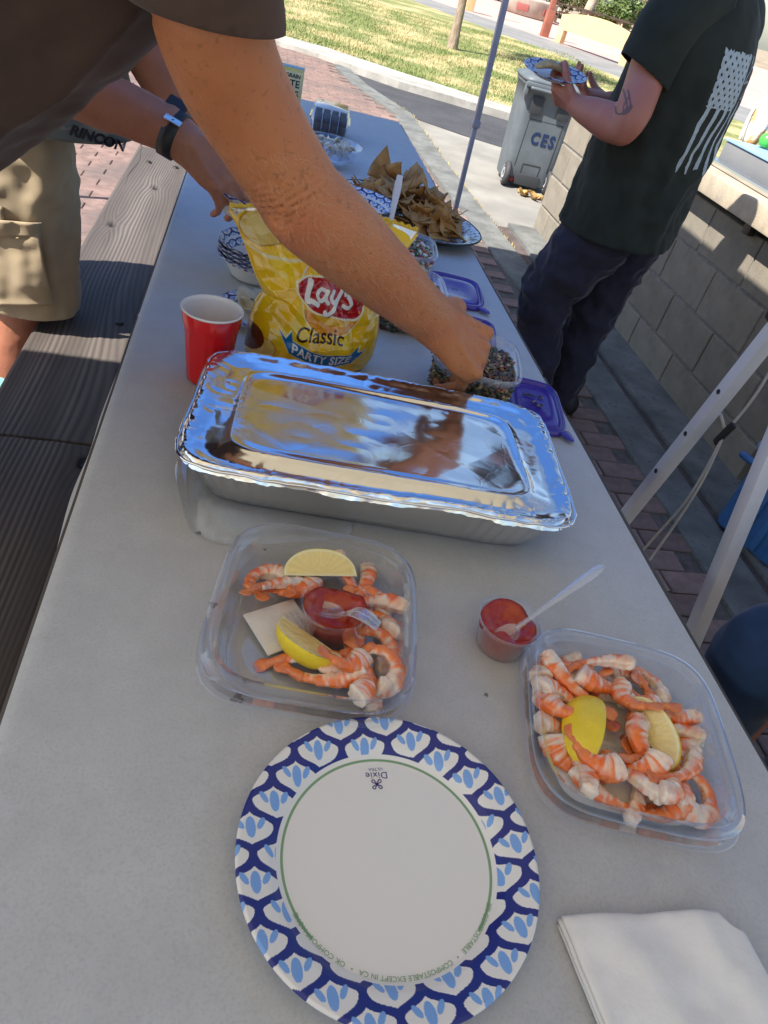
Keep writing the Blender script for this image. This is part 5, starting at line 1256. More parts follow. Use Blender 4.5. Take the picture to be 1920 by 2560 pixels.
# ------------------------------------------------------------------ people
def skin_mat(name, c, c2, red, frec=.5, seed=0.0):
    m = mat(name, c, .48, color2=c2, vscale=9, detail=5, mixlo=.35, mixhi=.68, sub=.12, bump=.30, bscale=240, bdist=.0012, spec=.4)
    add_mix_layer(m, 130, tuple(x * .62 for x in c), .615, .70, fac=frec, detail=2, seed=seed + 1)
    add_mix_layer(m, 55, tuple(x * .70 for x in c), .64, .72, fac=frec, detail=3, seed=seed + 7)
    add_mix_layer(m, 6, red, .52, .80, fac=.45, seed=seed + 4)
    # crossed fine skin lines
    N, L, b = nodes(m); tc = N.new('ShaderNodeTexCoord'); vo = N.new('ShaderNodeTexVoronoi'); vo.feature = 'DISTANCE_TO_EDGE'; vo.inputs['Scale'].default_value = 320; L.new(tc.outputs['Object'], vo.inputs[0])
    mr = N.new('ShaderNodeMapRange'); mr.inputs[2].default_value = .15; L.new(vo.outputs['Distance'], mr.inputs[0]); bp = N.new('ShaderNodeBump'); bp.inputs['Strength'].default_value = .25; bp.inputs['Distance'].default_value = .0005
    L.new(mr.outputs[0], bp.inputs['Height']); L.new(b.inputs['Normal'].links[0].from_socket, bp.inputs['Normal']); L.new(bp.outputs[0], b.inputs['Normal'])
    return m
def nrm(v): v = np.array(v, float); return v / (np.linalg.norm(v) + 1e-12)
def hand_soup(mb, wrist, fwd, back, thumb_side, sc=1.0, curls=((50, 45, 20),) * 4, spread=.10, thumb=(35, 20, 25), wr=(.030, .024), knuckle=True):
    w = np.array(wrist, float); f = nrm(fwd); b = np.array(back, float); b = nrm(b - f * np.dot(b, f)); s = nrm(np.array(thumb_side) - f * np.dot(thumb_side, f) - b * np.dot(thumb_side, b))
    k = w + f * .088 * sc
    mb.tube([w - f * .03 * sc, w, w + f * .030 * sc, w + f * .062 * sc, k], [(wr[0] * sc, wr[1] * sc), (wr[0] * sc, wr[1] * sc), (.037 * sc, .021 * sc), (.042 * sc, .0185 * sc), (.040 * sc, .0145 * sc)], 20, up=tuple(b), sub=3)
    for bb_ in (.031, .0105, -.0105, -.030):
        mb.tube([w + f * .020 * sc + s * bb_ * .45 * sc + b * wr[1] * .82 * sc, w + f * .055 * sc + s * bb_ * .8 * sc + b * .0165 * sc, k + s * bb_ * sc + b * .0125 * sc - f * .004 * sc], [.0035 * sc, .0042 * sc, .0085 * sc], 10, sub=2)
    base = (.031, .0105, -.0105, -.030); lens = ((.044, .026, .022), (.048, .030, .023), (.045, .028, .023), (.036, .022, .020)); rad = (.0098, .0100, .0096, .0085)
    for i in range(4):
        p = k + s * base[i] * sc + f * (-.004 if i in (0, 2) else (0.001 if i == 1 else -.013)) * sc + b * .002
        d = nrm(f + s * spread * (1.5 - i) * .6); pts = [p - d * .022 * sc, p]; ang = 0; rr = [rad[i] * 1.1 * sc, rad[i] * 1.18 * sc]
        for j in range(3):
            ang += math.radians(curls[i][j]); dd = d * math.cos(ang) - b * math.sin(ang); q = pts[-1] + dd * lens[i][j] * sc * .5; pts.append(q); rr.append(rad[i] * (1.0 - .07 * j) * sc)
            pts.append(q + dd * lens[i][j] * sc * .5); rr.append(rad[i] * (1.06 - .10 * j) * sc)
        mb.tube(pts, rr, 12, sub=2, up=tuple(s + .01))
    tp = w + f * .022 * sc + s * .030 * sc - b * .006 * sc; d = nrm(f * math.cos(math.radians(thumb[0])) + s * math.sin(math.radians(thumb[0])) - b * .35); pts = [w + f * .008 * sc + s * .018 * sc - b * .004, tp]; rr = [.016 * sc, .0155 * sc]
    for j, (L_, r_) in enumerate(((.036, .0125), (.030, .0112), (.022, .009))):
        if j: d = nrm(d - b * math.sin(math.radians(thumb[j])) * .8 - s * math.sin(math.radians(thumb[j])) * .5)
        pts.append(pts[-1] + d * L_ * sc); rr.append(r_ * sc)
    mb.tube(pts, rr, 14, sub=3)
def head_soup(mb, c, face, up=(0, 0, 1), sc=1.0):
    c = np.array(c, float); f = nrm(face); u = np.array(up, float); u = nrm(u - f * np.dot(u, f)); s = np.cross(f, u)
    mb.tube([c - u * .115 * sc + f * .035, c - u * .07 * sc + f * .028, c, c + u * .06 * sc - f * .008, c + u * .10 * sc - f * .012], [(.040, .034), (.062, .068), (.076, .094), (.073, .090), (.050, .060)], 20, up=tuple(f), sub=3)
    mb.tube([c + f * .085 + u * .028, c + f * .102 - u * .012, c + f * .108 - u * .028], [.009, .012, .015], 10, sub=2)            # nose
    mb.tube([c + f * .084 - u * .056 - s * .024, c + f * .094 - u * .055, c + f * .084 - u * .056 + s * .024], [.006, .009, .006], 10, sub=2)   # mouth
    for q in (-1, 1):
        mb.tube([c + s * q * .078 - u * .03, c + s * q * .083, c + s * q * .080 + u * .028], [(.006, .012), (.008, .020), (.006, .014)], 10, up=tuple(f), sub=2)   # ear
        mb.tube([c + f * .082 + s * q * .034 + u * .030, c + f * .088 + s * q * .030 + u * .032], .010, 10)       # brow
def eyes(parent, c, face, up=(0, 0, 1)):
    c = np.array(c, float); f = nrm(face); u = np.array(up, float); u = nrm(u - f * np.dot(u, f)); s = np.cross(f, u)
    for q in (-1, 1): MB().tube([c + f * .080 + s * q * .033 + u * .006, c + f * .081 + s * q * .033 + u * .006], .0105, 12).build('eye', m_eye, parent)
m_eye = mat('eye', (.75, .74, .72), .15, color2=(.03, .02, .015), vscale=40)
def cloth_mat(name, c, var=.12, rough=.9, sheen=.25, bump=.35, bscale=700, **k): return mat(name, c, rough, var=var, vscale=7, bump=bump, bscale=bscale, bdist=.0008, sheen=sheen, spec=.2, **k)
def folds(me, amp, dirs, seed, fine=.35, mask=None):
    """cloth folds: long creases running along dirs"""
    P = mesh_co(me); Nn = mesh_no(me); d = nrm(dirs); Q = P - (P @ d)[:, None] * d * .82
    h = amp * ((1 - np.abs(vnoise(Q, 11, seed)) * 2) * .6 + vnoise(Q, 22, seed + 1) * .4) + amp * fine * vnoise(P, 38, seed + 2)
    if mask is not None: h = h * mask(P)
    put_co(me, P + Nn * h[:, None])
def decal(bvh, o, ax, ay, dirn, nx, ny, keep, off=.0012):
    """grid of points cast on a surface; keep(u, v) -> mask; returns mesh data for the kept faces"""
    u = np.linspace(0, 1, nx); v = np.linspace(0, 1, ny); U, Vv = np.meshgrid(u, v); U = U.ravel(); Vv = Vv.ravel(); d = Vector(nrm(dirn)); P = np.zeros((len(U), 3)); ok = np.zeros(len(U), bool)
    for i in range(len(U)):
        s = Vector(np.array(o) + np.array(ax) * U[i] + np.array(ay) * Vv[i]); h = bvh.ray_cast(s, d, 1.5)
        if h[0] is not None: P[i] = np.array(h[0]) - np.array(d) * off; ok[i] = True
    m = keep(U, Vv) & ok; F_ = grid_faces(nx, ny); F_ = F_[m[F_].sum(1) >= 3]; F_ = F_[ok[F_].all(1)]
    return P, F_
def bvh_of(me):
    return BVHTree.FromPolygons([tuple(v) for v in mesh_co(me)], [tuple(p.vertices) for p in me.polygons])
def prune(V, Fc):
    ids = np.unique(Fc); mp = -np.ones(len(V), int); mp[ids] = np.arange(len(ids)); return V[ids], mp[Fc]

def sleeve(name, pts, rad, m, parent, org, cp, cn, seed):
    V, Fc = tube_geo(pts, rad, 40, sub=8, cap=False); me = new_mesh(name, V, Fc[:-2]); P = mesh_co(me); put_co(me, P + mesh_no(me) * (.0022 * vnoise(P * [1, 1, .5], 30, seed) + .0012 * vnoise(P, 60, seed))[:, None])
    bm = bmesh.new(); bm.from_mesh(me); bmesh.ops.bisect_plane(bm, geom=bm.verts[:] + bm.edges[:] + bm.faces[:], plane_co=Vector(cp), plane_no=Vector(cn).normalized(), clear_outer=True); bmesh.ops.recalc_face_normals(bm, faces=bm.faces[:]); bm.to_mesh(me); bm.free(); me.shade_smooth()
    me = solidify(me, .0032); put_co(me, mesh_co(me) - org); return link(name, me, m, parent)
# ---- the man with the dark brown T-shirt, reaching across
m_skinA = skin_mat('weathered_skin', (.50, .205, .092), (.41, .150, .064), (.50, .14, .078), .75, 2.0)
pA = thing('person', 'man in a dark brown T-shirt stretching his bare arm into the salad tub', 'person', (-.66, 1.0, 0)); oA = np.array((-.66, 1.0, 0))
soup = MB()
ax_p = np.array((-.64, 1.0, .96)); ax_n = np.array((-.06, 1.0, 1.43)); ad = nrm(ax_n - ax_p)
soup.tube([ax_p - ad * .06, ax_p + ad * .1, ax_p + ad * .3, ax_p + ad * .5, ax_p + ad * .66, ax_n], [(.165, .12), (.16, .125), (.165, .125), (.185, .125), (.165, .105), (.06, .06)], 28, up=(-.62, 0, .79), sub=3)
soup.tube([ax_n - ad * .04, ax_n + ad * .06, ax_n + ad * .10], [.062, .058, .06], 16)
hA = ax_n + ad * .17 + np.array((0, 0, .02)); head_soup(soup, hA, (.72, 0, -.70), (.65, 0, .75))
soup.tube([(-.10, .90, 1.37), (-.075, .80, 1.325), (-.054, .80, 1.288), (-.050, .814, 1.261), (-.034, .834, 1.219), (-.011, .849, 1.184), (.016, .858, 1.150), (.048, .868, 1.112), (.068, .876, 1.090), (.112, .897, 1.058), (.155, .917, 1.026), (.197, .936, .996), (.240, .953, .965), (.284, .969, .936)], [.066, .066, .057, .0555, .0545, .053, .051, .0505, .0525, .0525, .0490, .0460, (.042, .038), (.039, .032)], 24, sub=4, up=(-.15, -.55, .82))
soup.tube([(.044, .848, 1.080), (.060, .858, 1.066)], [.024, .024], 14)     # elbow knob
hand_soup(soup, (.282, .968, .937), (.78, .14, -.48), (.10, -.62, .74), (0, 1, .2), 1.22, ((58, 30, 15), (54, 32, 15), (52, 34, 15), (50, 36, 18)), .10, (42, 30, 30), (.033, .026))
soup.tube([(-.10, 1.10, 1.37), (-.10, 1.20, 1.33), (-.20, 1.25, 1.24), (-.34, 1.25, 1.16)], [.066, .064, .056, .05], 20, sub=3)
soup.tube([(-.34, 1.25, 1.16), (-.46, 1.22, 1.10), (-.55, 1.16, 1.03)], [.050, .047, .034], 18, sub=3)
hand_soup(soup, (-.56, 1.15, 1.02), (-.5, -.3, -.6), (0, .8, .3), (.5, 0, 0), 1.0, ((25, 25, 15),) * 4)
for s_ in (-1, 1): soup.tube([(-.65, 1.0 + s_ * .09, .95), (-.68, 1.0 + s_ * .10, .52), (-.74, 1.0 + s_ * .11, .10), (-.73, 1.0 + s_ * .11, .06)], [.090, .066, .045, .045], 20, sub=4)
for s_ in (-1, 1): soup.tube([(-.76, 1.0 + s_ * .11, .05), (-.62, 1.0 + s_ * .12, .035)], [(.042, .045), (.045, .03)], 16, up=(0, 0, 1))
bA = remesh(soup, .0042, 4)
# elbow creases, tendons and veins
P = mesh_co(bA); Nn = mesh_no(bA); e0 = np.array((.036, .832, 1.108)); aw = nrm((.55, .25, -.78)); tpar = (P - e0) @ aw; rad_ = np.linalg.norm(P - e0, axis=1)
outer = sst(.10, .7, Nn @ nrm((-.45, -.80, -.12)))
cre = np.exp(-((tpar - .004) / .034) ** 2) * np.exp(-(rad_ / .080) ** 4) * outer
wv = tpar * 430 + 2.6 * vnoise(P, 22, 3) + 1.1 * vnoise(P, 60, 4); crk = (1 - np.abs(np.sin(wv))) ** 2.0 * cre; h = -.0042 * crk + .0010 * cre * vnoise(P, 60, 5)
fa = sst(.02, .14, tpar) * (rad_ < .42) * (P[:, 0] > -.02); h += fa * (.0011 * vnoise(P, 28, 7) + .0009 * (1 - np.abs(vnoise(P * [1.0, 1.6, 1.0], 26, 8)) * 3).clip(0))
hk = sst(.31, .335, P[:, 0]) * (P[:, 2] < 1.0) * (P[:, 0] < .5); h += hk * (.0010 * (1 - np.abs(vnoise(P, 42, 9)) * 2.5).clip(0) - .0006 * np.abs(np.sin(P[:, 0] * 700 + 4 * vnoise(P, 60, 2))))
h += .0006 * vnoise(P, 55, 11)
put_co(bA, P + Nn * h[:, None] - oA); tint = np.ones((len(P), 3)); tint *= 1 - np.array((.16, .26, .30)) * np.clip(crk * 1.1, 0, 1)[:, None]; tint *= 1 - np.array((.0, .16, .12)) * np.clip(np.exp(-(np.linalg.norm(P - np.array((.062, .838, 1.075)), axis=1) / .035) ** 2), 0, 1)[:, None]; set_colors(bA, tint, 'tint'); N, L, b = nodes(m_skinA); at = N.new('ShaderNodeAttribute'); at.attribute_name = 'tint'; mx = N.new('ShaderNodeMix'); mx.data_type = 'RGBA'; mx.blend_type = 'MULTIPLY'; mx.inputs[0].default_value = 1; L.new(b.inputs['Base Color'].links[0].from_socket, mx.inputs[6]); L.new(at.outputs['Color'], mx.inputs[7]); L.new(mx.outputs[2], b.inputs['Base Color']); link('body', bA, m_skinA, pA)  # crease shade painted into the skin colour, plus the elbow's own redness
eyes(pA, hA - oA, (.72, 0, -.70), (.65, 0, .75))
# fine arm hair
hb = []; hf = []; P2 = mesh_co(bA) + oA; N2 = mesh_no(bA); rg = random.Random(9); cand_i = np.where((P2[:, 0] > -.01) & (P2[:, 0] < .29) & (P2[:, 2] < 1.16))[0]
for k in range(3600):
    i = int(rg.choice(cand_i)); p = P2[i]; n_ = N2[i]; d = nrm(np.array((.6, .25, -.5)) + .5 * np.array((rg.gauss(0, 1), rg.gauss(0, 1), rg.gauss(0, 1)))); d = nrm(d - n_ * np.dot(d, n_) + n_ * rg.uniform(.18, .5)); L_ = rg.uniform(.006, .015); sd = nrm(np.cross(d, n_)) * .00011
    b0 = len(hb); q = p + d * L_ * .5 + n_ * .0008; e = p + d * L_; hb += [p - sd - oA, p + sd - oA, q + sd * .8 - oA, q - sd * .8 - oA, e - oA]; hf += [(b0, b0 + 1, b0 + 2, b0 + 3), (b0 + 3, b0 + 2, b0 + 4, b0 + 4)]
m_hair_l = mat('pale_arm_hair', (.55, .36, .22), .5)
me = bpy.data.meshes.new('arm_hair'); me.from_pydata([tuple(v) for v in hb], [], [f_ if f_[2] != f_[3] else f_[:3] for f_ in hf]); o = link('arm_hair', me, m_hair_l, pA); o['kind'] = 'stuff'
MB().tube([hA - oA + np.array((-.03, 0, .03)), hA - oA + np.array((.02, 0, .08))], [(.088, .095), (.07, .075)], 20, up=(.72, 0, -.7)).build('hair', mat('grey_hair', (.28, .25, .22), .8, bump=.8, bscale=200), pA)
# T-shirt
sp = MB()
sp.tube([ax_p - ad * .10, ax_p + ad * .02, ax_p + ad * .16, ax_p + ad * .34, ax_p + ad * .52, ax_p + ad * .66, ax_n - ad * .01], [(.188, .150), (.190, .155), (.190, .158), (.192, .150), (.200, .138), (.178, .118), (.072, .070)], 36, up=(-.62, 0, .79), sub=4)
sp.tube([(-.12, 1.08, 1.37), (-.10, 1.20, 1.33), (-.20, 1.25, 1.24)], [.080, .076, .070], 22, sub=3)
shA = remesh(sp, .0085, 4, 'shirt')
cut_plane(shA, tuple(ax_p - ad * .075), tuple(-ad), .30)
folds(shA, .020, (.75, -.25, .62), 4, .20, lambda P: .30 + .70 * sst(1.42, 1.2, P[:, 2]))
shA = solidify(shA, .0028); put_co(shA, mesh_co(shA) - oA); m_shA = cloth_mat('brown_jersey', (.078, .052, .044), .16, sheen=.12); link('t_shirt', shA, m_shA, pA); sleeve('sleeve', [(-.15, .93, 1.375), (-.105, .84, 1.355), (-.072, .798, 1.315), (-.054, .803, 1.280), (-.047, .814, 1.252)], [.098, .086, .074, .0685, .0675], m_shA, pA, oA, (-.054, .806, 1.262), (-.02, .08, -1.0), 3)
pt = MB()
for s_ in (-1, 1): pt.tube([(-.64, 1.0 + s_ * .07, 1.0), (-.66, 1.0 + s_ * .095, .80), (-.69, 1.0 + s_ * .10, .48), (-.75, 1.0 + s_ * .11, .06)], [.115, .108, .085, .072], 22, sub=4)
ptA = remesh(pt, .010, 3, 'trousers'); folds(ptA, .006, (0, 0, 1), 8); put_co(ptA, mesh_co(ptA) - oA); link('trousers', ptA, cloth_mat('navy_cloth', (.05, .055, .08)), pA)

# ---- the man in khaki cargo shorts with the watch
m_skinB = skin_mat('tanned_skin', (.42, .185, .11), (.36, .14, .085), (.45, .14, .10), .35, 5.0)
pB = thing('person', 'man in khaki cargo shorts with a black watch holding a bowl behind the bench', 'person', (-.55, 1.79, 0)); oB = np.array((-.55, 1.79, 0))
s2 = MB(); bp = np.array((-.56, 1.79, .95)); bn = np.array((-.25, 1.70, 1.46)); bd = nrm(bn - bp)
s2.tube([bp - bd * .05, bp + bd * .15, bp + bd * .35, bp + bd * .48, bn], [(.165, .12), (.16, .125), (.18, .12), (.165, .105), (.06, .06)], 26, up=(-.85, 0, .5), sub=3)
s2.tube([bn - bd * .03, bn + bd * .08], .058, 14); hB = bn + bd * .17; head_soup(s2, hB, (.80, -.2, -.5), (.4, 0, .9))
s2.tube([(-.33, 1.60, 1.38), (-.37, 1.53, 1.28), (-.40, 1.47, 1.15), (-.385, 1.45, 1.062)], [.062, .058, .053, .050], 22, sub=3)
s2.tube([(-.385, 1.45, 1.055), (-.290, 1.438, 1.037), (-.206, 1.429, 1.023), (-.157, 1.412, 1.014), (-.117, 1.403, 1.002)], [.049, .0475, .0435, .0385, (.036, .031)], 22, sub=4)
hand_soup(s2, (-.122, 1.404, 1.003), (.80, -.06, -.52), (.30, -.62, .62), (.35, .6, .65), 1.06, ((22, 34, 22), (26, 36, 22), (30, 38, 22), (34, 40, 22)), .05, (12, 8, 14), (.036, .030))
s2.tube([(-.20, 1.86, 1.38), (-.24, 1.90, 1.26), (-.30, 1.84, 1.15)], [.062, .056, .050], 20, sub=3)
s2.tube([(-.30, 1.84, 1.15), (-.243, 1.760, 1.085), (-.193, 1.715, 1.033), (-.123, 1.66, .978), (-.075, 1.62, .945)], [.049, .048, .046, .041, .033], 20, sub=3)
hand_soup(s2, (-.080, 1.625, .948), (.62, -.62, -.30), (-.3, .3, .8), (.5, .5, .2), 1.0, ((30, 35, 20),) * 4)
s2.tube([(-.52, 1.74, .93), (-.505, 1.75, .66), (-.520, 1.758, .47), (-.548, 1.762, .34), (-.580, 1.76, .20), (-.60, 1.76, .08)], [.10, .085, .064, .062, .048, .044], 22, sub=4)
s2.tube([(-.66, 1.88, .93), (-.67, 1.90, .66), (-.68, 1.90, .47), (-.69, 1.90, .32), (-.70, 1.90, .08)], [.10, .085, .060, .060, .044], 22, sub=4)
for (fx_, fy_) in ((-.60, 1.76), (-.70, 1.90)): s2.tube([(fx_ - .03, fy_, .05), (fx_ + .06, fy_ - .01, .045), (fx_ + .17, fy_ - .02, .025)], [(.036, .045), (.042, .035), (.038, .018)], 16, up=(0, 0, 1), sub=2)
bB = remesh(s2, .0048, 4); P = mesh_co(bB); put_co(bB, P + mesh_no(bB) * (.0012 * vnoise(P, 26, 3) + .0007 * vnoise(P, 60, 4))[:, None] - oB); link('body', bB, m_skinB, pB)
eyes(pB, hB - oB, (.80, -.2, -.5), (.4, 0, .9))
MB().tube([hB - oB + np.array((-.03, 0, .03)), hB - oB + np.array((0, 0, .09))], [(.086, .094), (.07, .075)], 20, up=(1, 0, 0)).build('hair', bpy.data.materials['grey_hair'], pB)
# shirt with printed hem
sp = MB(); sp.tube([np.array((-.425, 1.745, .83)), np.array((-.43, 1.745, .95)), np.array((-.44, 1.75, 1.08)), bp + bd * .40, bp + bd * .50, bn], [(.150, .178), (.155, .178), (.165, .160), (.195, .130), (.175, .112), (.07, .07)], 34, up=(-.85, 0, .5), sub=4)
sp.tube([(-.33, 1.62, 1.39), (-.37, 1.53, 1.28), (-.39, 1.48, 1.20)], [.078, .074, .07], 20, sub=3); sp.tube([(-.20, 1.82, 1.39), (-.24, 1.90, 1.26), (-.28, 1.87, 1.19)], [.078, .072, .068], 20, sub=3)
shB = remesh(sp, .009, 4, 'shirt'); cut_plane(shB, (-.43, 1.745, .918), (-.06, .05, -1), .36); folds(shB, .006, (0, 0, 1), 14); shB = solidify(shB, .003); bvB = bvh_of(shB)
put_co(shB, mesh_co(shB) - oB)
m_shB = cloth_mat('grey_green_print', (.15, .17, .16), .1, color2=(.30, .28, .23), stretch=(1, 1, 3.5), mixlo=.45, mixhi=.55); link('t_shirt', shB, m_shB, pB)
# shorts
st_ = MB()
st_.tube([(-.55, 1.75, 1.0), (-.515, 1.742, .88), (-.497, 1.745, .70), (-.50, 1.752, .54), (-.508, 1.757, .46)], [(.135, .135), (.130, .135), (.118, .125), (.108, .118), (.104, .115)], 26, sub=4)
st_.tube([(-.62, 1.85, 1.0), (-.66, 1.88, .80), (-.67, 1.90, .60), (-.68, 1.90, .46)], [.135, .122, .110, .104], 26, sub=4)
shoB = remesh(st_, .0075, 4, 'shorts'); cut_plane(shoB, (-.507, 1.756, .485), (-.05, .0, -1), .17); cut_plane(shoB, (-.68, 1.90, .485), (0, 0, -1), .12)
folds(shoB, .011, (.1, .2, 1), 21, .6); shoB = solidify(shoB, .003); bvS = bvh_of(shoB); put_co(shoB, mesh_co(shoB) - oB)
m_khaki = cloth_mat('khaki_canvas', (.42, .33, .215), .10, bscale=500); sho = link('cargo_shorts', shoB, m_khaki, pB)
# cargo pocket: a patch laid on the outer thigh, standing off at its open side
def patch(bvh, corners, dirn, nx, ny, off, bulge, m, name, parent, org, thick=.0025):
    c = np.array(corners, float); u = np.linspace(0, 1, nx); v = np.linspace(0, 1, ny); V = []
    d = Vector(nrm(dirn))
    for b in v:
        for a in u:
            s = c[0] * (1 - a) * (1 - b) + c[1] * a * (1 - b) + c[2] * a * b + c[3] * (1 - a) * b; h = bvh.ray_cast(Vector(s) - d * .5, d, 1.5)
            p = np.array(h[0]) if h[0] is not None else s; V.append(p - np.array(d) * (off + bulge(a, b)) - org)
    me = new_mesh(name, np.array(V), grid_faces(nx, ny)); me = solidify(me, thick); return link(name, me, m, parent)
dS = (-.12, .95, -.22)
pc = [(-.560, 1.60, .705), (-.425, 1.60, .715), (-.410, 1.60, .545), (-.545, 1.60, .520)]
patch(bvS, pc, dS, 26, 26, .004, lambda a, b: .006 + .020 * a * math.sin(math.pi * min(1, b * 1.1 + .02)) ** .6 + .004 * math.sin(a * 7 + b * 3), m_khaki, 'cargo_pocket', sho, oB)
pc2 = [(-.560, 1.60, .725), (-.420, 1.60, .735), (-.425, 1.60, .702), (-.560, 1.60, .690)]
patch(bvS, pc2, dS, 20, 6, .017, lambda a, b: .004 * math.sin(math.pi * a), m_khaki, 'pocket_flap', sho, oB)
pc3 = [(-.565, 1.60, .795), (-.50, 1.60, .785), (-.50, 1.60, .735), (-.565, 1.60, .745)]
patch(bvS, pc3, dS, 12, 8, .006, lambda a, b: .003, m_black, 'phone', sho, oB, .006)
pc4 = [(-.57, 1.60, .765), (-.49, 1.60, .757), (-.49, 1.60, .70), (-.57, 1.60, .71)]
patch(bvS, pc4, dS, 12, 8, .013, lambda a, b: .002, m_khaki, 'phone_pocket', sho, oB)
# hem lettering
try:
    cam_p = np.array((0, 0, 1.35)); cdir = nrm(np.array((-.292, 1.62, .918)) - cam_p); rx = nrm(np.cross(cdir, (0, 0, 1)))
    uy = np.cross(rx, cdir)
    V_, T_ = text_tris('RINCON', size=.026, bold=.0012, shear=.25); W_ = np.zeros((len(V_), 3))
    ro = math.radians(-9); c0 = np.array((-.300, 1.60, .925))
    for i, (a, b) in enumerate(V_):
        q = c0 + rx * (a * math.cos(ro) - b * math.sin(ro)) + uy * (a * math.sin(ro) + b * math.cos(ro)); h = bvB.ray_cast(Vector(q - cdir * .6), Vector(cdir), 2); W_[i] = (np.array(h[0]) if h[0] is not None else q) - cdir * .0025
    me = new_mesh('hem_lettering', W_ - oB, T_, False); link('hem_lettering', me, ink('black_ink', (.015, .015, .02)), pB)
except Exception as ex: print('lettering', ex)
# watch
m_rub = mat('black_rubber', (.012, .012, .014), .5, bump=.2, bscale=300)
wd = nrm((.075, -.02, -.022)); wc = np.array((-.137, 1.4075, 1.008)); wu = nrm(np.array((.3, -.6, .7)) - wd * np.dot((.3, -.6, .7), wd)); ws = np.cross(wd, wu)
wt = thing('wrist_watch', 'black rubber strap watch with silver buckle on the forearm', 'watch', tuple(wc))
V = []; n = 48
for (dr, dx) in ((.0, -.013), (.0035, -.012), (.0035, .012), (.0, .013)):
    for k in range(n):
        a = 2 * math.pi * k / n; V.append(wd * dx + ws * (.0395 + dr) * math.cos(a) + wu * (.0355 + dr) * math.sin(a))
MB().add(V, grid_faces(n, 4, True)).build('strap', m_rub, wt)
fa_ = ws * .62 - wu * .1 + np.array((0, .0, 0)); face = nrm(ws * -.15 + wu * 1.0)
MB().box(tuple(-nrm(ws * .2 + wu * 1.0) * -.041), (.004, .004, .004)).build('strap_keeper', m_rub, wt)
Rb = Matrix((tuple(wd), tuple(ws), tuple(wu))).transposed()
MB().box(tuple(wu * .040 + ws * .008), (.030, .012, .004), bev=.0015, R=Rb).build('buckle', mat('brushed_steel', (.7, .68, .64), .3, 1.0), wt, True, 40)
MB().box(tuple(nrm(np.array((0, .35, .95))) * .043), (.036, .034, .012), bev=.005, R=Rb).build('watch_case', m_rub, wt, True, 40)
for k in range(5): MB().lathe([(0, .0004), (.0016, .0004), (.002, -.001)], 10).build('strap_hole', m_black, wt, loc=tuple(nrm(wu * math.cos(.55 + .24 * k) - ws * math.sin(.55 + .24 * k)) * (.0395 + .0005 * k)), rot=Vector(wu * math.cos(.55 + .24 * k) - ws * math.sin(.55 + .24 * k)).to_track_quat('Z', 'Y').to_euler())
# sock and sandal straps
so = MB(); so.tube([(-.566, 1.761, .27), (-.583, 1.76, .18), (-.60, 1.76, .09)], [.058, .0535, .050], 20, sub=3); so.v = [tuple(np.array(p) - oB) for p in so.v]; so.build('sock', cloth_mat('turquoise_knit', (.30, .62, .60)), pB)

# ---- the man with the flag on his back
m_skinC = skin_mat('pink_skin', (.50, .215, .15), (.45, .165, .115), (.50, .13, .10), .15, 9.0)
cC = np.array((1.275, 2.43, 0)); fC = nrm((-.62, .785, 0)); lC = np.array((-fC[1], fC[0], 0)); lC = -lC if np.dot(lC, (-.6, -.8, 0)) < 0 else lC
pC = thing('person', 'man in a black T-shirt with a flag on the back standing beside the wall', 'person', tuple(cC)); zz_ = np.array((0, 0, 1.0))
K = lambda l, f_, z: cC + lC * l + fC * f_ + zz_ * z
s3 = MB()
s3.tube([K(0, 0, .86), K(0, .01, 1.0), K(0, .0, 1.2), K(0, -.01, 1.38), K(0, 0, 1.47)], [(.17, .125), (.17, .13), (.19, .125), (.16, .10), (.07, .07)], 26, up=tuple(fC), sub=3)
s3.tube([K(0, .01, 1.45), K(0, .03, 1.56)], .058, 16); hC = K(0, .05, 1.66); head_soup(s3, hC, tuple(fC - zz_ * .35))
el = np.array((1.050, 2.235, 1.075)); wrC = np.array((.955, 2.400, 1.085))
s3.tube([K(.15, 0, 1.42), K(.20, 0, 1.38), K(.215, .015, 1.26), el + np.array((.015, .0, .05)), el], [.060, .062, .058, .053, .049], 22, sub=4)
s3.tube([el, el + (wrC - el) * .3, el + (wrC - el) * .7, wrC], [.049, .052, .042, .031], 20, sub=4)
hand_soup(s3, wrC, wrC - el + np.array((-.02, 0, .02)), (-.2, -.55, -.65), (-.6, .0, .4), 1.0, ((35, 45, 30), (38, 48, 30), (40, 50, 30), (42, 50, 30)), .1, (45, 10, 15), (.031, .025))
er = K(-.26, .06, 1.07); wr2 = K(-.08, .26, 1.09)
s3.tube([K(-.15, 0, 1.42), K(-.20, 0, 1.38), K(-.23, .02, 1.22), er], [.060, .062, .056, .049], 20, sub=4); s3.tube([er, er + (wr2 - er) * .4, wr2], [.049, .047, .031], 18, sub=3)
hand_soup(s3, wr2, wr2 - er, (0, 0, -1), tuple(fC), 1.0, ((30, 35, 20),) * 4)
s3.tube([K(.08, 0, .86), K(.10, .11, .48), K(.078, .045, .10)], [.09, .060, .042], 20, sub=4); s3.tube([K(-.08, 0, .86), K(-.095, .01, .48), K(-.07, 0, .10)], [.09, .060, .042], 20, sub=4)
bC = remesh(s3, .0052, 4); P = mesh_co(bC); put_co(bC, P + mesh_no(bC) * (.0012 * vnoise(P, 24, 5))[:, None] - cC); link('body', bC, m_skinC, pC); bvC = bvh_of(bC); eyes(pC, hC - cC, tuple(fC - zz_ * .35))
MB().tube([hC - cC + zz_ * .02 - fC * .03, hC - cC + zz_ * .09 - fC * .02], [(.088, .095), (.07, .075)], 20, up=tuple(fC)).build('hair', mat('brown_hair', (.06, .035, .02), .7, bump=.8, bscale=200), pC)
sp = MB()
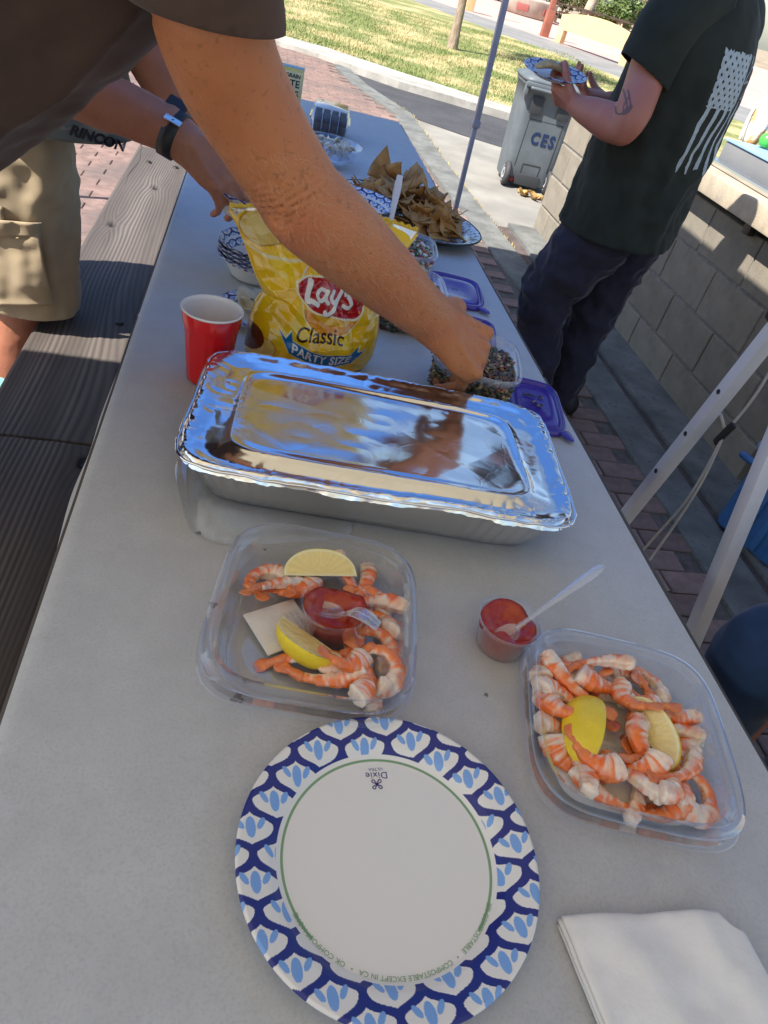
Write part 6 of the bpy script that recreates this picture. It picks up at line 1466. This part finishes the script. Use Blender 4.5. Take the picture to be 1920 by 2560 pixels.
sp.tube([K(.0, .012, .70), K(0, .012, .78), K(0, .012, .92), K(0, .0, 1.10), K(0, -.012, 1.26), K(0, -.012, 1.38), K(0, .0, 1.47)], [(.222, .188), (.222, .188), (.220, .186), (.220, .180), (.228, .166), (.195, .13), (.08, .08)], 40, up=tuple(fC), sub=4)
s_end = K(.225, .02, 1.215)
sp.tube([K(-.14, 0, 1.41), K(-.20, .0, 1.37), K(-.235, .012, 1.24)], [.088, .088, .084], 24, sub=4)
shC = remesh(sp, .009, 4, 'shirt'); cut_plane(shC, tuple(K(0, 0, .735)), (0, 0, -1), .40)
folds(shC, .013, tuple(zz_ + .5 * fC - .25 * lC), 31, .35, lambda P: .35 + .65 * sst(1.25, .95, P[:, 2])); shC = solidify(shC, .003); bvT = bvh_of(shC); put_co(shC, mesh_co(shC) - cC)
m_shC = cloth_mat('black_jersey', (.029, .034, .027), .2, sheen=.10); link('t_shirt', shC, m_shC, pC); sleeve('sleeve', [K(.10, 0, 1.40), K(.165, 0, 1.385), K(.205, .006, 1.34), K(.222, .014, 1.27), K(.228, .02, 1.20), K(.23, .022, 1.16)], [.108, .098, .092, .088, .086, .085], m_shC, pC, cC, tuple(s_end), tuple(-zz_ + .30 * lC + .25 * fC), 5)
# flag print
m_fp = mat('pale_screen_print', (.40, .47, .50), .75, var=.12, vscale=60)
W_, H_ = .31, .345
def keep_flag(U, Vv):
    x = U * W_; y = (1 - Vv) * H_; Q = np.stack([x, y, 0 * x], 1); wob = .005 * np.sin(y * 26 + 1) * sst(.03, .2, y) + .003 * vnoise(Q, 30, 2); xs = x + wob
    pr = .27 / 13.0; stripe = (np.floor(xs / pr).astype(int) % 2 == 0)
    fr = (xs % pr) / pr; wdt = .80 + .25 * vnoise(Q * [60, 7, 1], 1, 3); stripe &= np.abs(fr - .5) < wdt * .5
    ragged = y < H_ - .004 - .022 * np.abs(vnoise(Q * [90, 0, 0], 1, 5)); top = y > .004 + .007 * np.abs(vnoise(Q * [70, 0, 0], 1, 6))
    can = (x < (.27 * .50)) & (y < H_ * .44); gx = (x / ((.27 * .50)) * 5.0) % 1 - .5; row_ = np.floor(y / (H_ * .44) * 10); gx2 = ((x / ((.27 * .50)) * 5.0) + .5 * (row_ % 2)) % 1 - .5; gy = (y / (H_ * .44) * 10) % 1 - .5
    star = (np.abs(gx2) * .0270 / .0042 + np.abs(gy) * .0165 / .0060) < 1
    k = np.where(can, ~star, stripe) & ragged & top
    # outline emblem in the upper right
    pts = [(.150, .075), (.165, .050), (.195, .035), (.225, .040), (.245, .055), (.262, .045)]; pts2 = [(.150, .078), (.185, .072), (.195, .088), (.178, .118), (.200, .112), (.215, .090), (.240, .078), (.255, .085)]
    clear = (x > .140) & (y < .125) & (y > .028 + .0 * x) & (x + y > .205); k &= ~clear
    for pl in (pts, pts2):
        Pp = catmull([(a, b, 0) for a, b in pl], 4)
        for i in range(len(Pp) - 1):
            a, b = Pp[i][:2], Pp[i + 1][:2]; d = b - a; L_ = d @ d + 1e-12; t = np.clip(((x - a[0]) * d[0] + (y - a[1]) * d[1]) / L_, 0, 1); k |= np.hypot(x - a[0] - t * d[0], y - a[1] - t * d[1]) < .0026
    return k
org = K(.125, -.6, .985); Pd, Fd = decal(bvT, org, -lC * W_, zz_ * H_, tuple(fC), 230, 300, keep_flag, .0014)
Pd, Fd = prune(Pd, Fd); link('flag_print', big_mesh('flag_print', Pd - cC, Fd), m_fp, pC)
# forearm tattoo
def keep_tat(U, Vv):
    x = U - .5; y = Vv - .5; k = np.zeros(len(U), bool)
    for pl, w in (([(-.3, .45), (-.05, .2), (.15, -.1), (.05, -.35), (-.2, -.4), (-.35, -.2)], .04), ([(-.1, .5), (.12, .25), (.32, -.05), (.22, -.3), (.05, -.2), (.0, .05), (.1, .3)], .035), ([(.32, -.05), (.25, -.2), (.12, -.3)], .10)):
        Pp = catmull([(a, b, 0) for a, b in pl], 4)
        for i in range(len(Pp) - 1):
            a, b = Pp[i][:2], Pp[i + 1][:2]; d = b - a; L_ = d @ d + 1e-12; t = np.clip(((x - a[0]) * d[0] + (y - a[1]) * d[1]) / L_, 0, 1); k |= np.hypot(x - a[0] - t * d[0], y - a[1] - t * d[1]) < w
    return k
tdir = nrm(el - np.array((0, 0, 1.35))); trx = nrm(np.cross(tdir, (0, 0, 1))); tc_ = np.array((1.022, 2.220, 1.138)); tdir = nrm(tc_ - np.array((0, 0, 1.35))); trx = nrm(np.cross(tdir, (0, 0, 1))); Pd, Fd = decal(bvC, tc_ - cC - tdir * .4 - trx * .03 - zz_ * .035, trx * .06, zz_ * .07, tuple(tdir), 70, 80, keep_tat, .0009)
if len(Fd): Pd, Fd = prune(Pd, Fd); link('tattoo', big_mesh('tattoo', Pd, Fd), mat('tattoo_ink', (.17, .085, .085), .5), pC)
# trousers
pt = MB()
pt.tube([K(.06, 0, .84), K(.080, .02, .76), K(.10, .08, .60), K(.10, .125, .46), K(.085, .075, .24), K(.075, .04, .05)], [(.10, .115), (.112, .125), (.106, .112), (.094, .098), (.072, .076), (.064, .070)], 24, up=tuple(fC), sub=4)
pt.tube([K(-.06, 0, .84), K(-.085, -.01, .76), K(-.10, .01, .56), K(-.09, .01, .42), K(-.075, .0, .20), K(-.07, -.01, .05)], [(.10, .115), (.112, .125), (.100, .105), (.088, .09), (.070, .074), (.064, .070)], 24, up=tuple(fC), sub=4)
ptC = remesh(pt, .0085, 3, 'trousers'); folds(ptC, .017, tuple(.25 * zz_ + fC * .5 + lC * .6), 41, .45, lambda P: sst(.82, .66, P[:, 2])); put_co(ptC, mesh_co(ptC) - cC); link('trousers', ptC, cloth_mat('charcoal_twill', (.034, .034, .052), .14), pC)
for q in (1, -1):
    mb = MB(); mb.tube([K(q * .075, -.06, .045), K(q * .08, .06, .05), K(q * .085, .17, .03)], [(.044, .05), (.046, .048), (.042, .028)], 18, up=(0, 0, 1), sub=3); mb.v = [tuple(np.array(p) - cC) for p in mb.v]; mb.build('shoe', mat('dark_shoe', (.02, .02, .022), .6) if q == 1 else bpy.data.materials['dark_shoe'], pC)
# the plate in his hand
hp_ = wrC + nrm(wrC - el) * .09 + np.array((-.02, .02, .045))
t = thing('paper_plate', 'patterned paper plate of food held by the man in the black T-shirt', 'plate', tuple(hp_), .4, rot=(.12, -.10, .4)); pm3 = dish(pf, 420, .016, .072, (.058, .094), 13, 'plate_body'); pm3.materials.append(m_paperplate); o = link('plate_body', pm3, None, t); o.scale = (1.15, 1.15, 1.3)
t = thing('tortilla_wrap', 'folded tan tortilla on the plate held by the standing man', 'food', tuple(hp_ + np.array((-.03, -.03, .018)))); MB().tube([(-.04, 0, 0), (0, .004, .014), (.045, 0, .004)], [(.02, .006), (.032, .012), (.015, .005)], 14, up=(0, 0, 1), sub=3).build('wrap', mat('tan_tortilla', (.52, .36, .16), .7, var=.2, vscale=50), t)
t = thing('tomato_topping', 'small heap of red tomato on the plate held by the standing man', 'food', tuple(hp_ + np.array((.03, .02, .018)))); MB().tube([(0, 0, 0), (.0, .0, .012)], [(.03, .028), (.018, .016)], 12).build('tomato', mat('red_tomato', (.5, .07, .02), .3, bump=.8, bscale=120), t)

# ---- seated person in jeans at the right of the near table
pD = thing('person', 'seated person in blue jeans beside the near table, only the knee in view', 'person', (1.52, .62, 0)); oD = np.array((1.52, .62, 0))
s4 = MB(); s4.tube([(1.52, .62, .50), (1.55, .62, .72), (1.56, .62, .95), (1.54, .62, 1.10)], [(.12, .16), (.12, .16), (.12, .18), (.06, .07)], 24, up=(0, 1, 0), sub=3); s4.tube([(1.54, .62, 1.06), (1.53, .62, 1.16)], .056, 14); head_soup(s4, (1.51, .62, 1.27), (-1, .1, -.1))
for q in (-1, 1):
    s4.tube([(1.54, .62 + q * .14, 1.03), (1.53, .62 + q * .20, .90), (1.48, .62 + q * .20, .76)], [.055, .052, .045], 16, sub=3); s4.tube([(1.48, .62 + q * .2, .76), (1.36, .62 + q * .15, .66), (1.28, .62 + q * .1, .62)], [.045, .04, .03], 16, sub=3); hand_soup(s4, (1.28, .62 + q * .1, .62), (-1, -.1 * q, -.1), (0, 0, 1), (0, -q, 0), .95, ((15, 20, 10),) * 4)
    s4.tube([(1.48, .62 + q * .10, .50), (1.10, .64 + q * .11, .50), (1.06, .64 + q * .11, .44), (1.10, .64 + q * .11, .08)], [.09, .066, .06, .045], 18, sub=3)
bD_ = remesh(s4, .009, 4); put_co(bD_, mesh_co(bD_) - oD); link('body', bD_, m_skinB, pD); eyes(pD, np.array((1.51, .62, 1.27)) - oD, (-1, .1, -.1))
pt = MB()
for q in (-1, 1): pt.tube([(1.55, .62 + q * .09, .50), (1.35, .63 + q * .10, .505), (1.10, .645 + q * .115, .505), (1.030, .65 + q * .118, .475), (1.035, .65 + q * .118, .40), (1.06, .65 + q * .118, .22), (1.08, .65 + q * .118, .06)], [.108, .100, .086, .080, .080, .074, .070], 24, sub=4)
ptD = remesh(pt, .008, 3, 'jeans'); folds(ptD, .006, (0, .7, .7), 51, .4); put_co(ptD, mesh_co(ptD) - oD); link('jeans', ptD, cloth_mat('blue_denim', (.030, .062, .135), .22, bscale=900), pD)
sp = MB(); sp.tube([(1.53, .62, .50), (1.56, .62, .72), (1.57, .62, .95), (1.55, .62, 1.09)], [(.15, .19), (.145, .185), (.14, .20), (.08, .09)], 28, up=(0, 1, 0), sub=3)
for q in (-1, 1): sp.tube([(1.55, .62 + q * .13, 1.03), (1.53, .62 + q * .21, .90), (1.51, .62 + q * .21, .84)], [.075, .070, .066], 18, sub=3)
shD = remesh(sp, .012, 3, 'shirt'); folds(shD, .006, (0, 0, 1), 61); put_co(shD, mesh_co(shD) - oD); link('t_shirt', shD, cloth_mat('grey_jersey', (.16, .17, .18)), pD)
ch = thing('folding_chair', 'dark folding chair under the seated person in jeans', 'chair', (1.58, .62, 0)); MB().box((0, 0, .385), (.46, .44, .03), bev=.01).build('seat', m_black, ch, True, 40); MB().box((.24, 0, .68), (.03, .44, .36), bev=.01).build('backrest', m_black, ch, True, 40)
for a in (-1, 1):
    for b in (-1, 1): MB().tube([(a * .2, b * .2, 0), (a * .16, b * .2, .38)], .011, 10).build('leg', m_pole_d, ch)

# ------------------------------------------------------------------ background
# wheeled bin
m_bin = mat('grey_bin_plastic', (.115, .135, .15), .5, var=.12, vscale=6, bump=.3, bscale=120)
m_bin_d = mat('dark_bin_plastic', (.035, .038, .042), .6)
bn_ = thing('wheeled_bin', 'grey wheeled rubbish bin with blue stencilled letters behind the block wall', 'bin', (2.30, 6.46, -.033), D(-6))
f = lambda a, b, z, e=7: (a, b, e, z)
link('bin_body', se_loft('bin_body', [f(.20, .20, .04), f(.205, .205, .05), f(.215, .215, .25), f(.235, .235, .62), f(.242, .242, .74), f(.252, .252, .745), f(.255, .255, .775), f(.245, .245, .78), f(.228, .228, .74), f(.205, .205, .2)], 96), m_bin, bn_)
link('bin_lid', se_loft('bin_lid', [f(.262, .262, .776), f(.266, .266, .784), f(.262, .262, .80), f(.20, .21, .825), f(.05, .05, .832)], 96, True, None, True), m_bin, bn_)
MB().box((0, -.262, .762), (.50, .05, .035), bev=.01).box((-.235, -.245, .72), (.03, .06, .07), bev=.008).box((.235, -.245, .72), (.03, .06, .07), bev=.008).build('rear_flange', m_bin, bn_, True, 40)
MB().tube([(-.20, -.285, .742), (0, -.292, .742), (.20, -.285, .742)], .013, 12, sub=2).build('handle_bar', m_bin, bn_)
for s_ in (-1, 1): MB().box((s_ * .115, -.247, .63), (.10, .012, .12), bev=.004).build('grip_recess', m_bin_d, bn_, True, 40)
def frame_bars(x0, x1, z0, z1, y0, y1, t):
    mb = MB()
    for (a, b) in (((x0, z0), (x0, z1)), ((x0, z1), (x1, z1)), ((x1, z1), (x1, z0))): mb.tube([(a[0], y0 + (y1 - y0) * a[1], a[1]), (b[0], y0 + (y1 - y0) * b[1], b[1])], t, 8)
    return mb
frame_bars(-.135, .15, .17, .53, -.196, -.252, .006).build('moulded_panel_edge', m_bin_d, bn_); frame_bars(-.07, .08, .07, .20, -.200, -.262, .005).build('moulded_panel_edge', m_bin_d, bn_)
MB().box((.0, -.20, .075), (.22, .05, .09), bev=.012).build('axle_housing', m_bin_d, bn_, True, 40); MB().box((-.13, -.20, .06), (.05, .03, .03)).build('axle_clip', mat('red_clip', (.35, .03, .02), .6), bn_)
for s_ in (-1, 1):
    w = MB(); V, Fc = lathe_geo([(.0, -.022), (.075, -.022), (.092, -.016), (.095, 0), (.092, .016), (.075, .022), (0, .022)], 36); R = Matrix.Rotation(math.pi / 2, 3, 'Y')
    w.add([R @ Vector(v) + Vector((s_ * .185, -.195, .095)) for v in V], Fc); wo = w.build('wheel', mat('tyre_rubber', (.045, .045, .05), .7) if s_ == -1 else bpy.data.materials['tyre_rubber'], bn_)
    w = MB(); V, Fc = lathe_geo([(.0, .006), (.02, .006), (.03, 0), (.055, .004), (.062, .0)], 30, None); w.add([R @ Vector((v[0], v[1], v[2] * 1)) * 1 + Vector((s_ * .185 - .024, -.195, .095)) for v in V], Fc); w.build('hub', mat('pale_hub', (.5, .5, .52), .4) if s_ == -1 else bpy.data.materials['pale_hub'], wo)
flat_text('CES', .125, ink('blue_stencil', (.006, .022, .085), .8), bn_, lambda x, y: (-.075 + x * .82, -.2265 - .054 * y, .395 + y), bold=.005, spacing=1.3, align='LEFT')
# fallen leaves at the bin
m_leafdry = mat('dry_leaf', (.46, .30, .11), .8, color2=(.34, .19, .06), vscale=40)
lf = []
for k in range(4):
    rg = random.Random(k + 80); V = []
    for i in range(9):
        for j in range(5):
            t_ = i / 8; w_ = .034 * math.sin(math.pi * min(1, t_ * .95 + .04)) ** .8 * (1 + .35 * math.sin(i * 2.2 + k)); V.append(((t_ - .5) * .13, (j / 4 - .5) * 2 * w_, .02 * abs(j / 4 - .5) * 2 + .025 * (t_ - .5) ** 2 * 4 + .004 * rg.random()))
    me = new_mesh('leaf_blade', V, grid_faces(5, 9)); me.materials.append(m_leafdry); lf.append(me)
for k, (x, y, r, lab) in enumerate(((2.20, 6.03, .4, 'large dry yellow leaf nearest the bin wheel'), (2.28, 5.98, 1.6, 'dry curled leaf in the middle of the leaves by the bin'), (2.32, 6.05, 2.7, 'dry leaf standing on edge under the bin axle'), (2.36, 5.94, 4.0, 'small dry leaf right of the others by the bin'), (2.24, 6.08, 5.2, 'dry leaf propped against the bin axle'))):
    t = thing('fallen_leaf', lab, 'leaf', (x, y, -.03), group='dry leaves on the driveway by the bin', rot=(.5 * math.sin(k * 2), .4 * math.cos(k), r)); link('leaf_blade', lf[k % 4], None, t)

# trees, bushes
m_bark = mat('grey_bark', (.34, .27, .20), .95, color2=(.22, .165, .115), vscale=18, stretch=(1, 1, .35), bump=1.0, bscale=30, bdist=.02)
m_bark_w = mat('pale_bark', (.52, .44, .34), .9, color2=(.34, .26, .18), vscale=4, bump=.6, bscale=20, bdist=.02)
m_leaf = mat('green_leaf', (.075, .13, .03), .55, color2=(.14, .19, .05), vscale=1.3, spec=.4)
m_leaf2 = mat('olive_leaf', (.09, .125, .045), .6, color2=(.20, .21, .09), vscale=.8)
def leaf_cloud(rg, centers, n, size):
    V = np.zeros((n * 4, 3)); k = 0
    for i in range(n):
        c, r = centers[rg.randrange(len(centers))]; d = np.array((rg.gauss(0, 1), rg.gauss(0, 1), rg.gauss(0, 1))); d /= np.linalg.norm(d); q = rg.random() ** .45; p = np.array(c) + d * np.array(r) * q
        a = np.array((rg.gauss(0, 1), rg.gauss(0, 1), rg.gauss(0, .6))); a /= np.linalg.norm(a); b = np.cross(a, d + .3 * np.array((rg.gauss(0, 1), rg.gauss(0, 1), rg.gauss(0, 1)))); b /= np.linalg.norm(b) + 1e-9; s = size * rg.uniform(.6, 1.3)
        V[k:k + 4] = [p - a * s, p - b * s * .45, p + a * s, p + b * s * .45]; k += 4
    return V, np.arange(n * 4).reshape(-1, 4)
def tree(name, label, loc, h, tr, crown_z, crown_r, n, seed, bark, leafm, size, lean=(0, 0), group=None):
    rg = random.Random(seed); t = thing(name, label, 'tree', loc, group=group); lx, ly = lean
    pts = [(0, 0, -.1), (.01 + lx * .1, ly * .1, h * .12), (lx * .4, ly * .4, h * .45), (lx * .8, ly * .8, h * .8), (lx, ly, h)]
    MB().tube(pts, [tr * 1.5, tr, tr * .88, tr * .7, tr * .35], 18, sub=5).build('trunk', bark, t); me = t.children[0].data; P = mesh_co(me); put_co(me, P + mesh_no(me) * (tr * .12 * vnoise(P * [1, 1, .4], 12 / max(tr * 10, .5), seed))[:, None])
    cen = []
    for k in range(9):
        a = k * 2.4 + rg.random(); z0 = h * rg.uniform(.45, .9); e = np.array((lx * z0 / h + crown_r * .8 * math.cos(a) * rg.uniform(.5, 1), ly * z0 / h + crown_r * .8 * math.sin(a) * rg.uniform(.5, 1), crown_z + rg.uniform(-.3, .6) * crown_r))
        s0 = np.array((lx * z0 / h, ly * z0 / h, z0)); MB().tube([s0, (s0 + e) / 2 + np.array((0, 0, .1 * crown_r)), e], [tr * .4, tr * .25, tr * .08], 8, sub=2).build('limb', bark, t); cen.append((e, np.array((1, 1, .75)) * crown_r * rg.uniform(.35, .6)))
    V, Fc = leaf_cloud(rg, cen, n, size); link('crown', big_mesh('crown', V, Fc, smooth=False), leafm, t); return t
tree('young_tree', 'slender grey trunked tree standing in the lawn beyond the road', (3.47, 15.7, .03), 4.2, .082, 3.5, 1.5, 5200, 3, m_bark, m_leaf, .07, (-.05, .35))
tree('pale_trunk_tree', 'pale barked tree behind the far picnic tables', (15.9, 43.0, 0), 6.5, .24, 6.0, 2.6, 3500, 5, m_bark_w, m_leaf2, .16, (1.4, .4))
def bush(label, loc, r, n, seed, m_, size):
    rg = random.Random(seed); t = thing('bush', label, 'bush', loc, group='bushes behind the far picnic tables'); cen = []
    for k in range(9): a = rg.uniform(0, 6.28); q = rg.uniform(.2, .75); cen.append((np.array((r[0] * q * math.cos(a), r[1] * q * math.sin(a), r[2] * rg.uniform(.35, .95))), np.array(r) * rg.uniform(.3, .5)))
    V, Fc = leaf_cloud(rg, cen, n, size); link('foliage', big_mesh('foliage', V, Fc, smooth=False), m_, t)
    for k in range(5): a = k * 1.3; MB().tube([(0, 0, 0), (r[0] * .3 * math.cos(a), r[1] * .3 * math.sin(a), r[2] * .5), (r[0] * .55 * math.cos(a), r[1] * .5 * math.sin(a), r[2] * .95)], [.05, .035, .01], 8, sub=2).build('stem', m_bark, t)
bush('bright green rounded bush behind the far picnic tables', (19.0, 45.5, 0), (2.0, 1.6, 1.5), 5200, 1, m_leaf, .10)
bush('olive green bush beside the pale tree trunk', (16.2, 47.5, 0), (2.4, 1.7, 1.7), 4200, 2, m_leaf2, .10)
bush('dark wide bush at the left behind the far tables', (12.4, 49.0, 0), (2.8, 1.8, 1.8), 4200, 3, m_leaf2, .11)
bush('tall olive bush at the right end of the far row', (22.5, 46.0, 0), (2.4, 2.0, 2.3), 4600, 4, m_leaf, .11)
bush('grey green bush behind the row at the far right', (26.0, 52.0, 0), (3.4, 2.4, 3.0), 4600, 6, m_leaf2, .14)
bush('wide bush at the far left of the plaza', (8.0, 55.0, 0), (3.4, 2.4, 2.2), 3600, 7, m_leaf2, .14)
rgt = random.Random(4)
for k in range(9):
    tree('background_tree', ['leafy tree far behind the bushes', 'broad tree on the skyline'][k % 2] + ', number %s from the left' % ('one', 'two', 'three', 'four', 'five', 'six', 'seven', 'eight', 'nine')[k], (-14 + k * 9.5, 78 + rgt.uniform(-6, 8), 0), rgt.uniform(6, 8), .3, rgt.uniform(4.5, 6), rgt.uniform(3.4, 4.6), 2600, 40 + k, m_bark, m_leaf2 if k % 2 else m_leaf, .24, group='trees on the skyline')

# tan bench-like sign board, posts and planter on the plaza
m_tan = mat('tan_painted_board', (.70, .47, .24), .7, var=.08, vscale=4)
m_rust = mat('rust_red_post', (.32, .11, .07), .7, var=.15, vscale=4)
sa = np.array((8.95, 25.9)); sb_ = np.array((10.25, 23.05)); sd2 = sb_ - sa; sl2 = np.linalg.norm(sd2); sr = math.atan2(sd2[1], sd2[0])
sg = thing('sign_board', 'arched tan board on two short legs beside the far footpath', 'sign', (*((sa + sb_) / 2), .022), sr)
n = 30; xs = np.linspace(-1, 1, n); V = []; hl = sl2 / 2
for yy in (-.09, .09):
    for x_ in xs: V += [(x_ * hl, yy, .36), (x_ * hl, yy, .66 + .22 * math.cos(x_ * 1.35) + .02)]
V = np.array(V); m2 = 2 * n; Fc = [(2 * i, 2 * i + 2, 2 * i + 3, 2 * i + 1) for i in range(n - 1)] + [(m2 + 2 * i, m2 + 2 * i + 1, m2 + 2 * i + 3, m2 + 2 * i + 2) for i in range(n - 1)] + [(2 * i + 1, 2 * i + 3, m2 + 2 * i + 3, m2 + 2 * i + 1) for i in range(n - 1)] + [(2 * i, m2 + 2 * i, m2 + 2 * i + 2, 2 * i + 2) for i in range(n - 1)] + [(0, 1, m2 + 1, m2), (m2 - 2, 2 * m2 - 2, 2 * m2 - 1, m2 - 1)]
link('board', new_mesh('board', V, Fc, False), m_tan, sg)
for q in (-1, 1): MB().box((q * (hl - .13), 0, .18), (.26, .19, .37), bev=.01).build('leg', m_tan, sg, True, 40)
pq_ = thing('rust_post', 'slanting rust red post beside the tan board', 'post', (8.85, 27.0, .022)); MB().box((0, 0, 1.0), (.16, .16, 2.0), bev=.01).build('shaft', m_rust, pq_, True, 40); MB().box((.02, 0, .36), (.26, .22, .72), bev=.02).build('base_sleeve', m_rust, pq_, True, 40)
pq_ = thing('tan_post', 'short tan post left of the round planter', 'post', (6.95, 30.2, .022)); MB().box((0, 0, .55), (.30, .30, 1.1), bev=.02).build('shaft', m_tan, pq_, True, 40); MB().box((0, 0, 1.12), (.36, .36, .06), bev=.01).build('cap', m_tan, pq_, True, 40)
pq_ = thing('rust_beam', 'low rust red post left of the slanting post', 'post', (8.4, 31.0, .022)); MB().box((0, 0, .5), (.14, .14, 1.0), bev=.01).build('shaft', m_rust, pq_, True, 40); MB().box((0, 0, 1.02), (.20, .20, .05), bev=.01).build('cap', m_rust, pq_, True, 40)
pl2 = thing('round_planter', 'round stone planter with a dark red band on the pink plaza', 'planter', (11.6, 38.6, .022))
MB().lathe([(0, 0), (1.05, 0), (1.15, .05), (1.22, .45), (1.26, .62), (1.26, .70), (1.12, .70), (1.05, .58), (0, .56)], 48).build('bowl', mat('pale_stone', (.45, .40, .34), .9, color2=(.33, .27, .22), vscale=2, bump=.4, bscale=15), pl2)
for k in range(6): a0 = k * 1.047; MB().box((1.20 * math.cos(a0), 1.20 * math.sin(a0), .32), (.06, .55, .26), rz=a0, bev=.01).build('painted_panel', mat('dark_red_paint', (.28, .08, .07), .7) if k == 0 else bpy.data.materials['dark_red_paint'], pl2, True, 40)
# far picnic tables
m_fw = mat('old_brown_wood', (.075, .048, .033), .85, var=.3, vscale=3)
m_fl = mat('tan_tube', (.55, .42, .28), .6)
def far_table(label, x, y, rz):
    t = thing('far_picnic_table', label, 'picnic table', (x, y, .022), rz, group='dark picnic tables on the plaza')
    for k in range(4): MB().box((0, -.3 + k * .2, .76), (2.6, .185, .045)).build('top_board', m_fw, t, False)
    for s_ in (-1, 1): MB().box((0, s_ * .75, .45), (2.6, .28, .045)).build('bench_board', m_fw, t, False)
    for q in (-1, 1):
        MB().box((q * .9, 0, .36), (.09, 1.6, .09)).build('cross_beam', m_fw, t, False)
        for s_ in (-1, 1): MB().tube([(q * .9 + .05, s_ * .2, .74), (q * .9 + .05, s_ * .62, .0)], .05, 10).build('leg', m_fl, t)
    return t
far_table('nearest dark picnic table left of the row on the plaza', 14.4, 40.2, -.25)
far_table('middle dark picnic table of the row on the plaza', 17.2, 39.2, -.30)
far_table('right dark picnic table of the row behind the man', 20.2, 38.2, -.30)
far_table('dark picnic table behind the others by the bushes', 16.8, 42.6, -.2)
